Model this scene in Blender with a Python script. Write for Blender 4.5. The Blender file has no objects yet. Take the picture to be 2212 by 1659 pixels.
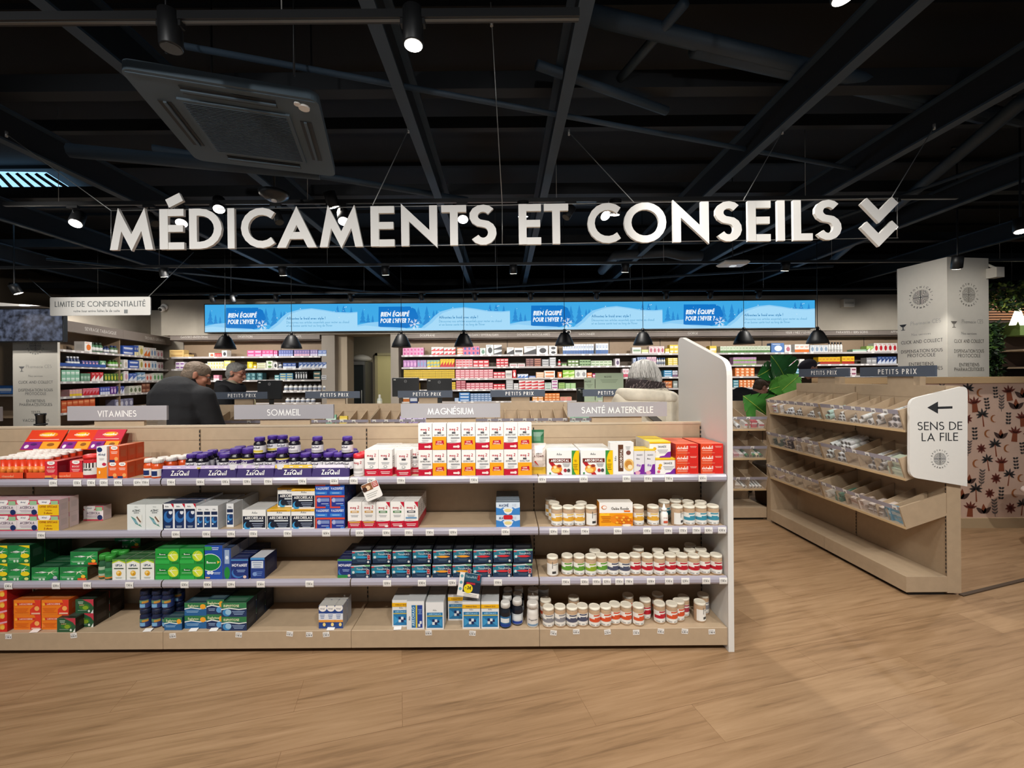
import bpy, math, random
from mathutils import Vector, Matrix, Euler
random.seed(7)
S = bpy.context.scene
COL = S.collection
PI = math.pi
# ---------------------------------------------------------------- camera, world, exposure
F, CX, CY, HC, ROLL = 900.0, 1088.0, 816.0, 1.46, 0.0075
cd = bpy.data.cameras.new('camera'); cam = bpy.data.objects.new('camera', cd); COL.objects.link(cam)
cd.sensor_fit = 'HORIZONTAL'; cd.sensor_width = 36.0; cd.lens = 36.0 * F / 2212
cd.shift_x = (1106 - CX) / 2212; cd.shift_y = (CY - 829.5) / 2212
cd.clip_start = 0.05; cd.clip_end = 60
cam.matrix_world = Matrix.Translation((0, 0, HC)) @ Matrix.Rotation(PI/2, 4, 'X') @ Matrix.Rotation(-ROLL, 4, 'Z')
S.camera = cam
W = bpy.data.worlds.new('world'); S.world = W; W.use_nodes = True
W.node_tree.nodes['Background'].inputs[0].default_value = (0.80, 0.90, 1.0, 1)
W.node_tree.nodes['Background'].inputs[1].default_value = 0.22
S.view_settings.view_transform = 'Standard'; S.view_settings.look = 'None'
S.view_settings.gamma = 1.0; S.view_settings.use_curve_mapping = False
S.view_settings.exposure = 0.32

def pt(px, py, Y):
    """the point at depth Y that the photograph shows at a pixel"""
    u, v = px - CX, py - CY
    return Vector(((u - ROLL*v) * Y / F, Y, HC - (v + ROLL*u) * Y / F))
def pz(px, py, Z):
    """the point at height Z that the photograph shows at a pixel"""
    u, v = px - CX, py - CY
    Y = F * (HC - Z) / (v + ROLL*u)
    return Vector(((u - ROLL*v) * Y / F, Y, Z))
def spot(name, loc, target, watts, angle=80, blend=.7, size=.05, color=(1, .955, .89), parent=None):
    l = bpy.data.lights.new(name, 'SPOT'); l.energy = watts; l.spot_size = math.radians(angle); l.spot_blend = blend
    l.shadow_soft_size = size; l.color = color
    o = bpy.data.objects.new(name, l); COL.objects.link(o)
    o.location = loc; o.rotation_euler = (Vector(target) - Vector(loc)).to_track_quat('-Z', 'Y').to_euler()
    if parent: o.parent = parent; o.matrix_parent_inverse = parent.matrix_basis.inverted()
    return o
# ceiling spots of the aisle the viewer stands in (their fittings are behind and above the view)
for i in range(6):
    x = -3.4 + 1.36*i
    spot('unseen_aisle_spot', (x, -.15, 2.95), (x*.97 - .05, 2.25, .62), 118, 78, .8, .06)
for x, p in ((-2.8, 85), (-1.4, 62), (0, 46), (1.4, 38), (2.8, 26)): spot('sign_fill_spot', (x, -.5, 2.7), (x*.85, 2.45, 2.40), p, 60, .9, .06, (1, .98, .95))  # unseen fill spots, added to brighten the faces of the hanging letters
for x, t, p in ((-2.6, -2.2, 36), (-.9, -.7, 30), (.8, 1.0, 24), (2.6, 2.4, 20)):
    spot('floor_lamp_beam', (x, .2, 2.95), (t, 1.55, 0), p, 95, .9, .08, (1, .93, .84))
spot('unseen_aisle_spot', (-1.3, 1.0, 2.95), (1.18, 2.5, 1.1), 60, 60, .9, .06)  # extra unseen spot, added to brighten the white end panel

# ---------------------------------------------------------------- materials
MATS = {}
def lin(h):
    h = h.lstrip('#'); c = [int(h[i:i+2], 16)/255 for i in (0, 2, 4)]
    return tuple(x/12.92 if x <= .04045 else ((x+.055)/1.055)**2.4 for x in c) + (1,)
def M(h, rough=.45, metal=0.0, emit=0.0, tex=0.0, scale=40, bump=0.0, spec=.5):
    k = (h, rough, metal, emit, tex, scale, bump)
    if k in MATS: return MATS[k]
    m = bpy.data.materials.new('surface'); m.use_nodes = True; nt = m.node_tree
    b = nt.nodes['Principled BSDF']; c = lin(h)
    b.inputs['Base Color'].default_value = c; b.inputs['Roughness'].default_value = rough
    b.inputs['Metallic'].default_value = metal; b.inputs['Specular IOR Level'].default_value = spec
    if emit:
        b.inputs['Base Color'].default_value = (.01, .01, .01, 1)
        b.inputs['Emission Color'].default_value = c; b.inputs['Emission Strength'].default_value = emit; b.inputs['Specular IOR Level'].default_value = 0
    if tex or bump:
        tc = nt.nodes.new('ShaderNodeTexCoord'); n = nt.nodes.new('ShaderNodeTexNoise')
        n.inputs['Scale'].default_value = scale; n.inputs['Detail'].default_value = 5
        nt.links.new(tc.outputs['Object'], n.inputs['Vector'])
        if tex:
            r = nt.nodes.new('ShaderNodeMix'); r.data_type = 'RGBA'
            r.inputs[6].default_value = tuple(x*(1-tex) for x in c[:3]) + (1,)
            r.inputs[7].default_value = tuple(min(1, x*(1+tex)) for x in c[:3]) + (1,)
            nt.links.new(n.outputs[0], r.inputs[0]); nt.links.new(r.outputs[2], b.inputs['Base Color'])
        if bump:
            bp = nt.nodes.new('ShaderNodeBump'); bp.inputs['Strength'].default_value = bump; bp.inputs['Distance'].default_value = .01
            nt.links.new(n.outputs[0], bp.inputs['Height']); nt.links.new(bp.outputs[0], b.inputs['Normal'])
    MATS[k] = m
    return m
def clear_mat(h, alpha, rough=.08):
    k = ('clear', h, alpha)
    if k in MATS: return MATS[k]
    m = M(h, rough, emit=0, tex=0, scale=alpha); m.node_tree.nodes['Principled BSDF'].inputs['Alpha'].default_value = alpha
    MATS[k] = m
    return m
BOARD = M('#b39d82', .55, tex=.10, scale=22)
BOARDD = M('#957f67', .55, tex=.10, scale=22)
BLACK = M('#0b0b0c', .5); DARK = M('#1c1d20', .5)
WHITE = M('#f2f0ec', .5); CABLE = M('#9a9a98', .4, metal=.6)
SIGNW = M('#e9e7e2', .5, tex=.02)
INK = M('#26282c', .6)

# ---------------------------------------------------------------- stroke lettering
def arc(cx, cy, rx, ry, a0, a1, n=9):
    return [(cx + rx*math.cos(math.radians(a0 + (a1-a0)*i/n)), cy + ry*math.sin(math.radians(a0 + (a1-a0)*i/n))) for i in range(n+1)]
def glyph(ch, w):
    """(advance width, strokes); a stroke is (points, closed, cut) on its centre line, capital height 1"""
    h = w/2; t = 1-h; X = .50; xm = X-h; r = X/2-h
    L = lambda *p: (list(p), False, 'n')
    D = lambda *p: (list(p), False, 'h')
    acc = None
    if ch in 'ÉÈ':
        g = glyph('E', w); a = D((.22, 1.10), (.36, 1.27)) if ch == 'É' else D((.36, 1.10), (.2, 1.27))
        return g[0], g[1] + [a]
    if ch in 'éèêâàôû':
        g = glyph({'é': 'e', 'è': 'e', 'ê': 'e', 'â': 'a', 'à': 'a', 'ô': 'o', 'û': 'u'}[ch], w)
        return g[0], g[1] + [D((.2, X+.12), (.34, X+.28)) if ch == 'é' else D((.34, X+.12), (.2, X+.28))]
    bowl = arc(X/2, X/2, r, r, 0, 360, 12)[:-1]
    G = {
    'A': (.84, [D((h*1.1, 0), (.42, 1.05-2.92*h), (.84-h*1.1, 0)), L((.2, .3), (.64, .3))]),
    'B': (.56, [L((h, 0), (h, 1)), L((h, t), (.28, t), *arc(.28, .76, .21-h*.2, .24-h, 90, -90, 6), (h, .52)), L((h, .52), (.3, .52), *arc(.3, .26+h/2, .26-h, .26-h/2, 90, -90, 7), (h, h))]),
    'C': (.8, [L(*arc(.5, .5, .5-h, .5-h, 48, 312, 14))]),
    'D': (.74, [([(h, h), (.24, h)] + arc(.24, .5, .5-h, .5-h, -90, 90, 10) + [(h, t)], True, 'n')]),
    'E': (.5, [L((h, 0), (h, 1)), L((h, t), (.5, t)), L((h, .52), (.48, .52)), L((h, h), (.5, h))]),
    'F': (.48, [L((h, 0), (h, 1)), L((h, t), (.48, t)), L((h, .52), (.46, .52))]),
    'G': (.92, [L(*arc(.5, .5, .5-h, .5-h, 48, 352, 15), (.56, .44))]),
    'H': (.7, [L((h, 0), (h, 1)), L((.7-h, 0), (.7-h, 1)), L((h, .52), (.7-h, .52))]),
    'I': (w, [L((h, 0), (h, 1))]),
    'J': (.36, [L((.36-h, 1), (.36-h, .2), *arc(.18-h/2, .2, .18-h/2, .2-h, 0, -150, 6))]),
    'K': (.64, [L((h, 0), (h, 1)), D((.6-h, 1), (.14, .53), (.64-h, 0))]),
    'L': (.44, [L((h, 1), (h, h), (.44, h))]),
    'M': (1.0, [D((h*1.1, 0), (.235, 1.05-3.4*h), (.5, 2.6*h-.05), (.765, 1.05-3.4*h), (1-h*1.1, 0))]),
    'N': (.8, [D((h, 0), (h, 1.05-2.48*h), (.8-h, 2.48*h-.05), (.8-h, 1))]),
    'O': (1.0, [(arc(.5, .5, .5-h, .5-h, 0, 360, 22)[:-1], True, 'n')]),
    'Q': (1.0, [(arc(.5, .5, .5-h, .5-h, 0, 360, 18)[:-1], True, 'n'), D((.55, .4), (.95, 0))]),
    'P': (.54, [L((h, 0), (h, 1)), L((h, t), (.28, t), *arc(.28, .72, .26-h, .28-h, 90, -90, 7), (h, .44+h))]),
    'R': (.56, [L((h, 0), (h, 1)), L((h, t), (.28, t), *arc(.28, .73, .26-h, .27-h, 90, -90, 7), (h, .46+h)), D((.2, .5), (.56-h, 0))]),
    'S': (.56, [L(*arc(.28, (t+.53)/2, .25-h*.6, (t-.53)/2, 35, 270, 9)[:-1], *arc(.28, (.53+h)/2, .28-h, (.53-h)/2, 90, -150, 10))]),
    'T': (.56, [L((.28, 0), (.28, t)), L((0, t), (.56, t))]),
    'U': (.66, [L((h, 1), (h, .33), *arc(.33, .33, .33-h, .33-h, 180, 360, 9), (.66-h, 1))]),
    'V': (.76, [D((h*1.1, 1), (.38, 2.8*h-.05), (.76-h*1.1, 1))]),
    'W': (1.1, [D((h*1.1, 1), (.3, 3.6*h-.04), (.55, 1.04-3.6*h), (.8, 3.6*h-.04), (1.1-h*1.1, 1))]),
    'X': (.68, [D((h, 0), (.68-h, 1)), D((h, 1), (.68-h, 0))]),
    'Y': (.68, [D((h, 1), (.34, .45), (.68-h, 1)), L((.34, 0), (.34, .47))]),
    'Z': (.6, [L((.02, t), (.6-h, t), (h, h), (.6, h))]),
    '0': (.6, [(arc(.3, .5, .3-h, .5-h, 0, 360, 14)[:-1], True, 'n')]),
    '1': (.34, [L((.24, 0), (.24, t), (.04, .8))]),
    '2': (.56, [L(*arc(.28, .72, .25-h*.5, .28-h, 165, -35, 8), (h, h), (.56, h))]),
    '3': (.56, [L(*arc(.27, .74, .23-h*.5, .26-h, 150, -90, 8), ), L(*arc(.27, .28, .27-h*.5, .28-h, 90, -150, 8))]),
    '4': (.58, [L((.42, 0), (.42, t), (h, .28), (.58, .28))]),
    '5': (.56, [L((.5, t), (.14, t), (.1, .55), *arc(.26, .34, .28-h*.5, .34-h, 110, -150, 9))]),
    '6': (.56, [(arc(.28, .3, .28-h, .3-h, 0, 360, 12)[:-1], True, 'n'), L((.05, .4), (.34, 1))]),
    '7': (.52, [L((0, t), (.46, t), (.14, 0))]),
    '8': (.56, [(arc(.28, .76, .22-h*.5, .24-h, 0, 360, 10)[:-1], True, 'n'), (arc(.28, .27, .28-h, .27-h*.6, 0, 360, 12)[:-1], True, 'n')]),
    '9': (.56, [(arc(.28, .7, .28-h, .3-h, 0, 360, 12)[:-1], True, 'n'), L((.51, .6), (.22, 0))]),
    'a': (X, [(bowl, True, 'n'), L((xm, 0), (xm, X))]), 'b': (X, [(bowl, True, 'n'), L((h, 0), (h, 1))]),
    'c': (X*.8, [L(*arc(X/2, X/2, r, r, 48, 312, 9))]), 'd': (X, [(bowl, True, 'n'), L((xm, 0), (xm, 1))]),
    'e': (X, [L((h, X/2), (xm, X/2), *arc(X/2, X/2, r, r, 0, 315, 10)[1:])]),
    'f': (.26, [L((.12, 0), (.12, .8), *arc(.26, .8, .14, .2-h, 180, 95, 4)), L((0, X-h), (.28, X-h))]),
    'g': (X, [(bowl, True, 'n'), L((xm, X), (xm, -.1), *arc(X/2, -.1, r, .2, 0, -150, 6)[1:])]),
    'h': (.46, [L((h, 0), (h, 1)), L((h, .25), *arc(.23, .27, .23-h, .23-h, 180, 0, 6), (.46-h, 0))]),
    'i': (w, [L((h, 0), (h, X)), L((h, X+.12), (h, X+.12+w))]), 'j': (w, [L((h, -.2), (h, X)), L((h, X+.12), (h, X+.12+w))]),
    'k': (.44, [L((h, 0), (h, 1)), D((.4-h, X), (.1, .24), (.44-h, 0))]), 'l': (w, [L((h, 0), (h, 1))]),
    'm': (.72, [L((h, 0), (h, X)), L((h, .3), *arc(.2, .32, .2-h, X-h-.32, 180, 0, 5), (.4-h, 0)), L((.4-h, .3), *arc(.56-h, .32, .16, X-h-.32, 180, 0, 5), (.72-h, 0))]),
    'n': (.46, [L((h, 0), (h, X)), L((h, .25), *arc(.23, .27, .23-h, .23-h, 180, 0, 6), (.46-h, 0))]),
    'o': (X, [(bowl, True, 'n')]), 'p': (X, [(bowl, True, 'n'), L((h, -.3), (h, X))]), 'q': (X, [(bowl, True, 'n'), L((xm, -.3), (xm, X))]),
    'r': (.28, [L((h, 0), (h, X)), L((h, .25), *arc(.26, .27, .26-h, .23-h, 180, 70, 4))]),
    's': (.36, [L(*arc(.18, .375-h*.3, .16-h*.6, .125-h*.5, 30, 270, 6)[:-1], *arc(.18, .135, .18-h, .135-h*.5, 90, -150, 7))]),
    't': (.28, [L((.14, 0), (.14, .75)), L((0, X-h), (.28, X-h))]), 'u': (.46, [L((h, X), (h, .23), *arc(.23, .23, .23-h, .23-h, 180, 360, 6), (.46-h, X)), L((.46-h, 0), (.46-h, X))]),
    'v': (.44, [D((h, X), (.22, 2.7*h-.03), (.44-h, X))]), 'w': (.7, [D((h, X), (.19, 3*h-.03), (.35, X+.03-3*h), (.51, 3*h-.03), (.7-h, X))]),
    'x': (.44, [D((h, 0), (.44-h, X)), D((h, X), (.44-h, 0))]), 'y': (.44, [D((h, X), (.24, .02)), D((.44-h, X), (.12, -.3))]),
    'z': (.4, [L((.02, X-h), (.4-h, X-h), (h, h), (.4, h))]),
    '.': (w, [L((h, 0), (h, w))]), ',': (w, [L((h, w), (h*.3, -.1))]), '!': (w, [L((h, .28), (h, 1)), L((h, 0), (h, w))]), "'": (w, [L((h, .68), (h, 1))]),
    '?': (.46, [L(*arc(.22, .74, .22-h*.4, .26-h, 170, -60, 7), (.22, .4), (.22, .26)), L((.22, 0), (.22, w))]),
    '-': (.4, [L((.04, .4), (.36, .4))]), '/': (.4, [D((h, 0), (.4-h, 1))]), '+': (.5, [L((.02, .4), (.48, .4)), L((.25, .16), (.25, .64))]),
    '€': (.62, [L(*arc(.38, .5, .32-h*.5, .5-h, 55, 305, 9)), L((0, .58), (.46, .58)), L((0, .42), (.44, .42))]),
    }
    return G.get(ch, (.34, []))
def ribbon(pts, closed, cut, w):
    """quads along a polyline with mitred joins; ends cut square ('n') or level ('h')"""
    h = w/2; Lf, Rt = [], []
    P = []
    for p in pts:
        if not P or (Vector(p) - P[-1]).length > 1e-4: P.append(Vector(p))
    if closed and (P[0]-P[-1]).length < 1e-4: P.pop()
    n = len(P)
    for i in range(n):
        a = P[i-1] if (i > 0 or closed) else None
        b = P[(i+1) % n] if (i < n-1 or closed) else None
        if a is None or b is None:
            d = ((b - P[i]) if a is None else (P[i] - a)).normalized()
            nn = Vector((-d.y, d.x))
            o = Vector((-h/max(.25, abs(d.y)) * (1 if d.y > 0 else -1), 0)) if (cut == 'h' and abs(d.y) > .2) else nn*h
        else:
            d1 = (P[i]-a).normalized(); d2 = (b-P[i]).normalized()
            n1 = Vector((-d1.y, d1.x)); n2 = Vector((-d2.y, d2.x)); m = n1+n2
            m = m.normalized() if m.length > 1e-4 else n1
            o = m * h / max(.24, m.dot(n1))
        Lf.append(P[i]+o); Rt.append(P[i]-o)
    return [(Lf[i], Rt[i], Rt[(i+1) % n], Lf[(i+1) % n]) for i in range(n if closed else n-1)]
_tc = {}
def text_quads(s, w, track, skew):
    k = (s, w, track, skew)
    if k not in _tc:
        x = 0; out = []
        for ch in s:
            aw, st = glyph(ch, w)
            for k0, (p, c, cut) in enumerate(st):
                for q in ribbon(p, c, cut, w):
                    out.append([(v.x + x + skew*v.y, v.y) for v in q] + [k0])
            x += aw + (track if ch != ' ' else track*.3)
        _tc[k] = (out, x - track)
    return _tc[k]

# ---------------------------------------------------------------- mesh builder
class MB:
    def __init__(s): s.v = []; s.f = []; s.m = []; s.mats = []; s.sm = []
    def mi(s, m):
        if m not in s.mats: s.mats.append(m)
        return s.mats.index(m)
    def add(s, vs, fs, m, smooth=False):
        b = len(s.v); s.v += [tuple(v) for v in vs]; k = s.mi(m)
        for f in fs: s.f.append([b+i for i in f]); s.m.append(k); s.sm.append(smooth)
        return s
    def quad(s, a, b, c, d, m): return s.add([a, b, c, d], [(0, 1, 2, 3)], m)
    def poly(s, pts, m): return s.add(pts, [tuple(range(len(pts)))], m)
    def box(s, x0, x1, y0, y1, z0, z1, m, bev=0.0):
        if bev:
            b = bev; vs = []; 
            for z, i in ((z0, b), (z0+b, 0), (z1-b, 0), (z1, b)):
                vs += [(x0+i+ (0 if i else 0), y0+i, z), (x1-i, y0+i, z), (x1-i, y1-i, z), (x0+i, y1-i, z)]
            fs = [(3, 2, 1, 0), (12, 13, 14, 15)]
            for k in range(3):
                for j in range(4): fs.append((4*k+j, 4*k+(j+1) % 4, 4*k+4+(j+1) % 4, 4*k+4+j))
            return s.add(vs, fs, m)
        return s.add([(x0, y0, z0), (x1, y0, z0), (x1, y1, z0), (x0, y1, z0), (x0, y0, z1), (x1, y0, z1), (x1, y1, z1), (x0, y1, z1)],
                     [(3, 2, 1, 0), (4, 5, 6, 7), (0, 1, 5, 4), (1, 2, 6, 5), (2, 3, 7, 6), (3, 0, 4, 7)], m)
    def prism(s, pts, a, m, side=None):
        """pts: outline in 3D (counter-clockwise seen from the front), a: vector to the back face"""
        n = len(pts); a = Vector(a); P = [Vector(p) for p in pts]
        s.add(P, [tuple(range(n))], m); s.add([p + a for p in P], [tuple(reversed(range(n)))], m)
        s.add(P + [p + a for p in P], [(i, n+i, n+(i+1) % n, (i+1) % n) for i in range(n)], side or m)
        return s
    def lathe(s, prof, m, seg=20, c=(0, 0, 0), smooth=True, axis=None):
        """prof: [(radius, height)] turned about the vertical; ends are closed"""
        vs, fs = [], []; c = Vector(c)
        for r, z in prof:
            for j in range(seg):
                t = 2*PI*j/seg; vs.append(Vector((r*math.cos(t), r*math.sin(t), z)))
        for i in range(len(prof)-1):
            for j in range(seg): fs.append((i*seg+j, i*seg+(j+1) % seg, (i+1)*seg+(j+1) % seg, (i+1)*seg+j))
        caps = [tuple(reversed(range(seg))), tuple(range((len(prof)-1)*seg, len(prof)*seg))]
        if axis is not None:
            q = Vector((0, 0, 1)).rotation_difference(Vector(axis)); vs = [q @ v for v in vs]
        vs = [v + c for v in vs]
        b = len(s.v); s.add(vs, fs, m, smooth)
        k = s.mi(m)
        for f in caps: s.f.append([b+i for i in f]); s.m.append(k); s.sm.append(False)
        return s
    def tube(s, pts, r, m, seg=6):
        P = [Vector(p) for p in pts]; vs, fs = [], []
        for i, p in enumerate(P):
            d = (P[min(i+1, len(P)-1)] - P[max(i-1, 0)]).normalized()
            u = d.cross(Vector((0, 0, 1))); u = u.normalized() if u.length > 1e-3 else Vector((1, 0, 0)); w = d.cross(u)
            rr = r[i] if isinstance(r, (list, tuple)) else r
            vs += [p + (u*math.cos(2*PI*j/seg) + w*math.sin(2*PI*j/seg))*rr for j in range(seg)]
        for i in range(len(P)-1):
            for j in range(seg): fs.append((i*seg+j, (i+1)*seg+j, (i+1)*seg+(j+1) % seg, i*seg+(j+1) % seg))
        fs += [tuple(range(seg)), tuple(reversed(range((len(P)-1)*seg, len(P)*seg)))]
        return s.add(vs, fs, m, True)
    def text(s, t, o, h, m, w=.14, align='c', track=.14, skew=0, fit=None, x=(1, 0, 0), y=(0, 0, 1), depth=0, maxw=None):
        """lettering of capital height h; o is the baseline point; fit forces the width"""
        q, tw = text_quads(t, w, track, skew)
        x = Vector(x); y = Vector(y); o = Vector(o)
        sx = h
        if fit: sx = fit/max(tw, 1e-6)
        elif maxw and tw*h > maxw: sx = maxw/tw
        off = {'c': -tw*sx/2, 'l': 0, 'r': -tw*sx}[align]
        n = x.cross(y)
        for quad in q:
            P = [o + x*(off + a*sx) + y*(b*h) for a, b in quad[:4]]
            if depth:
                s.prism([p - n*quad[4]*.0012 for p in P], -n*depth, m)
            else: s.add([p + n*quad[4]*4e-5 for p in P], [(0, 1, 2, 3)], m)
        return s
    def mesh(s, name):
        me = bpy.data.meshes.new(name); me.from_pydata(s.v, [], s.f)
        for m in s.mats: me.materials.append(m)
        me.polygons.foreach_set('material_index', s.m); me.polygons.foreach_set('use_smooth', s.sm)
        me.update(); return me
    def obj(s, name, parent=None, loc=(0, 0, 0), rz=0):
        return put(name, s.mesh(name), parent, loc, rz)
def put(name, me, parent=None, loc=(0, 0, 0), rz=0):
    o = bpy.data.objects.new(name, me); COL.objects.link(o); o.parent = parent
    o.location = loc; o.rotation_euler = (0, 0, rz); return o
LABELS = {}
def tag(o, label, cat, group=None):
    o['label'] = label; o['category'] = cat
    if group: o['group'] = group
    return o
def empty(name, label, cat, loc=(0, 0, 0), rz=0, group=None):
    o = bpy.data.objects.new(name, None); COL.objects.link(o); o.location = loc; o.rotation_euler = (0, 0, rz); o.empty_display_size = .05
    return tag(o, label, cat, group)
def struct(o): o['kind'] = 'structure'; return o
def dup(root, loc, rz=None, label=None, group=None, rot=None):
    r = root.copy(); COL.objects.link(r); r.location = loc
    if rz is not None: r.rotation_euler = (0, 0, rz)
    if rot is not None: r.rotation_euler = rot
    if label: r['label'] = label
    if group: r['group'] = group
    for ch in root.children:
        c = ch.copy(); COL.objects.link(c); c.parent = r
        for g in ch.children:
            d = g.copy(); COL.objects.link(d); d.parent = c
    return r
ORD = 'first second third fourth fifth sixth seventh eighth ninth tenth eleventh twelfth thirteenth fourteenth fifteenth sixteenth seventeenth eighteenth nineteenth twentieth'.split()
def nth(i):
    if i < 20: return ORD[i]
    t = {2: 'twenty', 3: 'thirty', 4: 'forty', 5: 'fifty', 6: 'sixty'}
    a, b = divmod(i+1, 10)
    return (t[a] + '-' + ORD[b-1]) if b else {2: 'twentieth', 3: 'thirtieth', 4: 'fortieth', 5: 'fiftieth', 6: 'sixtieth'}[a]
def rrect(x0, x1, z0, z1, r, n=5):
    out = []
    for cx, cz, a in ((x1-r, z0+r, -90), (x1-r, z1-r, 0), (x0+r, z1-r, 90), (x0+r, z0+r, 180)):
        out += arc(cx, cz, r, r, a, a+90, n)
    return out
def logo(mb, o, R, m, x=(1, 0, 0), y=(0, 0, 1), ring=True):
    """round maze emblem with letters around it; o is its centre"""
    x = Vector(x); y = Vector(y); o = Vector(o)
    def seg(a, b, t):
        a = Vector(a); b = Vector(b); d = (b-a).normalized(); n = Vector((-d.y, d.x))*t/2
        mb.add([o + x*p.x*R + y*p.y*R for p in (a+n, a-n, b-n, b+n)], [(0, 1, 2, 3)], m)
    t = .045
    seg((0, -.6), (0, .6), .07); seg((-.6, 0), (.6, 0), .07)
    for sx in (-1, 1):
        for sy in (-1, 1):
            for k in range(1, 5):
                c = k*.115; e = math.sqrt(max(.02, .40 - c*c))
                seg((sx*c, sy*c), (sx*c, sy*e), t); seg((sx*c, sy*c), (sx*e, sy*c), t)
    if ring:
        for word, a0, a1, inv in (('APOTHICAL', 160, 20, 1), ('PHARMACIE', 202, 338, -1)):
            for i, ch in enumerate(word):
                a = math.radians(a0 + (a1-a0)*i/(len(word)-1)); rad = Vector((math.cos(a), math.sin(a)))
                up = rad*inv; rt = Vector((up.y, -up.x)); p = rad*R*(.78 if inv > 0 else .95)
                mb.text(ch, o + x*p.x + y*p.y, .17*R, m, .17, x=x*rt.x + y*rt.y, y=x*up.x + y*up.y)
        for a in (0, 180):
            a = math.radians(a); p = Vector((math.cos(a), math.sin(a)))*R*.86
            mb.add([o + x*(p.x + R*.03*math.cos(q)) + y*(p.y + R*.03*math.sin(q)) for q in [k*PI/3 for k in range(6)]], [tuple(range(6))], m)
# ---------------------------------------------------------------- floor, walls, ceiling
def floor_mat():
    m = bpy.data.materials.new('oak_planks'); m.use_nodes = True; nt = m.node_tree; N = nt.nodes.new; K = nt.links.new
    b = nt.nodes['Principled BSDF']; b.inputs['Roughness'].default_value = .42; b.inputs['Specular IOR Level'].default_value = .35
    g = N('ShaderNodeNewGeometry'); mp = N('ShaderNodeMapping'); mp.inputs['Rotation'].default_value = (0, 0, math.radians(-14)); K(g.outputs['Position'], mp.inputs[0])
    br = N('ShaderNodeTexBrick'); K(mp.outputs[0], br.inputs['Vector'])
    for k, v in (('Scale', 1.0), ('Mortar Size', .0012), ('Mortar Smooth', .2), ('Bias', 0), ('Brick Width', 1.25), ('Row Height', .2)): br.inputs[k].default_value = v
    br.inputs['Color1'].default_value = (.35, .35, .35, 1); br.inputs['Color2'].default_value = (.65, .65, .65, 1); br.inputs['Mortar'].default_value = (.0, .0, .0, 1)
    br.offset = .37; br.squash_frequency = 1
    sc = N('ShaderNodeMapping'); sc.inputs['Scale'].default_value = (1.0, 15, 1); K(mp.outputs[0], sc.inputs[0])
    ad = N('ShaderNodeVectorMath'); ad.operation = 'ADD'; K(sc.outputs[0], ad.inputs[0]); K(br.outputs['Color'], ad.inputs[1])
    n1 = N('ShaderNodeTexNoise'); n1.inputs['Scale'].default_value = 2.4; n1.inputs['Detail'].default_value = 9; n1.inputs['Roughness'].default_value = .62; n1.inputs['Distortion'].default_value = .55; K(ad.outputs[0], n1.inputs['Vector'])
    n2 = N('ShaderNodeTexNoise'); n2.inputs['Scale'].default_value = .55; n2.inputs['Detail'].default_value = 4; n2.inputs['Distortion'].default_value = 1.5; K(ad.outputs[0], n2.inputs['Vector'])
    r = N('ShaderNodeValToRGB'); e = r.color_ramp.elements
    e[0].position = .28; e[0].color = lin('#70563d'); e[1].position = .72; e[1].color = lin('#b0906f')
    x = e.new(.47); x.color = lin('#9a7b5b')
    mx = N('ShaderNodeMix'); mx.inputs[0].default_value = .34; K(n1.outputs[0], mx.inputs[2]); K(n2.outputs[0], mx.inputs[3])
    K(mx.outputs[0], r.inputs[0])
    m2 = N('ShaderNodeMix'); m2.data_type = 'RGBA'; m2.blend_type = 'SOFT_LIGHT'; m2.inputs[0].default_value = .45
    K(r.outputs[0], m2.inputs[6]); K(br.outputs['Color'], m2.inputs[7]); K(m2.outputs[2], b.inputs['Base Color'])
    bp = N('ShaderNodeBump'); bp.inputs['Strength'].default_value = .12; bp.inputs['Distance'].default_value = .004; K(n1.outputs[0], bp.inputs['Height']); K(bp.outputs[0], b.inputs['Normal'])
    return m
mb = MB(); mb.box(-11, 13, -7, 11, -.1, 0, floor_mat()); struct(mb.obj('floor'))
CEILM = M('#080b0f', .8, tex=.3, scale=3)
mb = MB(); mb.box(-11, 13, -7, 11, 4.0, 4.1, CEILM)
for i in range(26): mb.box(-11, 13, -7 + i*.7, -6.94 + i*.7, 3.96, 4.0, CEILM)
struct(mb.obj('ceiling'))
WALL = M('#a79f92', .7, tex=.08, scale=8); DWALL = M('#1b1d20', .8)
mb = MB(); mb.box(-11, 13, 10.5, 10.6, 0, 4, DWALL); struct(mb.obj('wall_back'))
mb = MB(); mb.box(-11, -10.9, 1, 10.5, 0, 4, M('#8d7c68', .8)); struct(mb.obj('wall_left'))
mb = MB(); mb.box(12.9, 13, 1, 10.5, 0, 4, DWALL); struct(mb.obj('wall_right'))
# soffit over the dispensary shelving, with its openings
mb = MB(); mb.box(-6.42, 9.5, 7.82, 8.3, 2.30, 2.97, WALL); struct(mb.obj('wall_soffit'))
mb = MB(); mb.box(-9.0, -6.3, 8.26, 8.4, 0, 2.85, WALL); struct(mb.obj('wall_corner'))
mb = MB(); mb.box(-3.45, -3.2, 7.9, 8.4, 0, 2.30, M('#9c9388', .7)); mb.box(-3.2, -3.02, 8.05, 8.4, 0, 2.30, M('#b3a48e', .7)); mb.box(-2.13, -1.98, 7.86, 8.4, 0, 2.30, M('#9c9388', .7)); struct(mb.obj('trim_1'))
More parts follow.
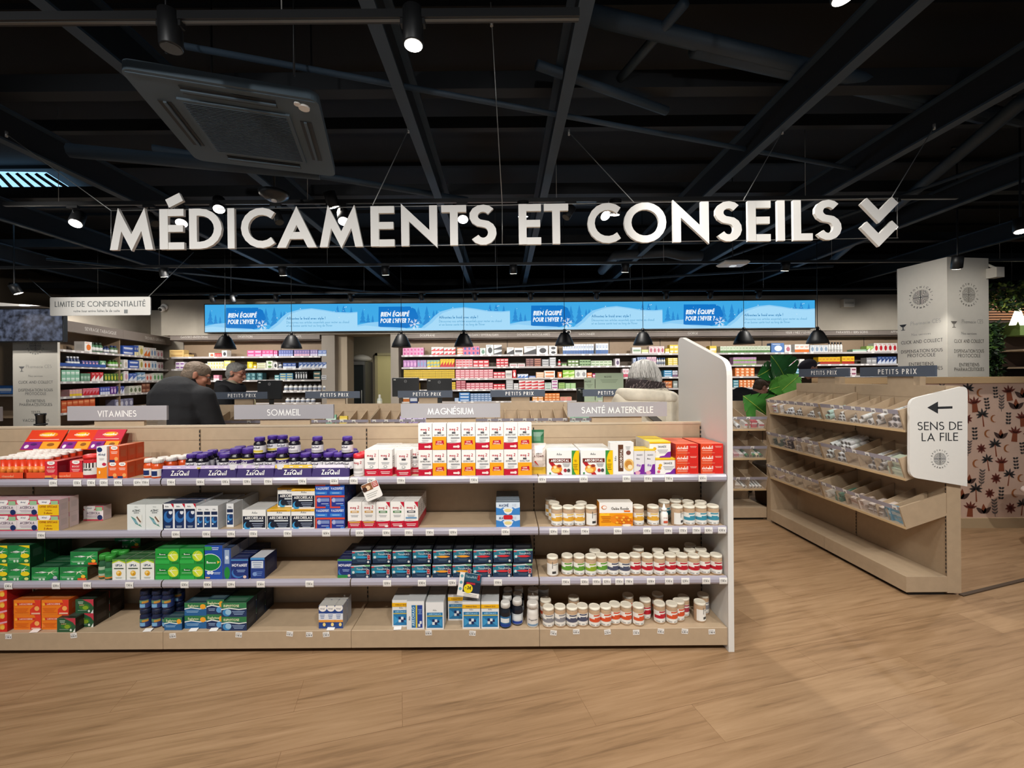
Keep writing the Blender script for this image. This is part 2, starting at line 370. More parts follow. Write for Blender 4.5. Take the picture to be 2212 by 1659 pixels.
# back room seen through the opening
mb = MB(); mb.box(-4.6, -.9, 10.2, 10.3, 0, 2.9, M('#8f8672', .8)); mb.box(-3.75, -3.65, 8.4, 10.2, 0, 2.9, M('#8f8672', .8)); mb.box(-1.2, -1.1, 8.4, 10.2, 0, 2.9, M('#8f8672', .8)); mb.box(-3.7, -1.1, 8.4, 10.3, 2.55, 2.65, M('#7d7668', .8)); struct(mb.obj('wall_stockroom'))
spot('stockroom_lamp', (-2.35, 9.1, 2.5), (-2.6, 10.2, .9), 26, 150, 1, .1)
mb = MB(); mb.box(-3.06, -2.3, 10.12, 10.2, 0, 2.02, M('#c8bf86', .6)); mb.box(-3.12, -3.06, 10.1, 10.2, 0, 2.08, M('#a89f78', .6)); mb.box(-3.12, -2.24, 10.1, 10.2, 2.02, 2.08, M('#a89f78', .6)); struct(mb.obj('door_1'))
o = empty('fridge', 'glass-fronted medicine fridge standing in the dim back room beyond the opening', 'fridge', (-3.45, 9.85, 0))
mb = MB(); mb.box(-.14, .26, -.25, .3, 0, 1.86, M('#4c4c4a', .5)); mb.obj('cabinet', o)
mb = MB(); mb.box(-.10, .22, -.28, -.25, .15, 1.78, M('#2b3031', .15)); mb.obj('glass_door', o)
mb = MB(); mb.box(-.14, .26, -.30, -.28, 1.78, 1.86, M('#6d6d6a', .5)); mb.tube([(.19, -.30, .8), (.19, -.30, 1.2)], .01, M('#b8b8b4', .3)); mb.obj('handle', o)
tag(put('stock_bag', (lambda q: q.mesh('stock_bag'))(MB().lathe([(.08, 0), (.22, .02), (.25, .08), (.16, .14), (.05, .17)], M('#a9a69c', .8), 10)), None, (-3.36, 9.85, 1.86)), 'crumpled pale bag lying on top of the back room fridge', 'bag')

TRK = M('#17181a', .45)
# ---------------------------------------------------------------- ceiling steelwork
BEAM = M('#2c3c4b', .6, tex=.25, scale=5); BEAM2 = M('#0c1117', .7)
mb = MB()
for x in (-3.62, -2.12, -.62, .40, 1.98, 3.15, 4.7, 6.6, -5.4, -7.2):
    mb.box(x-.036, x+.036, -3, 10.4, 3.2, 3.215, BEAM); mb.box(x-.01, x+.01, -3, 10.4, 3.215, 3.42, BEAM2); mb.box(x-.055, x+.055, -3, 10.4, 3.42, 3.435, BEAM)
struct(mb.obj('ceiling_beam'))
mb = MB()
for y in (2.9, 4.55, 6.2, 7.3, 8.9): mb.box(-10.5, 12.5, y-.05, y+.05, 3.44, 3.56, BEAM2)
for y in (.9, 2.1, 3.6, 5.2): mb.box(-10.5, 12.5, y, y+.06, 3.62, 3.72, BEAM2)
struct(mb.obj('ceiling_purlin'))
mb = MB()
for a, b, z, r in (((400, 100), (1850, 366), 3.3, .018), ((330, 320), (1010, 432), 3.3, .03), ((1160, 140), (1440, 240), 3.4, .03), ((1268, 30), (2212, 260), 3.5, .05),
                   ((760, 640), (1800, 575), 3.1, .02), ((1500, 100), (2130, 250), 3.5, .06), ((1330, 640), (2212, 330), 3.3, .02), ((100, 560), (900, 640), 3.0, .015), ((1340, 170), (1480, 5), 3.5, .03), ((1800, 560), (2212, 215), 3.35, .05), ((150, 325), (690, 375), 3.12, .05)):
    mb.tube([pz(*a, z), pz(*b, z)], r, BEAM, 8)
struct(mb.obj('ceiling_conduit'))
mb = MB(); p0 = pz(1260, 560, 3.1); mb.tube([pz(1300, 585, 3.25), pz(1330, 552, 3.25), pz(1440, 545, 3.25), pz(1475, 553, 3.2), pz(1515, 553, 3.2)], .07, M('#3a3f45', .6), 10)
tag(mb.obj('ventilation_duct'), 'dark bent ventilation duct running under the ceiling beyond the second word of the hanging letters', 'duct')
# skylight with day showing through
mb = MB()
SKY = M('#8fc0e8', .6, emit=1.4)
a, b, c, d = pz(-150, 368, 3.9), pz(100, 372, 3.9), pz(215, 445, 3.9), pz(-150, 440, 3.9)
mb.quad(a, b, c, d, SKY); struct(mb.obj('window_1'))
mb = MB()
for i in range(13):
    t = i/12; p, q = a.lerp(b, t), d.lerp(c, t); mb.tube([p - Vector((0, 0, .03)), q - Vector((0, 0, .03))], .022, BEAM2, 4)
p, q = a.lerp(d, .5), b.lerp(c, .5); mb.tube([p - Vector((0, 0, .06)), q - Vector((0, 0, .06))], .05, BEAM2, 4)
struct(mb.obj('window_frame'))

# ---------------------------------------------------------------- ceiling air conditioner
CA = [Vector((x*1.49, y*1341, 2.95)) for x, y in ((-1.232, .00147), (-.654, .00167), (-.820, .00228), (-1.391, .00211))]
cc = sum(CA, Vector())/4; ex = ((CA[1]-CA[0]) + (CA[2]-CA[3])).normalized(); ang = math.atan2(ex.y, ex.x)
o = empty('air_conditioner', 'dark grey square ceiling air conditioner cassette with a central grille above the hanging letters', 'air conditioner', cc, ang)
AC = M('#4d5d69', .6); s = .44
mb = MB(); mb.prism([(x, y, 0) for x, y in reversed(rrect(-s, s, -s, s, .05))], (0, 0, .05), AC); mb.box(-.28, .28, -.28, .28, .05, .13, BLACK)
mb.box(-s+.02, s-.02, -s+.02, -s+.03, -.004, 0, AC); mb.obj('housing', o)
mb = MB(); mb.box(-.25, .25, -.25, .25, -.006, 0, BLACK)
for i in range(34): mb.box(-.25, .25, -.248 + i*.015, -.243 + i*.015, -.014, -.006, AC)
mb.box(-.27, .27, -.27, -.25, -.012, 0, AC); mb.box(-.27, .27, .25, .27, -.012, 0, AC); mb.box(-.27, -.25, -.25, .25, -.012, 0, AC); mb.box(.25, .27, -.25, .25, -.012, 0, AC); mb.obj('grille', o)
for k in range(4):
    mb = MB(); mb.box(-.22, .22, .315, .375, -.004, 0, BLACK); mb.box(-.22, .22, .335, .35, -.012, -.004, AC); mb.obj('air_flap', o, rz=k*PI/2)
mb = MB(); mb.lathe([(.028, -.012), (.03, 0)], WHITE, 14, (.36, -.36, 0)); mb.lathe([(.017, -.01), (.017, 0)], WHITE, 12, (.33, -.385, 0)); q = mb.obj('sensor', o); q['label'] = 'white round sensor'
for x, y in ((-.3, -.3), (.3, -.3), (-.3, .3), (.3, .3)): mb = MB(); mb.tube([(x, y, .2), (x, y, 1.02)], .006, TRK); mb.obj('hanger_rod', o)

# ---------------------------------------------------------------- light tracks and spotlights
LED = M('#fff6e8', .5, emit=14)
def track(y, x0, x1, z, label):
    mb = MB(); mb.box(x0, x1, y-.017, y+.017, z, z+.034, TRK); mb.box(x0, x1, y-.006, y+.006, z-.002, z, M('#6a6a68', .3, metal=.5)); 
    x = x0 + .5
    while x < x1: mb.tube([(x, y, z+.03), (x, y, 4.0)], .003, CABLE, 4); x += 2.3
    tag(mb.obj('light_track'), label, 'light track')
track(1.71, -6, .32, 2.93, 'black light track with grey underside crossing nearest overhead')
track(3.85, -4.6, 4.2, 3.08, 'black light track running overhead just beyond the hanging letters')
track(5.7, -7.5, 7.2, 3.0, 'black light track over the aisle in front of the dispensary counters')
track(7.2, -7.5, 7.8, 2.93, 'black light track closest to the blue screen wall')
def spotlight(px, py, Y, top, aim, label, lit, watts=0, r=.042, L=.15, angle=70, group='ceiling track spotlights'):
    p = pt(px, py, Y)                       # centre of the lamp mouth
    aim = Vector(aim); d = (aim - p).normalized() if lit or aim.length else Vector((0, 0, -1))
    o = empty('track_spotlight', label, 'spotlight', p, 0, group)
    mb = MB(); mb.lathe([(r*.55, -L), (r*.97, -L*.96), (r, -L*.5), (r, -.006), (r*.92, 0)], TRK, 18, axis=d); mb.obj('lamp_body', o)
    mb = MB(); mb.lathe([(r*.5, -.012), (r*.86, .0015)], LED if lit else M('#3a3a38', .3), 16, axis=d); mb.obj('lens', o)
    mb = MB(); e = -d*L; tp = top - p.z; ey = 0 if top < 3.5 else e.y*.7; mb.tube([e*.7, (e.x*.7, ey, e.z*.7+.02), (e.x*.7, ey, tp-.02)], .008, TRK); mb.box(e.x*.7-.05, e.x*.7+.05, ey-.014, ey+.014, tp-.025, tp-.001, TRK); mb.obj('bracket', o)
    if watts:
        spot('spotlight_beam', p + d*.02, aim, watts, angle, .7, .03)
    return o
G = 2.78
spotlight(370, 105, 1.71, 2.93, (-1.30, 1.80, 0), 'unlit black cylinder spotlight under the nearest track above the air conditioner', 0, 0)
spotlight(893, 98, 1.71, 2.93, (-.33, 1.78, 0), 'lit black cylinder spotlight hanging from the nearest track', 1, 60)
spotlight(1822, -4, 1.62, 3.96, (1.5, 1.6, 0), 'bright ceiling spotlight cut off by the upper edge of the view', 1, 45)
for px, py, aim, lb in ((163, 483, (-3.4, 2.6, .8), 'lit spotlight tilted towards the shelves left of the first hanging letter'), (392, 482, (-2.4, 2.6, .8), 'lit spotlight seen behind the second hanging letter'),
        (473, 452, (-1.8, 2.6, .8), 'lit spotlight seen over the top of the letter D'), (722, 448, (-1.0, 4.6, .8), 'lit spotlight seen between the peaks of the second letter M'),
        (742, 478, (-.9, 2.6, .8), 'lit spotlight seen in the lower notch of the second letter M'), (1000, 474, (-.2, 2.6, .8), 'lit spotlight seen between the letter T and the S of the first word'),
        (1130, 468, (.2, 4.4, .8), 'lit spotlight seen behind the E of the middle word'), (1308, 466, (2.1, 1.3, 0), 'lit spotlight seen inside the C of the last word'),
        (1327, 464, (.9, 4.2, .8), 'lit spotlight just right of its twin inside the C of the last word'), (1925, 492, (3.0, 3.4, 1.0), 'lit spotlight seen behind the lower chevron')):
    spotlight(px, py, 3.85, 3.08, aim, lb, 1, 100 if px == 1308 else 46, .054, .14, 75)
for px, py, lb in ((336, 484, 'unlit black spotlight hanging behind the first hanging letters M and E'), (604, 481, 'unlit black spotlight seen inside the C of the first word'), (1222, 470, 'unlit black spotlight seen behind the T of the middle word')):
    spotlight(px, py, 3.85, 3.08, (-1, 3.2, .4), lb, 0, 0, .04, .13)
for k, (px, py) in enumerate(((356, 598), (612, 595), (833, 594), (1109, 591), (1350, 588), (1695, 585))):
    p = pt(px, py, 5.7)
    spotlight(px, py, 5.7, 3.0, (p.x, p.y+.6, .9), 'lit spotlight, %s from the left in the row between hanging letters and blue screen' % nth(k), 1, 55, .052, .12, 85, 'spotlights before the screen wall')
spotlight(2066, 580, 4.6, 3.96, (5.35, 5.1, 1.2), 'lit spotlight shining down the face of the square column', 1, 26, .05, .14, 60)
spotlight(40, 634, 5.3, 3.96, (-5.6, 5.9, .8), 'lit spotlight over the dark wall television', 1, 60, .05, .12, 80)
spotlight(2206, 500, 3.7, 3.96, (4.2, 3.2, .2), 'lit spotlight at the right edge of the view over the palm wallpaper', 1, 60, .05, .12, 80)
for k, px in enumerate((462, 506, 600, 760, 913, 1028, 1148, 1290, 1440, 1535, 1640)):
    X = (px - CX)*7.2/F; p = Vector((X, 7.2, 2.80)); q = pt(px, 640, 7.2)
    o = empty('track_spotlight', 'small unlit black spotlight, %s from the left on the track before the blue screen' % nth(k), 'spotlight', p, 0, 'small spotlights before the blue screen')
    mb = MB(); mb.lathe([(.03, 0), (.042, .02), (.042, .12), (.02, .13)], TRK, 14, axis=(-.1, -.35, 1)); mb.obj('lamp_body', o)
    mb = MB(); mb.box(-.06, .06, -.014, .014, .105, .129, TRK); mb.obj('bracket', o)
# unseen spots without fittings, added to light the wall shelves and bins
for i in range(13):
    x = -6.3 + i*1.12
    if -3.2 < x < -2.2: continue
    spot('wall_wash', (x, 5.9, 2.60), (x, 8.1, 1.45), 105, 75, .8, .05)
for i in range(4): spot('wall_wash', (-4.4, 5.6 + i*.75, 2.9), (-6.4, 5.9 + i*.75, 1.4), 55, 85, .8, .05)
for i in range(6): spot('bin_wash', (-3.0 + i*1.1, 3.35, 2.92), (-3.0 + i*1.1, 4.5, .9), 26, 80, .8, .05)
for y in (2.6, 3.4, 4.1): spot('bin_wash', (1.55, y-.25, 2.92), (2.8, y, .75), 17, 80, .8, .05)
spot('sign_fill_spot', (-4.4, 2.0, 2.95), (-4.1, 4.7, 2.18), 230, 50, .8, .05)  # unseen fill spot, added to brighten the confidentiality board
# emergency light, unlit dome speaker
o = empty('emergency_light', 'white square emergency light under the ceiling right of the column of beams', 'emergency light', pz(1583, 574, 2.85))
o['label'] = 'small white square emergency light hanging flat under the dark ceiling'
mb = MB(); mb.box(-.16, .16, -.10, .10, 0, .05, WHITE, .02); mb.obj('housing', o)
mb = MB(); mb.box(-.03, .03, -.03, .03, -.012, 0, M('#dfe6ea', .2, emit=.6)); mb.tube([(0, 0, .05), (0, 0, 1.15)], .006, TRK); mb.obj('lens', o)
o = empty('dome_speaker', 'dark round dome fitting over the hanging letter I', 'ceiling speaker', pz(592, 424, 3.0))
mb = MB(); mb.lathe([(.02, -.03), (.05, -.035), (.11, 0), (.12, .03), (.04, .06)], M('#23262a', .3), 20); mb.obj('dome', o)
mb = MB(); mb.tube([(0, 0, .06), (0, 0, 1.0)], .012, TRK); mb.lathe([(.02, -.045), (.025, -.03)], M('#c8c6c0', .3), 10); mb.obj('stem', o)

# ---------------------------------------------------------------- hanging letters
YS = 2.45
LET = [('M', 236.7, 331.4), ('É', 345, 397), ('D', 409, 479.5), ('I', 492, 507), ('C', 521, 592), ('A', 598, 684), ('M', 690, 785), ('E', 801, 852), ('N', 867, 945), ('T', 954, 1008), ('S', 1015, 1073),
       ('E', 1121, 1169.5), ('T', 1176, 1228.5), ('C', 1270, 1339.5), ('O', 1348.5, 1440), ('N', 1454.5, 1532), ('S', 1546, 1603), ('E', 1616, 1666), ('I', 1680, 1696), ('L', 1714.5, 1756), ('S', 1761, 1818.5)]
sgn = empty('hanging_letter_sign', 'large white letters reading MÉDICAMENTS ET CONSEILS hung on wires over the front shelves', 'sign', pt(1088, 526.5, YS))
o0 = Vector(sgn.location); LW = M('#eeece8', .6)
base = lambda px: pt(px, 540.2 - (px-240)*.0140, YS) - o0
ht = 87.0*YS/F
for ch, a, b in LET:
    p, q = base(a), base(b); mb = MB(); w = .175
    quads, tw = text_quads('E' if ch == 'É' else ch, w, .14, 0)
    mb.text('E' if ch == 'É' else ch, p, ht, LW, w, 'l', fit=(q-p).length, x=(q-p).normalized(), y=(-.006, 0, 1), depth=.018)
    if ch == 'É':
        r, t = pt(361, 440, YS) - o0, pt(391, 425, YS) - o0
        d = (t-r).normalized(); n = Vector((-d.z, 0, d.x))*.026
        mb.prism([r+n, r-n, t-n, t+n], (0, .018, 0), LW)
        for px in (364, 377): mb.tube([pt(px, 437, YS+.01) - o0, pt(px, 452, YS+.01) - o0], .002, CABLE, 4)
    mb.obj('letter', sgn)
for top in (424, 475):
    mb = MB(); a, b, c = pt(1866, top+10, YS)-o0, pt(1899, top+44, YS)-o0, pt(1934, top+8, YS)-o0
    for q in ribbon([(a.x, a.z), (b.x, b.z), (c.x, c.z)], False, 'n', .052): mb.prism([(v.x, 0, v.y) for v in q], (0, .018, 0), LW)
    q = mb.obj('chevron', sgn); q['label'] = 'white downward chevron'
mb = MB()
yb = YS + .018
for pts in (((240, 455), (1085, 443), (1940, 428)), ((240, 540), (1085, 528), (1940, 514)), ((240, 455), (240, 540)), ((1085, 443), (1085, 528)), ((1938, 428), (1938, 514))):
    mb.tube([pt(a, b, yb) - o0 for a, b in pts], .0025, CABLE, 4)
mb.obj('frame_wire', sgn)
for (ax, ay), (bx, by) in (((240, 455), (14, 290)), ((805, 443), (882, 281)), ((1370, 438), (1229, 286)), ((1925, 428), (2018, 274)), ((1605, 434), (1690, 284))):
    e = pz(bx, by, 3.205); mb = MB(); mb.tube([pt(ax, ay, yb) - o0, e - o0], .0028, CABLE, 5); mb.lathe([(.008, -.02), (.008, .02)], CABLE, 6, e - o0)
    mb.obj('suspension_cable', sgn)
mb = MB(); mb.tube([pt(1085, 443, yb) - o0, pt(1062, 45, 2.3) - o0, pt(1060, 5, 2.3) - o0], .0028, CABLE, 5); mb.lathe([(.009, -.03), (.009, .03)], CABLE, 6, pt(1062, 45, 2.3) - o0); mb.obj('suspension_cable', sgn)
# confidentiality board
YB = 4.7
a, b = pt(108, 683, YB), pt(325, 640, YB); w, h = b.x - a.x, b.z - a.z - .008
o = empty('hanging_sign', 'white rounded board reading LIMITE DE CONFIDENTIALITÉ hung from the ceiling', 'sign', ((a.x+b.x)/2, YB, (a.z+b.z)/2))
mb = MB(); mb.prism([(x, 0, z) for x, z in rrect(-w/2, w/2, -h/2, h/2, .015)], (0, .012, 0), SIGNW)
mb.text('LIMITE DE CONFIDENTIALITÉ', (0, -.002, -.005), .062, M('#6b7072', .6), .12, fit=w*.9)
mb.text('votre tour arrive faites le de suite', (-.04, -.002, -.066), .034, M('#8b8f90', .6), .13, fit=w*.46); mb.box(.27, .31, -.002, -.001, -.082, -.04, M('#8b8f90', .6)); mb.obj('board', o)
for (px, py), (qx, qy) in (((110, 642), (62, 600)), ((322, 640), (418, 545))):
    mb = MB(); e = pz(qx, qy, 3.2); mb.tube([pt(px, py, YB+.006) - Vector(o.location), e - Vector(o.location)], .004, CABLE, 5); mb.obj('suspension_cable', o)
# ---------------------------------------------------------------- front shelving: five bays and an end panel
YF, YBK = 2.211, 2.50
SZ = {1: .937, 2: .661, 3: .394, 4: .124}
RAIL = M('#a8a4b2', .16, tex=.06, scale=6); SLOT = M('#1d1a18', .7)
SIGNG = M('#a5a2a6', .6); LETW = M('#f6f5f2', .5)
def bay_shelf(mb, z):
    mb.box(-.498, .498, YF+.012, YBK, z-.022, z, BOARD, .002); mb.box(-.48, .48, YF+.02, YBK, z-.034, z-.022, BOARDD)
HEAD = ['', 'VITAMINES', 'SOMMEIL', 'MAGNÉSIUM', 'SANTÉ MATERNELLE']
for k, hd in enumerate(HEAD):
    x = -3.32 + k
    lab = 'beige double-sided shelf bay under the grey sign reading ' + hd if hd else 'beige shelf bay cut off at the left edge with the long red vitamin displays'
    o = empty('shelf_bay', lab, 'shelf unit', (x, 0, 0), 0, 'bays of the front shelving')
    mb = MB(); mb.box(-.5, .5, YBK, YBK+.028, .03, 1.18, BOARD); mb.box(-.5, .5, YBK-.0012, YBK, 1.098, 1.1005, BOARDD); mb.box(-.5, .5, YBK-.004, YBK+.034, 1.176, 1.188, M('#c3b199', .5)); mb.obj('back_panel', o)
    mb = MB(); mb.box(-.499, .499, YF+.002, YBK, .03, .124, BOARD, .002); mb.box(-.499, .499, YBK+.028, 2.81, .03, .124, BOARD); mb.box(-.47, .47, YF+.05, 2.77, 0, .03, BLACK)
    mb.obj('base', o)
    for n in (1, 2, 3):
        mb = MB(); bay_shelf(mb, SZ[n]); sh = mb.obj('shelf', o)
        mb = MB(); z = SZ[n]; P = [(YF+.012, z+.003), (YF, z+.001), (YF-.006, z-.010), (YF-.006, z-.026), (YF+.002, z-.037), (YF+.014, z-.040)]
        for i in range(5): mb.add([(-.497, *P[i]), (.497, *P[i]), (.497, *P[i+1]), (-.497, *P[i+1])], [(0, 1, 2, 3)], RAIL)
        q = mb.obj('price_rail', sh); q['label'] = 'pale lilac plastic price rail'
    mb = MB(); mb.box(.4925, .4995, YBK-.004, YBK, .125, 1.165, BOARDD)
    for i in range(40):
        z = .15 + i*.0255
        mb.box(.493, .499, YBK-.0052, YBK-.004, z, z+.015, SLOT)
    q = mb.obj('slotted_upright', o)
    mb = MB(); mb.box(-.5, .5, YBK+.028, 2.81, .36, .38, BOARD); mb.box(-.5, .5, YBK+.028, 2.81, .64, .66, BOARD); mb.box(-.5, .5, YBK+.028, 2.81, .91, .93, BOARD); mb.obj('rear_shelf', o)
    sx = 0
    mb = MB(); mb.box(-.15, .15, 2.512, 2.53, 1.16, 1.222, BOARD); mb.obj('sign_support', o)
    mb = MB(); mb.box(-.298, .298, 2.498, 2.513, 1.222, 1.308, SIGNG)
    if hd: mb.text(hd, (0, 2.4975, 1.243), .0385, LETW, .13, track=.1)
    q = mb.obj('header_sign', o); q['label'] = 'grey sign reading ' + hd if hd else 'blank-looking grey sign'
    if k == 4:
        mb = MB(); out = [(2.205, 0), (2.815, 0)]
        tp = [(2.205, 1.535), (2.815, 1.735)]
        r = .07; pts = [(2.205, .0), (2.815, 0)]
        def rc(c, p, q, n=6):
            c, p, q = Vector(c), Vector(p), Vector(q); d1 = (p-c).normalized()*r; d2 = (q-c).normalized()*r
            return [tuple((c+d1)*(1-t)**2 + c*2*t*(1-t) + (c+d2)*t*t) for t in [i/n for i in range(n+1)]]
        pts += rc((2.815, 1.735), (2.815, 0), (2.205, 1.535)) + rc((2.205, 1.535), (2.815, 1.735), (2.205, 0))
        mb.prism([(.5, y, z) for y, z in pts], (.03, 0, 0), M('#dedcd8', .45)); q = mb.obj('end_panel', o); q['label'] = 'white end panel with slanted rounded top'
# ---------------------------------------------------------------- printed cartons
def carton(w, h, d, base, ops, top=None, side=None, sops=()):
    """one carton: front at y = 0, printed on the front (ops) and the two flanks (sops), in fractions of the face"""
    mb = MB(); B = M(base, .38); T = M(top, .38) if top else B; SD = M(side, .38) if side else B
    mb.add([(-w/2, 0, 0), (w/2, 0, 0), (w/2, 0, h), (-w/2, 0, h)], [(0, 1, 2, 3)], B)
    mb.add([(-w/2, d, 0), (w/2, d, 0), (w/2, d, h), (-w/2, d, h), (-w/2, 0, 0), (w/2, 0, 0)], [(1, 0, 3, 2), (0, 1, 5, 4)], B)
    mb.add([(-w/2, 0, h), (w/2, 0, h), (w/2, d, h), (-w/2, d, h)], [(0, 1, 2, 3)], T)
    mb.add([(-w/2, 0, h+.0002), (w/2, 0, h+.0002), (w/2, .0012, h+.0002), (-w/2, .0012, h+.0002)], [(0, 1, 2, 3)], M('#8a8580', .6))
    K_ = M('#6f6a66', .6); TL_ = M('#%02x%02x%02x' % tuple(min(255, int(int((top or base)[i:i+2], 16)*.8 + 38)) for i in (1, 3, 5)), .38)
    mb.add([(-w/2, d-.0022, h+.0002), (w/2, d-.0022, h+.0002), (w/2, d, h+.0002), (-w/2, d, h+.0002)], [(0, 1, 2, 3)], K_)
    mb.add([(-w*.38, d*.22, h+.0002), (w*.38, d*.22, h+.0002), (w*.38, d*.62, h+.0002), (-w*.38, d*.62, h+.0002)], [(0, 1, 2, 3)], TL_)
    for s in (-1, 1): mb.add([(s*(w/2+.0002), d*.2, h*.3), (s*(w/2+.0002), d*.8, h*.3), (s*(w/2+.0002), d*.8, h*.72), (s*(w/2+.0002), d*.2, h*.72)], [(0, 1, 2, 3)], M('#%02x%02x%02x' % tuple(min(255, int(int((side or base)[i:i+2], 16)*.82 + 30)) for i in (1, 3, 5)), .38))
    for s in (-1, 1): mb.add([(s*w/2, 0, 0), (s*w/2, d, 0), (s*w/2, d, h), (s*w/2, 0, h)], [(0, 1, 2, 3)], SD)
    def run(ops, P, fw, y0, X):
        for i, op in enumerate(ops):
            e = -.00025*(i+1); k = op[0]; c = M(op[-1], .38) if isinstance(op[-1], str) else None
            if k == 'r': a = [(op[1], op[2]), (op[3], op[2]), (op[3], op[4]), (op[1], op[4])]
            elif k == 'p': a = op[1]
            elif k == 'e': a = [(op[1] + op[3]*math.cos(t*PI/9), op[2] + op[4]*math.sin(t*PI/9)) for t in range(18)]
            if k in 'rpe': mb.add([P(min(1, max(0, u)), min(1, max(0, v)), e) for u, v in a], [tuple(range(len(a)))], c)
            elif k == 't':
                mb.text(op[1], P(op[2], op[3], e), op[4]*h, M(op[5], .38), op[6] if len(op) > 6 else .16, 'c', .1, maxw=fw*(op[7] if len(op) > 7 else .88), x=X)
            elif k == 'l':      # rows of small print
                for j in range(op[4]):
                    z = op[2] - j*op[5]; ww = op[3]*(1 - .3*((j*7) % 3)/2)
                    mb.add([P(op[1]-ww/2, z, e), P(op[1]+ww/2, z, e), P(op[1]+ww/2, z+op[5]*.42, e), P(op[1]-ww/2, z+op[5]*.42, e)], [(0, 1, 2, 3)], c)
            elif k == 'v':      # lettering that runs up the face
                mb.text(op[1], P(op[2], op[3], e), op[4]*fw, c, .17, 'c', .1, maxw=h*.8, x=(0, 0, 1), y=tuple(-q for q in X))
    run(ops, lambda u, v, e: Vector(((u-.5)*w, e, v*h)), w, 0, (1, 0, 0))
    if sops:
        run(sops, lambda u, v, e: Vector((w/2 - e, u*d, v*h)), d, 0, (0, 1, 0))
        run(sops, lambda u, v, e: Vector((-w/2 + e, (1-u)*d, v*h)), d, 0, (0, -1, 0))
    me = mb.mesh('carton'); me['size'] = (w, h, d); return me
PX = 1/403.0
def fx(px, n, Y=None):
    Y = Y or YF + .03; v = (HC - SZ[n])*F/Y if n else 0
    return (px - CX - ROLL*v)*Y/F
def place(name, me, cat, group, desc, xs, n, nz=1, nd=1, y=.014, jit=0, where='', dx=0, start=0, ncol=None, rz=0, z0=0, lev=None):
    """rows of copies: columns at pixel-measured left edges xs, nz high, nd deep"""
    w, h, d = me['size']; out = []
    for i, x in enumerate(xs):
        for k in range(nz[i] if isinstance(nz, (list, tuple)) else nz):
            for j in range(nd[i] if isinstance(nd, (list, tuple)) else nd):
                o = put(name, me)
                o.location = (fx(x, n) + w/2 + dx*j + random.uniform(-1, 1)*jit, YF + y + j*(d+.003) + random.uniform(0, 1)*jit, SZ[n] + .0005 + z0 + k*(h+.0006))
                o.rotation_euler = (0, 0, rz + random.uniform(-1, 1)*jit*4)
                nn = ncol or len(xs); c = []
                if nn > 1: c.append('%s from left' % nth(i+start) if nn > 2 else ('left', 'right')[i] + ' one')
                if (nz[i] if isinstance(nz, (list, tuple)) else nz) > 1: c.append(('bottom level', 'upper level', 'third level', 'fourth level')[k])
                if nd != 1: c.append('front' if j == 0 else nth(j) + ' row')
                tag(o, ', '.join([desc + where] + c), cat, group)
                out.append(o)
    return out
RED, ORG, PUR, NAVY = '#c01432', '#f0a21c', '#44287f', '#1b2f63'
G1 = 'cartons on the front shelving'
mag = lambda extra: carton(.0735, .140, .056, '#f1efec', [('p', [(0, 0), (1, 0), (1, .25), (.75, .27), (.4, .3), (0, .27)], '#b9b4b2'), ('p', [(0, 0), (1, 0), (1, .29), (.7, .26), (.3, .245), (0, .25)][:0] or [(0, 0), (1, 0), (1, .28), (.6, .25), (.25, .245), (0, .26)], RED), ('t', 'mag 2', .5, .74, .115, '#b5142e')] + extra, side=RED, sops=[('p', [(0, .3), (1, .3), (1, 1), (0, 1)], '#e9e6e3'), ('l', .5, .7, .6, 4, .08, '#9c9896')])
maga = mag([('r', .36, .61, .62, .68, '#55565c'), ('t', 'EXTRA FORT', .5, .53, .055, '#26262a'), ('r', .28, .425, .92, .475, '#9a9ca0'), ('l', .5, .36, .5, 2, .04, '#b5b5b8'), ('r', .45, .08, .85, .15, '#f0dcd6'), ('e', .82, .12, .1, .055, '#f0dcd6')])
magb = mag([('r', .36, .61, .62, .68, '#55565c'), ('t', 'EXTRA FORT', .5, .53, .055, '#26262a'), ('r', 0, 0, 1, .5, ORG), ('p', [(.2, .18), (.84, .21), (.8, .36), (.24, .34)], '#c2182f'), ('t', 'OFFRE', .5, .275, .05, '#fff3e0'), ('t', 'SPÉCIALE', .5, .195, .05, '#fff3e0')])
magc = mag([('r', .36, .61, .66, .68, '#3c3d42'), ('l', .5, .5, .6, 2, .05, '#9c9ea3'), ('e', .5, .36, .13, .05, '#8f9196'), ('e', .5, .36, .09, .035, '#f1efec'), ('l', .5, .14, .7, 2, .06, '#f0d8d6')])
def magv(c, t):
    return mag([('r', .2, .58, .8, .66, c), ('l', .5, .605, .4, 1, .06, '#f7f3ee'), ('l', .5, .48, .55, 2, .05, '#a3a5a8'), ('l', .5, .14, .7, 2, .06, '#f0d8d6'), t])
for k, me in ((0, maga), (1, magb)):
    ds = 'white-red magnesium box with %s' % ('tablet picture' if not k else 'orange offer panel')
    place('magnesium_box', me, 'medicine box', G1, ds, [905.5, 967, 1028.5, 1089][0:4] if not k else [936, 998, 1058.5, 1119], 1, 2, 1, where='')
XS = [788, 818]
place('magnesium_box', magc, 'medicine box', G1, 'white-red magnesium box with grey dial', XS, 1, 1, 4, y=.03, where=', right of the purple trays')
place('magnesium_box', magc, 'medicine box', G1, 'white-red magnesium box with grey dial pulled forward', [859], 1, 1, 1, y=.012, where='')
place('magnesium_box', magc, 'medicine box', G1, 'white-red magnesium box with grey dial behind the forward one', [848, 878], 1, 1, 3, y=.07, where='')
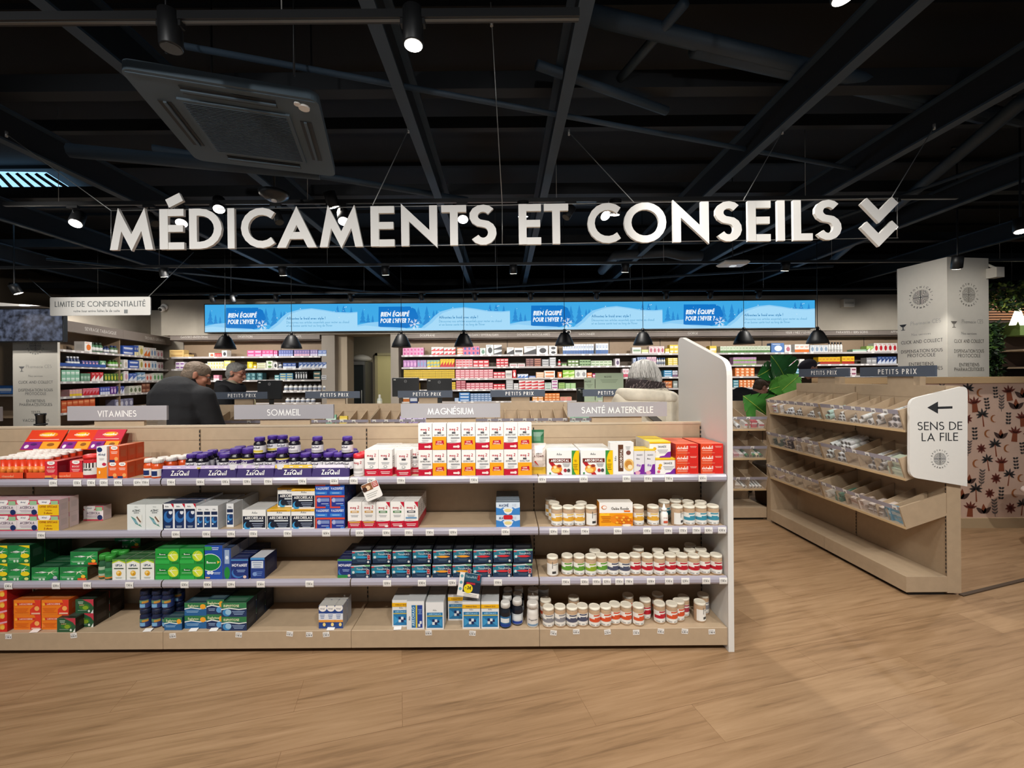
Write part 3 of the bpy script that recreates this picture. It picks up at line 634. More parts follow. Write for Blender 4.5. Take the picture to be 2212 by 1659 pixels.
for i, (px, c, t) in enumerate(((753, '#c99a4a', ('r', .1, .2, .9, .25, '#d8a24e')), (783.5, '#c99a4a', ('r', .1, .2, .9, .25, '#d8a24e')), (814.5, '#3a7a44', ('e', .75, .08, .14, .035, '#f3efe8')), (845, '#3a7a44', ('e', .75, .08, .14, .035, '#f3efe8')), (875, '#4a4f5a', ('r', .1, .36, .9, .42, '#6f9ac0')))):
    corner = [] if i < 2 else [('p', [(.72, 1), (1, 1), (1, .78)], RED)]
    me = magv(c, t) if i < 2 else mag([('r', .2, .58, .8, .66, c), ('l', .5, .605, .4, 1, .06, '#f7f3ee'), ('l', .5, .48, .55, 2, .05, '#a3a5a8'), ('l', .5, .14, .7, 2, .06, '#f0d8d6'), t] + corner)
    place('magnesium_box', me, 'medicine box', G1, 'white-red magnesium box with %s strip' % ('ochre' if i < 2 else 'green' if i < 4 else 'slate'), [px], 2, 1, 4, y=.016 + (.004 if i < 2 else 0), where=', %s of five on second shelf' % nth(i))
# ---- top shelf, left to right
vit = [('p', [(0, .62), (1, .62), (1, 1), (0, 1)], '#e8401f'), ('e', .55, .78, .3, .13, '#f7931e'), ('e', .55, .78, .18, .09, '#fbd33a'), ('t', 'vitascorbol', .52, .72, .13, '#ffffff'), ('l', .5, .56, .8, 1, .06, '#fbe3d8')]
def show_card(w, h, cols):
    ops = [('r', 0, 0, 1, 1, '#e8401f')] 
    n = len(cols); 
    for i, (c1, c2) in enumerate(cols):
        u0, u1 = i/n, (i+1)/n; um = (u0+u1)/2
        if i and c1: ops.append(('r', u0, .47, u1, 1, '#d8344a'))
        ops += [('e', um+.03/n, .76, .26/n, .13, '#f7931e'), ('e', um+.03/n, .76, .15/n, .08, '#fbd33a'), ('t', 'vitascorbol', um, .70, .13, '#ffffff', .17, .6/n), ('l', um, .5, .8/n, 1, .06, '#fbe3d8'),
                ('r', u0+.01, .02, um-.01, .40, '#8a2a8a'), ('r', um+.01, .02, u1-.01, .40, '#f2a32c'), ('e', u0+.14/n, .16, .06/n, .09, '#f6e7f3'), ('e', um+.26/n, .25, .1/n, .08, '#9a5a1e'), ('e', u0+.3/n, .27, .09/n, .06, '#54206a')]
    return ops
for k, (a, b, cols) in enumerate(((-30, 56, [(0, 0)]), (60, 195, [(0, 0), (1, 1)]))):
    xa, xb = fx(a, 1), fx(b, 1); w = xb - xa
    o = empty('display_tray', 'orange counter display with slanted picture card, %s' % ('cut off at the left edge of view' if not k else 'ending beside the bare back panel'), 'display tray', ((xa+xb)/2, YF+.02, SZ[1]), 0, 'orange vitamin displays')
    mb = MB(); c = M('#e8512a', .4); mb.box(-w/2, w/2, 0, .003, 0, .034, c); mb.box(-w/2, w/2, 0, .255, 0, .004, c); mb.box(-w/2, -w/2+.003, 0, .255, 0, .05, c); mb.box(w/2-.003, w/2, 0, .255, 0, .05, c); mb.box(-w/2, w/2, .2, .255, .004, .075, c)
    mb.text('Arbonne'[:0] + 'vitascorbol', (.1*w, -.0006, .01), .014, M('#f6b98e', .5), .15, maxw=w*.3); mb.obj('tray', o)
    card = carton(w, .125, .004, '#e8401f', show_card(w, .125, cols), side='#a82a14')
    q = put('header_card', card, o, (0, .165, .128)); q.rotation_euler = (math.radians(-32), 0, 0); q['label'] = 'orange picture card with purple and yellow fields'
    tubes = 0; nn = 4 if not k else 7
    xs0 = (fx(-8, 1), fx(0, 1)) 
def tube_mesh():
    mb = MB(); mb.lathe([(.0150, 0), (.0152, .002), (.0152, .098)], M('#e2401e', .3), 14); mb.lathe([(.0155, .02), (.0155, .06)], M('#f08a3a', .35), 14); return mb.mesh('tube')
TM = tube_mesh(); mb = MB(); mb.lathe([(.0165, 0), (.0168, .003), (.0168, .012), (.015, .015)], M('#f3ece6', .4), 14); TC = mb.mesh('cap')
for i, px in enumerate((-2, 12, 26, 40, 56, 69, 82, 95)):
    for j in range(5):
        o = empty('effervescent_tube', 'orange effervescent tube with white cap, %s from left, %s of the displays' % (nth(i), 'front row' if not j else nth(j) + ' row'), 'tube', (fx(px, 1) + .012 + j*.004, YF+.045 + j*.036, SZ[1]+.005 + j*.004), 0, 'effervescent tubes in the displays')
        put('body', TM, o); put('cap', TC, o, (0, 0, .098))
bst = carton(.066, .094, .056, '#d22a38', [('r', 0, 0, 1, .2, '#f0a050'), ('e', .5, .92, .32, .12, '#f4f0ea'), ('t', 'Alvityl', .5, .89, .06, NAVY, .2, .5), ('t', 'BOOST', .5, .62, .10, '#fbe9e4'), ('l', .5, .5, .7, 3, .06, '#f2c9bf'), ('e', .72, .16, .2, .1, '#e9603a'), ('r', 0, 0, .7, .08, NAVY)], side='#a01a2c', top='#d8504a')
place('vitamin_box', bst, 'medicine box', G1, 'red vitamin box with white oval and orange foot, nearer the orange tubes', [105], 1, 1, 3, y=.012)
place('vitamin_box', bst, 'medicine box', G1, 'red vitamin box with white oval and orange foot, against the red-lidded jar', [151], 1, 1, 3, y=.03)
def jar(label, px, n, r, h, body, cap, band, ops=None, y=.04, capr=1.0, caph=.2, group='jars on the front shelving', cat='jar', shoulder=False, name='jar', z=0, txt=None, tc='#ffffff', extra=(), Y=None, x=None, rz=0, bh=(.1, .62), neck=.0, sq=1.0):
    o = empty(name, label, cat, (x if x is not None else fx(px, n), Y or YF + y, SZ[n] + z + .0005), rz, group)
    key = (r, h, body, cap, band, capr, caph, shoulder, str(txt), bh, tuple(extra), neck)
    if key not in JARS:
        hb = h*(1-caph); mb = MB(); B = M(body, .25)
        if shoulder: mb.lathe([(r*.93, 0), (r, .004), (r, hb*.74), (r*.93, hb*.86), (r*.70, hb*.97), (r*.70, hb)], B, 20)
        else: mb.lathe([(r*.97, 0), (r, .003), (r, hb-.002), (r*.97, hb)], B, 20)
        def patch(z0, z1, col, a0=-180, a1=180, e=.0004):
            n_ = 18; vs = []
            for i in range(n_+1):
                t = math.radians(-90 + a0 + (a1-a0)*i/n_); vs += [((r+e)*math.cos(t), (r+e)*math.sin(t), z0), ((r+e)*math.cos(t), (r+e)*math.sin(t), z1)]
            mb.add(vs, [(2*i, 2*i+2, 2*i+3, 2*i+1) for i in range(n_)], M(col, .4), True)
        if band: patch(hb*bh[0], hb*bh[1], band, *(() if shoulder or caph > .2 else (-95, 95)))
        for ii, (z0, z1, a0, a1, col) in enumerate(extra): patch(hb*z0, hb*z1, col, a0, a1, .0007 + .0002*ii)
        if txt:
            for i, (tt, z0, hh, col) in enumerate(txt):
                q, tw = text_quads(tt, .17, .1, 0); sx = min(hh, 1.7*r/tw); c = M(col, .4)
                for quad in q: mb.add([((r+.0016)*math.sin((a-tw/2)*sx/r), -(r+.0016)*math.cos((a-tw/2)*sx/r), hb*z0 + b*hh) for a, b in quad[:4]], [(0, 1, 2, 3)], c)
        mc = MB(); rc = r*capr; ch = h*caph
        mc.lathe([(rc, 0), (rc, ch*.8), (rc*.94, ch), (rc*.8, ch*.97)] if shoulder else [(rc*1.03, 0), (rc*1.04, ch*.4), (rc*1.0, ch*.9), (rc*.9, ch), (rc*.86, ch*.8)], M(cap, .4), 20)
        if shoulder:
            for i in range(20): 
                t = 2*PI*i/20; mc.box(rc*math.cos(t)-.0006, rc*math.cos(t)+.0006, rc*math.sin(t)-.0006, rc*math.sin(t)+.0006, 0, ch*.75, M(cap, .4))
        JARS[key] = (mb.mesh('body'), mc.mesh('cap'), hb)
    a, b, hb = JARS[key]; put('body', a, o); put('cap' if shoulder else 'lid', b, o, (0, 0, hb)); return o
JARS = {}
jar('dark red energy jar with bright red screw lid beside the tall white and orange box', 195, 1, .041, .125, '#c8202a', '#d8261f', '#e9e4df', y=.05, capr=1.02, caph=.16, bh=(.2, .8), extra=((.55, .8, -180, 180, '#2a2224'), (.06, .2, -180, 180, '#a8182a')), txt=[('ÉNERGIE', .42, .010, '#2a2224')], name='energy_jar')
alv = carton(.054, .172, .05, '#f2efec', [('r', 0, 0, 1, .45, '#f08a1e'), ('e', .4, .44, .7, .1, '#f2efec'), ('e', .3, .9, .26, .075, NAVY), ('t', 'Alvityl', .5, .72, .07, NAVY), ('l', .5, .62, .5, 2, .035, '#b9b3ae'), ('e', .75, .45, .2, .05, '#c22a4a'), ('e', .3, .2, .08, .05, '#fbe9c8')], side='#ece8e4')
place('vitamin_box', alv, 'medicine box', G1, 'tall white and orange vitamin box with navy disc on the top shelf', [217], 1, 1, 1, y=.01)
alo = carton(.051, .085, .05, '#e65a28', [('e', .5, .9, .36, .13, '#f4f0ea'), ('t', 'Alvityl', .5, .86, .07, NAVY, .2, .55), ('l', .5, .62, .7, 2, .09, '#fbe0d0'), ('r', 0, 0, .55, .14, NAVY), ('e', .72, .2, .2, .12, '#f4a860')], side='#c9481c', top='#e87848')
place('vitamin_box', alo, 'medicine box', G1, 'small orange vitamin box, lower tier beside the tall white one', [238, 258.5], 1, 1, 3, y=.018)
place('vitamin_box', alo, 'medicine box', G1, 'small orange vitamin box on top of the lower tier', [240], 1, 1, 3, y=.022, z0=.0862)
for i, (px, y, c) in enumerate(((318, .05, 0), (342, .03, 0), (331, .095, 0), (353, .085, 0), (345, .14, 0), (365, .13, 0), (362, .18, 0), (378, .185, 1))):
    jar('amber gummy bottle with %s lid, %s of the cluster left of the purple trays' % ('an orange' if c else 'a white', nth(i)), px, 1, .0285, .1, '#d8521c', '#e86a30' if c else '#efe9e4', '#e9e2da' if i != 1 else '#ece6e0', y=y, capr=.86, caph=.2, shoulder=True, cat='bottle', name='gummy_bottle', group='amber gummy bottles', extra=((.18, .5, -40, 30, NAVY),), bh=(.12, .62))
# purple trays
for k in range(5):
    xa, xb = fx(354 + 80.7*k, 1), fx(353.5 + 80.7*(k+1), 1); w = xb - xa - .001
    o = empty('display_tray', 'purple cardboard tray with white lettering, %s from left' % nth(k), 'display tray', ((xa+xb)/2, YF+.008, SZ[1]+.0005), 0, 'purple sleep gummy trays')
    mb = MB(); P_ = M('#2e1a60', .5); mb.add([(-w/2, 0, 0), (w/2, 0, 0), (w/2, .012, .047), (-w/2, .012, .047)], [(0, 1, 2, 3)], P_); mb.box(-w/2, w/2, .016, .24, 0, .033, P_); mb.box(-w/2, -w/2+.002, .005, .24, 0, .047, P_); mb.box(w/2-.002, w/2, .005, .24, 0, .047, P_); mb.box(-w/2, w/2, .238, .24, 0, .06, P_)
    mb.text('ZzzQuil', (0, -.0004+.0028, .0135), .026, WHITE, .17, x=(1, 0, 0), y=(0, .25, .968), maxw=w*.48)
    mb.add([(-.018, .0058, .031), (-.004, .0075, .038), (.0, .0085, .043), (-.010, .0075, .0385)], [(0, 1, 2, 3)], WHITE); mb.obj('tray', o)
    c = ('#c9b8dc', '#cbbcdf', '#c9b8dc', '#e6c34a', '#dfd8e6')[k]
    mb = MB(); mb.add([(-w/2, .012, .047), (w/2, .012, .047), (w/2, .016, .064), (-w/2, .016, .064)], [(0, 1, 2, 3)], M(c, .45))
    for i in range(4):
        x = -w/2 + w*(i+.5)/4; mb.add([(x-.012 + .012*math.cos(t*PI/5), .0128 + .004*.5*(1+math.sin(t*PI/5)), .0505 + .0042*(1+math.sin(t*PI/5))) for t in range(10)], [tuple(range(10))], M('#6a4a9c' if k < 3 else '#a8662a', .5)); mb.box(x+.003, x+.022, .0126, .0132, .052, .057, M('#f6f2fa', .5))
    mb.obj('inner_strip', o)
ZB, ZC = '#17121f', '#4d3192'
def zz(i, px, y, tall, z, lb, txt):
    jar(lb, px, 1, .030 if not tall else .033, .088 if not tall else .118, ZB, ZC, '#e8e6ea', y=y, capr=.84, caph=.24, shoulder=True, cat='bottle', name='gummy_bottle', group='purple-capped gummy bottles', z=z, extra=((.12, .3, -70, 70, '#d9c24a' if i % 4 == 1 else '#b7b3bc'),) if not tall else ((.66, .72, -180, 180, '#d9c24a'), (.42, .62, -180, 180, '#3c2a66')), txt=[('ZzzQuil', .44, .011, '#2a1c4a' if not tall else '#ffffff')], bh=(.08, .66), rz=random.uniform(-.5, .5))
lo = [(408, .055, 0), (432, .05, 0), (458, .12, 0), (480, .055, 0), (505, .05, 1), (531, .055, 1), (557, .05, 0), (581, .055, 0), (607, .05, 1), (632, .055, 0), (656, .055, 0), (681, .05, 0), (706, .055, 0), (728.5, .055, 0), (750, .05, 0)]
for i, (px, y, tall) in enumerate(lo): zz(i, px, y, tall, .034, 'purple-capped dark gummy bottle, %s from left in the front row of the trays' % nth(i), 1)
bk = [(402, .115), (425, .115), (445, .185), (470, .12), (498, .115), (524, .12), (556, .115), (580, .12), (604, .12), (630, .12), (655, .12), (680, .115), (705, .12), (730, .12), (752, .115), (418, .18), (540, .18), (590, .18), (640, .18), (690, .18), (740, .18)]
for i, (px, y) in enumerate(bk): zz(i, px, y, 1 if 495 < px < 530 and y < .13 else 0, .034, 'purple-capped dark gummy bottle standing behind, %s of the rear ones counted from left' % nth(i), 1)
for i, (px, y) in enumerate(((557, .05), (571, .115), (592, .12), (632, .055), (682, .055), (748, .05))): zz(i*4 + (1 if i < 3 else 0), px, y, 0, .123, 'purple-capped gummy bottle stacked on another, %s from left of the upper tier' % nth(i), 1)
for i, (px, y) in enumerate(((774, .045), (778, .11), (784, .17))): jar('white magnesium tub with red lid, %s' % ('at the front beside the last purple tray' if not i else nth(i) + ' behind the front one'), px, 1, .029, .118, '#efecea', '#d01f2e', '#efecea', y=y, capr=1.0, caph=.2, name='magnesium_tub', txt=[('mag 2', .72, .014, '#b5142e')], extra=((.1, .2, -60, 60, '#c8c2bf'), (.3, .45, -50, 50, '#bdb8b6')), bh=(.05, .9))
def pouch(px, y, z, w, h, cols, label, n=1):
    o = empty('snack_pouch', label, 'pouch', (fx(px, n), YF + y, SZ[n] + z), 0, None)
    mb = MB(); N = 8; vs, fs = [], []
    for i in range(N+1):
        t = i/N; th = .024*math.sin(PI*min(1, (1-t)*1.15+.02))*.9 + .001; ww = w/2*(1 - .04*math.sin(PI*t))
        vs += [(-ww, 0, t*h), (-ww*.5, -th, t*h), (ww*.5, -th, t*h), (ww, 0, t*h), (ww*.5, th, t*h), (-ww*.5, th, t*h)]
    for i in range(N):
        c = cols[min(len(cols)-1, int(i*len(cols)/N))]
        mb.add(vs[i*6:i*6+12], [(j, (j+1) % 6, 6+(j+1) % 6, 6+j) for j in range(6)], M(c, .35))
    mb.obj('bag', o)
    mb = MB(); mb.box(-w/2, w/2, -.002, .002, h, h+.012, M(cols[-1], .35)); mb.obj('top_seal', o); return o
o = pouch(1163, .11, .03, .078, .19, ['#d9c9a4', '#d8b84a', '#cfc06a', '#3a7a52', '#2f6f4a'], 'green-topped snack pouch leaning behind the pink-white one')
o = pouch(1164, .05, 0, .080, .155, ['#d8b23a', '#e6d9cf', '#ecdfd6', '#efe2da', '#efe2da'], 'pale pink pouch with yellow foot between magnesium boxes and honey snack boxes')
mb = MB(); mb.text('ARKO', (0, -.0245, .110), .009, INK, .17); mb.text('ATOMIS', (0, -.0255, .096), .011, M('#5a1c1c', .5), .19); mb.obj('lettering', o); mb = MB(); mb.add([(-.026, -.0262, .072), (-.018, -.0262, .076), (.0, -.0262, .05), (-.008, -.0262, .054)], [(0, 1, 2, 3)], M('#b0362a', .5)); mb.obj('emblem', o)
ark = carton(.172, .131, .115, '#f3f2ef', [('r', .77, 0, 1, 1, '#3f8f3f'), ('e', 1.0, .5, .2, .55, '#f2c40c'), ('t', '10', .885, .53, .1, '#7a5a10'), ('l', .885, .42, .14, 4, .07, '#8a6a14'), ('t', 'Arko', .38, .82, .09, '#5c6064'), ('r', .06, .52, .74, .68, '#6b2a20'), ('t', 'ARKOROYAL', .4, .55, .10, '#ffffff', .2, .62), ('p', [(.06, .52), (.2, .52), (.5, 0), (.36, 0)], '#b3202a'), ('e', .3, .25, .17, .17, '#e8933a'), ('e', .27, .2, .12, .09, '#f5d06a'), ('e', .38, .38, .07, .06, '#9a3a2a'), ('e', .25, .33, .05, .05, '#f7e3b0'), ('l', .6, .46, .24, 3, .05, '#a8aaac'), ('e', .565, .2, .05, .07, '#a52a3a'), ('e', .67, .2, .05, .07, '#4a4a4c'), ('r', .07, .05, .12, .12, '#3a8a4a')], side='#e8e6e2')
place('honey_snack_box', ark, 'medicine box', G1, 'wide white box with green and yellow band', [1181, 1253.5], 1, 1, 2, y=.014, where='')
for o in bpy.data.objects:
    if o.get('label', '').startswith('wide white box'): pass
bar = carton(.125, .172, .05, '#f0efec', [('r', .34, .1, .56, .93, '#5f3a24'), ('v', 'ARKOROYAL', .52, .5, .11, '#f3efe8'), ('v', 'Arko', .26, .5, .09, '#5c6064'), ('e', .78, .68, .1, .07, '#7a5048'), ('e', .8, .3, .22, .19, '#e9c27a'), ('e', .78, .32, .15, .12, '#c98a3a'), ('e', .84, .24, .1, .07, '#f7e3b8'), ('l', .76, .86, .2, 3, .04, '#b3b3b3')], side='#dcd9d5')
place('honey_snack_box', bar, 'medicine box', G1, 'upright white box with brown vertical lettering strip', [1317], 1, 1, 1, y=.016)
pur = carton(.055, .135, .05, '#e4e2e4', [('r', 0, .94, 1, 1, '#e8c21c'), ('p', [(0, 0), (1, 0), (1, .42), (.75, .4), (.6, .2), (.3, .12), (0, .1)], '#7a2a9a'), ('t', 'IMMEX', .55, .75, .06, '#6a6a72'), ('t', 'Ritte', .4, .6, .06, '#4a4a52'), ('e', .35, .38, .1, .045, '#a58ac0'), ('e', .55, .36, .1, .04, '#a58ac0'), ('e', .35, .08, .25, .07, '#e3a8b8')], top='#e8c21c', side='#d5d2d6')
place('syrup_box', pur, 'medicine box', G1, 'narrow grey and purple box with yellow top', [1367.5, 1390.5], 1, 1, 2, y=.012)
pyl = carton(.115, .085, .11, '#f1efec', [('r', 0, .88, 1, 1, '#f0c81a'), ('p', [(.45, 0), (1, 0), (1, .38), (.85, .34), (.7, .12), (.5, .08)], '#7a2a9a'), ('t', 'IMMEX', .6, .62, .14, '#5a5a62', .16, .4), ('l', .62, .46, .5, 3, .09, '#a9a9ae'), ('e', .24, .56, .08, .1, '#e8b41c'), ('e', .2, .38, .08, .1, '#d89a1a'), ('e', .16, .16, .07, .09, '#d8607a'), ('r', .02, .9, .98, .93, '#d89a1a')], top='#f2d02a', side='#e6e2da')
place('syrup_box', pyl, 'medicine box', G1, 'wide white, purple and yellow box, lower of the crooked pair', [1414], 1, 1, 2, y=.02)
place('syrup_box', pyl, 'medicine box', G1, 'wide white, purple and yellow box, upper of the crooked pair', [1404], 1, 1, 2, y=.035, z0=.0862, rz=.03)
ris = carton(.120, .0535, .075, '#d4281f', [('r', 0, 0, .08, 1, '#f0843a'), ('r', 0, 0, .5, 1, '#dd4a24'), ('t', 'ristabil', .30, .48, .34, '#fbeee6', .19, .5), ('l', .3, .3, .45, 1, .16, '#f2b8a4'), ('r', .05, .08, .62, .12, '#f0a080'), ('l', .78, .74, .3, 2, .1, '#eeb0a0')], side='#b01f1a', top='#e05a3a')
place('joint_care_box', ris, 'medicine box', G1, 'flat red box with white lettering at the right end', [1457, 1510.5], 1, 3, 3, y=.012)
# ---- second shelf
ace = carton(.112, .082, .05, '#e9dfe2', [('r', 0, .72, 1, 1, '#d2405e'), ('e', .3, .92, .3, .28, '#f4f1f0'), ('t', 'Alvityl', .3, .82, .1, NAVY, .18, .4), ('r', .62, .68, .96, .94, '#9ac49a'), ('t', 'ACEROLA', .5, .44, .17, '#7a6a80', .14), ('l', .45, .32, .6, 2, .09, '#b8aab5'), ('r', 0, 0, 1, .1, '#d03a55'), ('e', .84, .22, .13, .18, NAVY), ('r', .0, .1, .7, .16, '#b8d0b8')], side='#e6d4d8', top='#d9b4bc')
acy = carton(.112, .082, .05, '#e9dfe2', [('r', 0, .72, 1, 1, '#d2405e'), ('e', .3, .92, .3, .28, '#f4f1f0'), ('t', 'Alvityl', .3, .82, .1, NAVY, .18, .4), ('r', .62, .68, .96, .94, '#9ac49a'), ('r', 0, 0, 1, .7, '#f2c318'), ('t', 'OFFRE SPÉCIALE', .5, .5, .14, '#a04a14', .2, .86), ('t', '1 achetée', .5, .3, .1, '#a04a14', .17, .4), ('t', '2 offertes', .5, .1, .12, '#a04a14', .2, .7)], side='#e6d4d8', top='#d9b4bc')
place('vitamin_box', ace, 'medicine box', G1, 'pink-white vitamin box without yellow label', [-46, -.5, 45], 2, 2, 2, y=.012, ncol=3)
place('vitamin_box', acy, 'medicine box', G1, 'pink vitamin box with yellow offer label beside its plain neighbours', [90.5], 2, 2, 2, y=.012)
place('vitamin_box', ace, 'medicine box', G1, 'pink vitamin box standing alone behind the yellow-labelled ones', [124], 2, 1, 1, y=.17)
azi = carton(.098, .137, .075, '#dfe4e2', [('t', 'Arko', .5, .88, .055, '#8a9090'), ('t', 'AZINC', .5, .72, .085, '#4a5254', .2), ('t', 'SENIOR', .5, .65, .05, '#7a8284', .2, .4), ('p', [(.2, .55), (.5, .42), (.8, .12), (.45, .25)], '#4a8a78'), ('p', [(.42, .5), (.8, .6), (.82, .3), (.62, .2)], '#e4e6e0'), ('p', [(.5, .5), (.55, .55), (.78, .32), (.7, .3)], '#7a5a4a'), ('p', [(.24, .5), (.5, .38), (.66, .2), (.42, .3)], '#7aa8b8'), ('l', .6, .1, .0, 1, .03, '#a9b0b0')], side='#d5d9d8', top='#c6ccca')
place('supplement_box', azi, 'medicine box', G1, 'pale white box with a green leaf drawing', [281.5, 320.5], 2, 1, 2, y=.012)
slp = carton(.059, .14, .07, '#eceef0', [('r', .08, .06, .92, .78, '#17305e'), ('e', .5, .5, .4, .22, '#2f6fb4'), ('e', .62, .58, .28, .15, '#17305e'), ('e', .72, .68, .16, .09, '#dfe6ee'), ('t', 'Arko', .4, .87, .06, '#5a6068'), ('r', .08, .72, .92, .8, '#16233f'), ('l', .5, .14, .5, 2, .04, '#c9d3e0'), ('p', [(.76, 1), (1, 1), (1, .84)], RED)], side='#d9dce0', top='#2a3550')
place('sleep_aid_box', slp, 'medicine box', G1, 'white and navy box with crescent moon and red corner', [357.5, 381.5, 405], 2, 1, 3, y=.012)
thn = carton(.0385, .127, .075, '#e6e8ea', [('r', .08, .62, .92, .76, '#1b2a4c'), ('r', .08, .1, .92, .55, '#1d3a6a'), ('e', .5, .4, .34, .13, '#3a86c8'), ('e', .62, .45, .24, .09, '#1d3a6a'), ('t', 'Arko', .5, .83, .06, '#5a6068'), ('e', .3, .24, .1, .04, '#e4ecf4')], side='#c9cbcd', top='#b9bcc0')
place('sleep_aid_box', thn, 'medicine box', G1, 'slim white and blue box beside the crescent moon boxes', [429.5, 445, 460.5], 2, 1, 3, y=.012)
place('sleep_aid_box', thn, 'medicine box', G1, 'slim white and blue box set back right of its row', [484], 2, 1, 3, y=.05)
rlx = lambda off: carton(.124, .104, .06, '#efefec', [('t', 'Arko', .52, .80, .12, '#5a6068', .15, .4), ('r', .02, .08, .98, .68, '#1b2233'), ('t', 'ARKORELAX', .5, .51, .14, '#f4f4f2', .17, .86), ('r', .3, .4, .9, .46, '#dfe6ea'), ('e', .2, .18, .15, .2, '#3f9ad0'), ('e', .25, .24, .12, .16, '#1b2233'), ('l', .66, .28, .5, 3, .09, '#8f9ab0')] + ([('r', 0, .91, 1, 1, '#e8b01c'), ('l', .5, .93, .7, 1, .08, '#b07a10')] if off else []), side='#d8d8d6', top='#e8b01c' if off else '#cfcfcd')
R0, R1 = rlx(0), rlx(1)
place('relaxation_box', R0, 'medicine box', G1, 'white and black box without yellow edge, left end of the moon-picture boxes', [528.5], 2, 1, 4, y=.012)
place('relaxation_box', R1, 'medicine box', G1, 'white and black box with yellow top edge, lower level', [581.5, 633], 2, 1, 3, y=.012)
place('relaxation_box', R1, 'medicine box', G1, 'white and black box with yellow top edge, upper left one pushed back', [596], 2, 1, 2, y=.05, z0=.106)
place('relaxation_box', R1, 'medicine box', G1, 'white and black box with yellow top edge, upper right one', [633], 2, 1, 2, y=.018, z0=.106)
va = carton(.078, .0585, .055, '#2352b0', [('r', .0, .86, .7, 1, '#d8483a'), ('t', 'VALDISPERT', .5, .52, .22, '#e6ecf6', .16), ('r', 0, .1, .8, .36, '#3a86d8'), ('l', .4, .2, .5, 1, .1, '#cfe0f4')], side='#15285c', top='#223a78')
vb = carton(.078, .0585, .055, '#d84a34', [('r', .1, 0, 1, .84, '#27388c'), ('e', .26, .58, .14, .2, '#a8b4d8'), ('r', .36, .45, .95, .75, '#7a8cc0'), ('l', .66, .22, .5, 1, .14, '#b8c4e4'), ('r', .72, .04, .96, .14, '#3a86d8')], side='#15285c', top='#223a78')
for k in range(4):
    place('calming_tablet_box', va if k % 2 else vb, 'medicine box', G1, '%s box, %s level of the blue stack' % ('blue and white lettered' if k % 2 else 'blue box with orange edge', ('lowest', 'second', 'third', 'top')[k]), [684.5, 716], 2, 1, 3, y=.014, z0=k*.059)
mgn = carton(.127, .066, .03, '#d4e2f0', [('p', [(0, 0), (1, 0), (1, .6), (.8, .5), (.7, .62), (.6, .4), (.4, .4), (.3, .62), (.2, .5), (0, .6)], '#3b82c8'), ('t', 'MAGNÉ', .32, .66, .22, '#27406e', .18, .4), ('t', 'VIE', .76, .66, .22, '#c0ccdc', .18, .3), ('p', [(.28, .5), (.5, .56), (.72, .5), (.64, .16), (.5, .02), (.36, .16)], '#e8ecf0'), ('e', .5, .36, .16, .14, '#e4d490')], side='#3b5a7a', top='#6b7a88')
mgr = carton(.127, .066, .03, '#d4e2f0', [('p', [(0, 0), (1, 0), (1, .6), (.8, .5), (.7, .62), (.6, .4), (.4, .4), (.3, .62), (.2, .5), (0, .6)], '#3b82c8'), ('t', 'MAGNÉ', .32, .66, .22, '#27406e', .18, .4), ('t', 'VIE', .76, .66, .22, '#c0ccdc', .18, .3), ('p', [(.28, .5), (.5, .56), (.72, .5), (.64, .16), (.5, .02), (.36, .16)], '#e8ecf0'), ('e', .5, .36, .16, .14, '#e4d490'), ('r', .36, .66, .64, 1, '#c8202e'), ('e', .36, .83, .06, .17, '#c8202e'), ('e', .64, .83, .06, .17, '#c8202e')], side='#3b5a7a', top='#6b7a88')
place('magnesium_box', mgr, 'medicine box', G1, 'light blue and white magnesium box with red badge, bottom of the lone stack', [1072], 2, 1, 7, y=.012)
place('magnesium_box', mgn, 'medicine box', G1, 'light blue and white magnesium box on the lone stack', [1072], 2, 1, 7, y=.012, z0=.067)
gel = carton(.178, .128, .06, '#f2f0ec', [('r', .0, 0, 1, .56, '#f0a018'), ('p', [(0, .5), (.08, .56), (.2, .52), (.3, .56), (.3, .45), (0, .45)], '#f6c42c'), ('e', .62, .3, .3, .2, '#e8861a'), ('e', .8, .2, .22, .16, '#d9701a'), ('t', 'Gelée Royale', .62, .70, .11, '#4a4038', .16, .6), ('r', .74, .6, .92, .67, '#e8782a'), ('e', .14, .8, .08, .08, '#d8742a'), ('e', .15, .8, .06, .06, '#f2f0ec'), ('l', .2, .4, .3, 4, .07, '#c86a10'), ('p', [(.66, .06), (.72, .1), (.9, .1), (.96, .06), (.9, .02), (.72, .02)], '#f7e8cc')] + [('e', .52 + .1*(i % 5) + .05*(i//5 % 2), .38 - .1*(i//5), .04, .045, ('#f6b43a', '#e07a18')[i % 2]) for i in range(13)], side='#d8861a', top='#e6e0d6')
place('royal_jelly_box', gel, 'medicine box', G1, 'white and orange royal jelly box with honeycomb print', [1293.5], 2, 1, 1, y=.014)
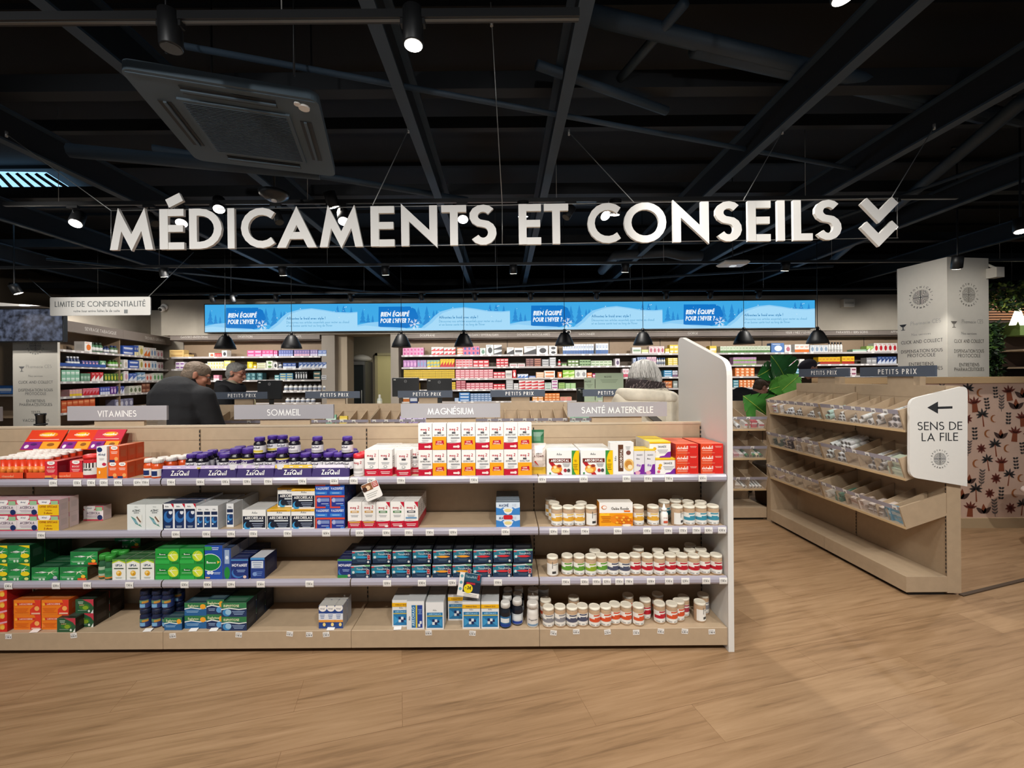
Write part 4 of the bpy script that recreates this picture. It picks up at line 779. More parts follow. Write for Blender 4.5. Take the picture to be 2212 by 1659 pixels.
# ---- third shelf
def ber(w, h, d, kind):
    ops = [('p', [(0, 0), (.5, 0), (1, .5), (1, 1), (.7, 1), (0, .4)], '#27924a'), ('p', [(.1, .62), (.4, .72), (.62, .64), (.4, .55)], '#0f5a34'), ('p', [(.12, .62), (.4, .7), (.58, .64), (.4, .57)], '#f2f6f0'), ('t', 'Berocca', .32, .60, .08, '#1a5a34', .2, .3), ('p', [(.56, .64), (.7, .66), (.92, .9), (.74, .68), (.98, .66), (.74, .63), (.86, .4), (.7, .61), (.6, .42), (.64, .61)], '#e8f2d8'), ('l', .3, .26, .5, 2, .08, '#a8d4b0'), ('e', .32, .12, .05, .07, '#cfe6d4'), ('e', .46, .12, .05, .07, '#cfe6d4')]
    if kind == 'y': ops += [('p', [(.5, 1), (1, 1), (1, .84), (.8, .9)], '#f0d21c'), ('e', .8, .42, .2, .13, '#f0d824'), ('e', .86, .14, .1, .08, '#d8e88a')]
    elif kind == 'o': ops += [('e', .86, .3, .08, .12, '#f6c43a'), ('r', .66, .02, .98, .18, '#e2582a')]
    else: ops += [('e', .88, .24, .08, .12, '#b8bcc8'), ('r', .7, .02, .98, .14, '#4a5a8a')]
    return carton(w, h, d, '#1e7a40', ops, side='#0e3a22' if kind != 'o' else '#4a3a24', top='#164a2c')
by, bo, bg = ber(.119, .095, .07, 'y'), ber(.148, .071, .075, 'o'), ber(.145, .071, .075, 'g')
place('vitamin_tablet_box', by, 'medicine box', G1, 'green tablet box with yellow corner', [-22, 25.5], 3, 2, 3, y=.012)
place('vitamin_tablet_box', bg, 'medicine box', G1, 'green tablet box with grey spot, lying low between two taller green piles', [75.5], 3, 1, 2, y=.014)
place('vitamin_tablet_box', bo, 'medicine box', G1, 'green tablet box with orange corner, lower one', [135], 3, 1, 2, y=.016)
place('vitamin_tablet_box', bo, 'medicine box', G1, 'green tablet box with orange corner, upper one set back', [148], 3, 1, 2, y=.04, z0=.072)
place('vitamin_tablet_box', bo, 'medicine box', G1, 'green tablet box in shadow at the back, topmost', [190], 3, 2, 1, y=.185, z0=.03)
for i, (px, y) in enumerate(((219, .05), (238.5, .035), (226, .1), (245, .095))):
    jar('dark green gummy bottle with bright green cap, %s' % ('left one', 'right one', 'back left one', 'back right one')[i], px, 3, .025, .128, '#2c5a3c', '#3a9a3c', '#a8bfa6' if i != 1 else '#3f8f5c', y=y, capr=.9, caph=.22, shoulder=True, cat='bottle', name='gummy_bottle', group='green-capped gummy bottles', extra=((.1, .18, -180, 180, '#d8823a'), (.3, .5, -60, 60, '#2f7a4c')), bh=(.1, .66))
ups = carton(.071, .112, .08, '#eef0ea', [('p', [(0, .86), (.5, .97), (1, .86), (1, 1), (0, 1)], '#5a9a3a'), ('p', [(0, .80), (.5, .92), (1, .80), (1, .86), (.5, .97), (0, .86)], '#c4d43a'), ('t', 'UPSA', .5, .66, .11, '#27406e', .17, .6), ('r', .14, .54, .86, .59, '#3a4a3c'), ('e', .5, .34, .2, .13, '#e8b43a'), ('e', .46, .38, .1, .06, '#f4d88a'), ('e', .56, .3, .07, .05, '#c98a1c'), ('l', .5, .14, .5, 2, .045, '#b0b8b0')], side='#d4dacc', top='#2f5a34')
place('cold_tablet_box', ups, 'medicine box', G1, 'white box with green and yellow roof shape and ginger picture', [249.5, 280, 310.5], 3, 1, 3, y=.012)
bly = carton(.128, .083, .075, '#1f9a3c', [('e', .74, .52, .22, .34, '#b8d82a'), ('e', .8, .45, .14, .24, '#dfe84a'), ('p', [(.5, .6), (.62, .62), (.8, .9), (.66, .64), (.98, .62), (.66, .58), (.84, .2), (.6, .56)], '#eef6c8'), ('p', [(.06, .64), (.3, .74), (.54, .64), (.3, .54)], '#0f6a30'), ('t', 'Berocca', .3, .6, .1, '#eef6ea', .2, .42), ('r', 0, .04, .6, .28, '#2fb04c'), ('l', .28, .44, .4, 1, .08, '#a8dcb0'), ('r', .7, .06, .96, .16, '#1a7a34')], side='#17702c', top='#187030')
place('vitamin_tablet_box', bly, 'medicine box', G1, 'bright green and lime tablet box', [342, 394.5], 3, 2, 3, y=.012)
blb = carton(.094, .182, .075, '#1f4fae', [('e', .3, .5, .62, .26, '#e8f0e8'), ('e', .3, .5, .6, .24, '#148a3c'), ('t', 'Berocca', .36, .47, .07, '#eef6ea', .2, .62), ('p', [(.7, .55), (.86, .52), (.72, .46)], '#f0c43a'), ('r', 0, .86, .4, .97, '#2f9a4c'), ('l', .6, .92, .4, 2, .05, '#cfdcf4'), ('e', .22, .2, .1, .05, '#dfe8f4'), ('e', .4, .2, .1, .05, '#dfe8f4'), ('l', .7, .2, .4, 2, .04, '#b8ccec'), ('r', .04, .04, .3, .08, '#e2ae6a')], side='#8f9098', top='#1c2c4a')
place('vitamin_tablet_box', blb, 'medicine box', G1, 'tall blue tablet box with green ellipse', [447.5], 3, 1, 3, y=.014)
bln = carton(.042, .165, .075, '#2a4f9a', [('e', .5, .2, .36, .2, '#1e8a3c'), ('r', .2, .5, .8, .95, '#9ab0d0'), ('e', .5, .7, .2, .06, '#dfe8f4')], side='#8f9098', top='#1c2c4a')
place('vitamin_tablet_box', bln, 'medicine box', G1, 'slim blue tablet box wedged beside the tall blue one', [486], 3, 1, 3, y=.016)
def nov(w, h, d, g): return carton(w, h, d, '#1d3478', [('r', 0, .88, 1, .95, '#4a8ac0'), ('t', 'NOVANUIT', .5, .60, .14, '#f2f5fa', .2), ('e', .4, .3, .36, .24, '#3a78c0'), ('e', .46, .36, .34, .23, '#1d3478'), ('l', .58, .42, .5, 2, .07, '#9ab4dc'), ('e', .8, .12, .1, .07, '#e0c4b8')] + ([('r', 0, 0, .7, .16, '#2f8a4a'), ('r', 0, .92, 1, 1, '#4a9a4a')] if g else [('r', 0, 0, .4, .06, '#5a3a9a')]), side='#131a34', top='#16204a')
place('sleep_aid_box', nov(.092, .112, .07, 0), 'medicine box', G1, 'dark blue night tablet box right of the tall blue boxes', [503.5], 3, 1, 3, y=.014)
nvb = carton(.075, .112, .12, '#23408a', [('r', .06, .5, .9, .84, '#d4dce8'), ('l', .48, .74, .7, 3, .1, '#8a9ab8'), ('e', .3, .22, .16, .1, '#7a9ad0'), ('l', .6, .3, .5, 3, .08, '#6a88c4'), ('r', 0, .9, 1, 1, '#4a90cc')], side='#16204a', top='#c9ccd4')
place('sleep_aid_box', nvb, 'medicine box', G1, 'dark blue night tablet box turned to show its printed side', [544], 3, 1, 1, y=.02)
place('sleep_aid_box', nov(.076, .1, .07, 1), 'medicine box', G1, 'dark blue night tablet box with green foot and top edge', [731], 3, 1, 3, y=.022)
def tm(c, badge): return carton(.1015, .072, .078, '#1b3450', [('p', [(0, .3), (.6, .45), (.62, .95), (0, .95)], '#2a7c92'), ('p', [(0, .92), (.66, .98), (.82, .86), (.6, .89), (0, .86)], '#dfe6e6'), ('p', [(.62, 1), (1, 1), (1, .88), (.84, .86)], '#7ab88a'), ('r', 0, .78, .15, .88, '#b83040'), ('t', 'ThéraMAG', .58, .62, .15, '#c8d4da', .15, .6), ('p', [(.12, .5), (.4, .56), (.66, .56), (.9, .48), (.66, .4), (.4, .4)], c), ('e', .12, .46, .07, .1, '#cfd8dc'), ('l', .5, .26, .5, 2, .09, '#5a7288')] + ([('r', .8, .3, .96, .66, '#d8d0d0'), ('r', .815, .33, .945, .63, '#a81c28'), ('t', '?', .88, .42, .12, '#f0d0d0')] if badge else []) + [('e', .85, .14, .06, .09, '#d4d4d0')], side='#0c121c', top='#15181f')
TH = ['#2a9ac8']*4 + ['#f0a030']*2 + ['#d8303a']*3
for i, px in enumerate((761, 804.5, 848, 891, 935.5, 978.5, 1022, 1065, 1108.5)):
    c = ('blue', 'blue', 'blue', 'blue', 'orange', 'orange', 'red', 'red', 'red')[i]
    me1, me2 = tm(TH[i], True), tm(TH[i], i < 4 and i != 2)
    place('magnesium_box', me1, 'medicine box', G1, 'dark box with %s capsule, %s column from left, lower' % (c, nth(i)), [px], 3, 1, 3, y=.014)
    place('magnesium_box', me2, 'medicine box', G1, 'dark box with %s capsule, %s column from left, stacked above' % (c, nth(i)), [px+1.5], 3, 1, 3, y=.02 + .004*(i % 2), z0=.0755)
# ---- bottom shelf
lar = carton(.060, .058, .12, '#d8281f', [('e', .4, .5, .4, .3, '#f08a2a'), ('p', [(0, .8), (1, 1), (1, .84), (0, .6)], '#e8a0b0'), ('e', .6, .4, .2, .2, '#f2c04a')], side='#a81a1c', top='#7a1418')
place('vitamin_tablet_box', lar, 'medicine box', G1, 'red tablet box with orange spot at the left end of the bottom shelf', [-26], 4, 4, 1, y=.012)
place('vitamin_tablet_box', lar, 'medicine box', G1, 'red tablet box with orange spot, column nearer the orange boxes', [0], 4, 4, 1, y=.012)
orb = carton(.146, .0795, .085, '#f0801e', [('p', [(.6, 0), (1, 0), (1, 1), (.75, 1), (.82, .7), (.6, .35)], '#e03a28'), ('r', .1, .64, .8, .80, '#d23424'), ('t', 'LAROSCORBINE', .45, .67, .1, '#fbe0cc', .18, .62), ('e', .09, .7, .05, .09, '#f6b43a'), ('e', .86, .42, .09, .16, '#f8b060'), ('l', .3, .4, .5, 4, .09, '#d8641a'), ('r', .66, .04, .98, .14, '#f4c4a8')], side='#b0451a', top='#b0551a')
place('vitamin_tablet_box', orb, 'medicine box', G1, 'orange tablet box with red corner', [30, 90], 4, 2, 2, y=.03)
act = carton(.098, .0745, .09, '#2a5a3c', [('p', [(.4, 1), (1, 1), (1, .45), (.86, .7)], '#c0384a'), ('e', .5, .45, .3, .22, '#3a7a2c'), ('e', .56, .4, .16, .14, '#8aa82a'), ('l', .3, .8, .3, 2, .1, '#c8dcc8'), ('t', 'Actifed', .36, .56, .1, '#e0a88a', .18, .5), ('e', .76, .16, .06, .09, '#dce8dc'), ('p', [(.86, .0), (1, .0), (1, .3)], '#e8ece8'), ('l', .4, .2, .5, 1, .07, '#a8c4a8')], side='#241c14', top='#1c2a1e')
place('cold_tablet_box', act, 'medicine box', G1, 'green-red box with dark flanks beside the orange boxes', [155], 4, 2, 2, y=.05)
place('cold_tablet_box', act, 'medicine box', G1, 'green and red box pushed forward to the shelf edge', [134.5], 4, 1, 1, y=.004)
for k in range(2):
    for i, px in enumerate((306, 332, 354.5)):
        for j in range(2):
            jar('navy gummy bottle, %s from left in the %s level, %s' % (nth(i), ('lower', 'upper')[k], ('front', 'behind')[j]), px + 3*j, 4, .0275, .1, '#1a2140', '#1d2a4a', '#2a3f7a', y=.06 + .065*j, capr=.92, caph=.25, shoulder=True, cat='bottle', name='gummy_bottle', group='navy gummy bottles', z=k*.1005, extra=((.45, .66, -60, 60, '#5a8a6a'), (.45, .6, 0, 60, '#c8923a'), (.16, .4, -30, 30, '#7ab0d8')), bh=(.1, .66))
jar('navy gummy bottle standing apart behind its stack', 386, 4, .0275, .1, '#1a2140', '#1d2a4a', '#2a3f7a', y=.14, capr=.92, caph=.25, shoulder=True, cat='bottle', name='gummy_bottle', group='navy gummy bottles', extra=((.45, .66, -60, 60, '#5a8a6a'), (.45, .6, 0, 60, '#c8923a'), (.16, .4, -30, 30, '#7ab0d8')), bh=(.1, .66))
def eup(w, h, d, nuit, t='Euphytose'):
    ops = [('r', 0, .62, 1, 1, '#2f7a4c'), ('p', [(0, .56), (.3, .66), (.7, .56), (1, .62), (1, .56), (.7, .48), (.3, .58), (0, .48)], '#e8efe8'), ('t', t, .4, .70, .17, '#f2f0c8', .17, .66)]
    ops += [('e', .22, .3, .17, .26, '#3a8ac4'), ('e', .28, .34, .12, .2, '#9ac4e0'), ('l', .68, .36, .5, 3, .1, '#9ab4d8')] if nuit == 2 else [('e', .84, .7, .13, .2, '#f0a830')] + ([('e', .72, .3, .16, .2, '#5aa0d8'), ('r', .84, .1, .98, .5, '#b8c4d4'), ('l', .3, .36, .4, 2, .1, '#9ab4d8')] if nuit else [('l', .36, .36, .6, 2, .1, '#9ac4e8')])
    return carton(w, h, d, '#23639c' if not nuit else '#1e3560', ops, side='#1a3a5c' if not nuit else '#1b2430', top='#26404a' if nuit < 2 else '#1f4a34')
place('sleep_tablet_box', eup(.094, .066, .06, 0), 'medicine box', G1, 'small blue and green box with orange sun, pulled forward', [359.5], 4, 1, 1, y=.016)
place('sleep_tablet_box', eup(.118, .069, .085, 0), 'medicine box', G1, 'blue-green box with orange sun', [399.5], 4, 2, 2, y=.028, where= ' left of night boxes')
place('sleep_tablet_box', eup(.093, .078, .085, 1), 'medicine box', G1, 'navy and green box with orange badge between sun and moon boxes', [448.5], 4, 2, 2, y=.024)
place('sleep_tablet_box', eup(.134, .074, .085, 2, 'EUPHYTOSE'), 'medicine box', G1, 'navy and green night box with crescent moon', [485], 4, 2, 3, y=.006)
sbl = carton(.0435, .122, .06, '#23468c', [('e', .5, .9, .5, .16, '#f0eeea'), ('t', 'Alvityl', .45, .84, .06, NAVY, .18, .6), ('r', 0, .36, 1, .66, '#dfe4ec'), ('r', 0, .28, 1, .38, '#e8a04a'), ('l', .45, .58, .6, 3, .07, '#5a78b0'), ('e', .68, .18, .18, .08, '#f0d88a')], side='#a8adb8', top='#b8b8b4')
place('syrup_box', sbl, 'medicine box', G1, 'small blue and white box standing alone mid-shelf', [690.5, 708, 725], 4, 1, 2, y=.02)
def akm(off, w=.095, h=.145):
    return carton(w, h, .062, '#e9ebec', [('r', .06, .06, .94, .62, '#1f78b0'), ('t', 'Arko', .5, .68, .06, '#5a6068', .15, .5), ('t', 'ARKOMAG', .5, .53, .07, '#9ad0f0', .18, .8), ('r', .06, .48, .94, .51, '#e0c83a'), ('p', [(.1, .1), (.42, .26), (.1, .42)], '#3a9ad0'), ('p', [(.9, .1), (.58, .26), (.9, .42)], '#3a9ad0'), ('r', .36, .28, .5, .38, '#14285c'), ('r', .5, .18, .64, .28, '#14285c'), ('r', .5, .28, .64, .38, '#dfe8ee'), ('r', .36, .18, .5, .28, '#dfe8ee'), ('r', .64, .26, .76, .34, '#14285c')] + ([('r', 0, .76, 1, .9, '#f0b81c'), ('t', 'FORMAT ÉCO', .5, .8, .05, '#7a4a10', .2, .7)] if off else []), side='#d4d6d8', top='#b9bcbe')
A0, A1 = akm(0), akm(1)
vert = carton(.093, .15, .062, '#e9ebec', [('r', .28, .06, .9, .86, '#1f6fa8'), ('r', .62, .06, .9, .86, '#1c3f94'), ('r', .52, .06, .6, .86, '#e0c83a'), ('v', 'ARKOMAG', .46, .46, .17, '#bfe0f4'), ('v', 'Arko', .2, .4, .1, '#4a5058'), ('r', .66, .1, .78, .2, '#dfe8ee'), ('r', .74, .2, .86, .3, '#dfe8ee'), ('l', .76, .7, .2, 4, .05, '#8ab0e0')], side='#d4d6d8', top='#b9bcbe')
place('magnesium_box', A1, 'medicine box', G1, 'blue and white box with yellow band, left end of its bottom-shelf group', [847.5], 4, 1, 2, y=.03)
place('magnesium_box', vert, 'medicine box', G1, 'blue and white box with lettering running upwards', [881], 4, 1, 3, y=.006)
place('magnesium_box', A0, 'medicine box', G1, 'blue and white box without yellow band', [922], 4, 1, 3, y=.004)
place('magnesium_box', A1, 'medicine box', G1, 'blue and white box with yellow band, pushed back into shade', [965], 4, 1, 2, y=.085)
place('magnesium_box', A1, 'medicine box', G1, 'blue and white box with yellow band near the dark bottles', [1000, 1040], 4, 1, 3, y=.008)
for i, (px, y) in enumerate(((1092, .035), (1118, .06), (1096, .105), (1120, .125), (1098, .17), (1123, .185))):
    jar('dark supplement bottle with white cap, %s of the %s row beside blue boxes' % (('left', 'right')[i % 2], ('front', 'middle', 'back')[i//2]), px, 4, .0305, .130, '#171a24', '#dedcd8', '#c9d0d4' if i % 2 else '#2a6a9c', y=y, capr=.82, caph=.2, shoulder=True, cat='bottle', name='supplement_bottle', group='dark supplement bottles', bh=(.08, .6), extra=((.1, .24, -60, 60, '#1c3f94'), (.3, .52, -55, 40, '#dfe4e6')))
for i, (px, y) in enumerate(((1151, .04), (1154, .11), (1156, .18))):
    jar('all-white supplement bottle, %s' % ('front one between dark bottles and cans', 'second one behind the front', 'third one deep in shade')[i], px, 4, .0305, .125, '#dcd8d2', '#dedad4', '#e6e2dc', y=y, capr=.98, caph=.2, shoulder=True, cat='bottle', name='supplement_bottle', group='white supplement bottles', bh=(.08, .62), txt=[('Magnésium', .4, .009, '#6a6a70')], extra=((.1, .2, -60, 60, '#7a9ab8'),))
# cans
KR = '#b79a7c'
def can(i, px, n, y, tone, lb, turned=False):
    c = {'g': '#5f9a34', 'l': '#8aa82a', 'b': '#4a4f66', 'r': '#b8182c', 'o': '#d2502a', 'y': '#dfa83a', 't': '#3a8fa8', 'w': '#8a8a90', 'm': '#a83a4a'}[tone]
    ex = [(.68, .76, -30, 50, c if tone != 'y' else '#e8c46a'), (.34, .52, -80, 80, c), (.52, .6, -20, 40, c), (.14, .2, -60, -20, '#a8a8a4'), (.14, .2, -5, 20, '#a8a8a4'), (.14, .2, 35, 60, '#a8a8a4')]
    if turned: ex = [(.2, .34, -30, 10, '#3a3a3a'), (.5, .9, -30, -24, '#5a5a5a'), (.7, .74, -20, 30, '#8a8a88')]
    jar(lb, px, n, .0305, .104, KR, '#e6dfce', '#eceae4', y=y, capr=.97, caph=.13, cat='can', name='supplement_can', group='supplement cans on the front shelving', extra=tuple(ex), bh=(.1, .78), rz=random.uniform(-.25, .25) + (.6 if turned else 0))
NM = {'g': 'green', 'l': 'lime', 'b': 'slate blue', 'r': 'crimson', 'o': 'orange-red', 'y': 'yellow', 't': 'teal', 'w': 'grey', 'm': 'dark pink'}
r2 = [(1203.5, 'y', 0), (1228.5, 'y', 0), (1252, 'y', 0), (1278, 'y', 1), (1379.5, 'y', 0), (1412, 'y', 0), (1464, 'w', 1), (1489.5, 't', 0), (1515, 't', 0), (1541.5, 't', 0)]
for i, (px, t, tn) in enumerate(r2): can(i, px, 2, .04, t, 'cardboard can with %s, %s from left in the second shelf front row' % ('plain side forward' if tn else NM[t] + ' label band', nth(i)), tn)
for i, px in enumerate((1197, 1201, 1262, 1450, 1477, 1502, 1529, 1492)): can(i, px, 2, (.19, .115, .11, .13, .14, .12, .11, .2)[i], 'y' if i < 3 else 't', 'cardboard can with dim lid, %s from left of those behind on the second shelf' % nth(i))
r3 = [(1194, 'g'), (1226.5, 'g'), (1252, 'g'), (1277, 'l'), (1301.5, 'g'), (1325.5, 'b'), (1350, 'b'), (1374.5, 'r'), (1400, 'r'), (1425, 'r'), (1451, 'r'), (1475.5, 'r'), (1500, 'r'), (1525, 'r'), (1550, 'r')]
for i, (px, t) in enumerate(r3): can(i, px, 3, .04 + .006*((i*5) % 3), t, 'cardboard can with %s label band, %s from left in the third shelf front row' % (NM[t], nth(i)), i == 0)
for i, (px, y) in enumerate(((1292, .11), (1393, .14), (1433, .11), (1470, .115), (1505, .115), (1518, .18), (1531, .12))): can(i, px, 3, y, 'r' if i else 'g', 'cardboard can with dim lid, %s from left of those behind on the third shelf' % nth(i))
r4 = [(1185, .035, 'w'), (1210.5, .04, 'w'), (1236, .035, 'b'), (1259, .045, 'b'), (1284.5, .035, 'o'), (1309, .04, 'o'), (1331, .06, 'o'), (1355, .055, 'o'), (1380.5, .045, 'o'), (1404, .105, 'r'), (1429.5, .065, 'r'), (1455.5, .06, 'o'), (1475, .085, 'o'), (1493, .125, 'm'), (1520, .075, 'w'), (1542, .15, 'w')]
for i, (px, y, t) in enumerate(r4): can(i, px, 4, y, t, 'cardboard can with %s, %s from left along the bottom shelf' % (NM[t] + ' label band' if i != 14 else 'plain side forward', nth(i)), i == 14)
for i, (px, y) in enumerate(((1182, .11), (1246, .13), (1371, .15), (1440, .16))): can(i, px, 4, y, 'o', 'cardboard can half hidden in shade, %s from left of those behind on the bottom shelf' % nth(i))
jar('tall pale tub with grey lid in shade on bottom shelf behind the first can', 1181, 4, .030, .12, '#a9a49c', '#b4b2ae', '#bfb9ae', y=.2, caph=.16, name='supplement_tub')
# dropper bottle
o = empty('dropper_bottle', 'small white dropper bottle with pointed cap among the cans', 'bottle', (fx(1436, 2), YF+.04, SZ[2]))
mb = MB(); mb.lathe([(.019, 0), (.02, .003), (.02, .062), (.014, .07), (.012, .076)], M('#eceae6', .35), 18); mb.text('serum', (0, -.0206, .04), .007, M('#b86a4a', .5), .2); mb.box(-.010, .012, -.0212, -.0204, .014, .026, M('#c8563a', .5)); mb.obj('body', o)
mb = MB(); mb.lathe([(.015, .076), (.015, .088), (.008, .092), (.0035, .112), (.002, .113)], WHITE, 14); mb.obj('cap', o)
# ---------------------------------------------------------------- price tags and hanging cards
TG = M('#ebe9e6', .5)
def tag_mesh(price, flat):
    mb = MB(); w, h = .0215, .0145
    if flat: mb.box(-w*.8, w*.8, 0, .0012, 0, .026, TG)
    else:
        P = [(0, .018), (-.0018, .009), (-.0018, -.008), (.0, -.016)]
        for i in range(3): mb.add([(-w, *P[i]), (w, *P[i]), (w, *P[i+1]), (-w, *P[i+1])], [(0, 1, 2, 3)], TG)
    mb.text(price, (0, -.0022 if not flat else -.0006, -.004 if not flat else .005), .0095, INK, .17, maxw=.03)
    mb.box(-.015, .008, -.0023 if not flat else -.0008, -.0019 if not flat else -.0004, .0075 if not flat else .0185, .0092 if not flat else .0202, M('#8a8a8a', .6))
    return mb.mesh('price_tag')
TMS = [tag_mesh(p + ' €', 0) for p in ('14,90', '12,99', '7,90', '9,95', '17,90')]; TMF = [tag_mesh(p + ' €', 1) for p in ('7,90', '9,95', '6,50')]
RT = {1: [118, 170, 200, 227, 258, 300, 316, 372, 435, 489, 535.5, 581, 654.5, 723, 765, 803, 867, 1024, 1170.6, 1260, 1352.5, 1399, 1443.5, 1516],
      2: [92, 382, 448, 501, 549, 623, 706, 778, 835.6, 883.7, 929, 979, 1092, 1195, 1221, 1263, 1333.5, 1397, 1442, 1474, 1503, 1529, 1558],
      3: [21.5, 124, 191, 282, 401, 450.6, 501, 565, 670, 837, 912, 977, 1075.6, 1222, 1262, 1288, 1310, 1337, 1358, 1405, 1444, 1479, 1524, 1561]}
for n, xs in RT.items():
    for i, px in enumerate(xs):
        o = put('price_tag', TMS[(i*3+n) % 5]); o.location = (fx(px, n, YF), YF-.0065, SZ[n]-.018)
        tag(o, 'white price tag, %s from left on the %s rail of the front shelving' % (nth(i), ('', 'top', 'second', 'third')[n]), 'price tag', 'price tags on the front shelving')
for i, px in enumerate((18, 159.5, 373, 515, 625, 668, 705, 926, 1020, 1195, 1245, 1313, 1374.5, 1427, 1479, 1538)):
    o = put('price_tag', TMF[i % 3]); o.location = (fx(px, 4, YF), YF+.0003, SZ[4]-.031 + .003*math.sin(i*2)); o.rotation_euler = (0, .12*math.sin(i*5), 0)
    tag(o, 'square white price tag, %s from left on the base front of the shelving' % nth(i), 'price tag', 'price tags on the base')
for i, px in enumerate((71, 316, 415, 459, 713, 858)):
    mb = MB(); mb.box(-.02, .02, -.003, .02, 0, .0015, TG); o = mb.obj('price_tag', None, (fx(px, 4, YF), YF+.004, SZ[4]+.002)); o.rotation_euler = (math.radians(12), 0, .1)
    tag(o, 'white price tag lying on the bottom shelf edge, %s from left' % nth(i), 'price tag', 'loose price tags')
o = empty('promotion_card', 'tilted white card with a brown and red picture hanging from the top rail', 'card', pt(803, 1060, YF-.012), 0); o.rotation_euler = (0, math.radians(-22), 0)
mb = MB(); mb.prism([(x, 0, z) for x, z in rrect(-.046, .046, -.046, .046, .01)], (0, .0015, 0), WHITE); mb.box(-.043, .012, -.0006, 0, .006, .044, M('#8a5a3a', .5)); mb.lathe([(.012, 0), (.012, .0006)], M('#e8c9a8', .5), 14, (-.012, -.0007, .022), axis=(0, -1, 0)); mb.box(.014, .044, -.0006, 0, .012, .042, M('#a82a24', .5)); mb.lathe([(.013, 0), (.013, .0006)], M('#3a2218', .5), 12, (-.032, -.0007, .018), axis=(0, -1, 0))
for i in range(3): mb.box(.018, .040, -.001, -.0006, .018+i*.008, .022+i*.008, M('#f0d8d0', .5))
for i in range(3): mb.box(-.034, .03 - .008*i, -.0006, 0, -.012-i*.01, -.008-i*.01, M('#b9b9b6', .5))
mb.obj('card', o); mb = MB(); mb.tube([(.02, .001, .044), (.012, .004, .062)], .0012, CABLE, 4); mb.obj('clip', o)
o = empty('promotion_card', 'tilted dark blue card with yellow disc reading -3€ hanging from the third rail', 'card', pt(1014, 1264, YF-.014), 0); o.rotation_euler = (0, math.radians(9), 0)
mb = MB(); w, h = .058, .062; mb.box(-w, w, 0, .002, -h, h, WHITE); mb.box(-w*.55, w, -.0006, 0, -h*.62, h, M('#14283f', .45)); mb.box(-w*.55, w, -.0009, -.0006, h*.3, h, M('#1d5068', .45)); mb.text('ThéraMAG', (w*.12, -.0012, h*.62), .014, M('#a8c8d4', .5), .15, maxw=w*1.2); mb.box(w*.62, w*.86, -.0012, -.0009, h*.5, h*.95, M('#a81c28', .5))
mb.box(-w*.3, w*.5, -.0012, -.0009, h*.08, h*.24, M('#b8283a', .5)); mb.lathe([(.024, 0), (.024, .0008)], M('#f2dc1c', .5), 24, (-.004, -.0012, -.018), axis=(0, -1, 0)); mb.text('-3€', (-.004, -.0023, -.022), .018, INK, .2)
for i in range(3): mb.lathe([(.008, 0), (.008, .0006)], M('#6aa8b8', .5), 12, (-w*.78, -.0004, h*.7 - i*.034), axis=(0, -1, 0))
for i in range(2): mb.box(-w*.4, w*.8, -.0006, 0, -h*.8-i*.008, -h*.76-i*.008, M('#9a9a98', .5))
mb.obj('card', o); mb = MB(); mb.tube([(0, .001, h), (0, .006, h+.02)], .0015, CABLE, 4); mb.obj('clip', o)
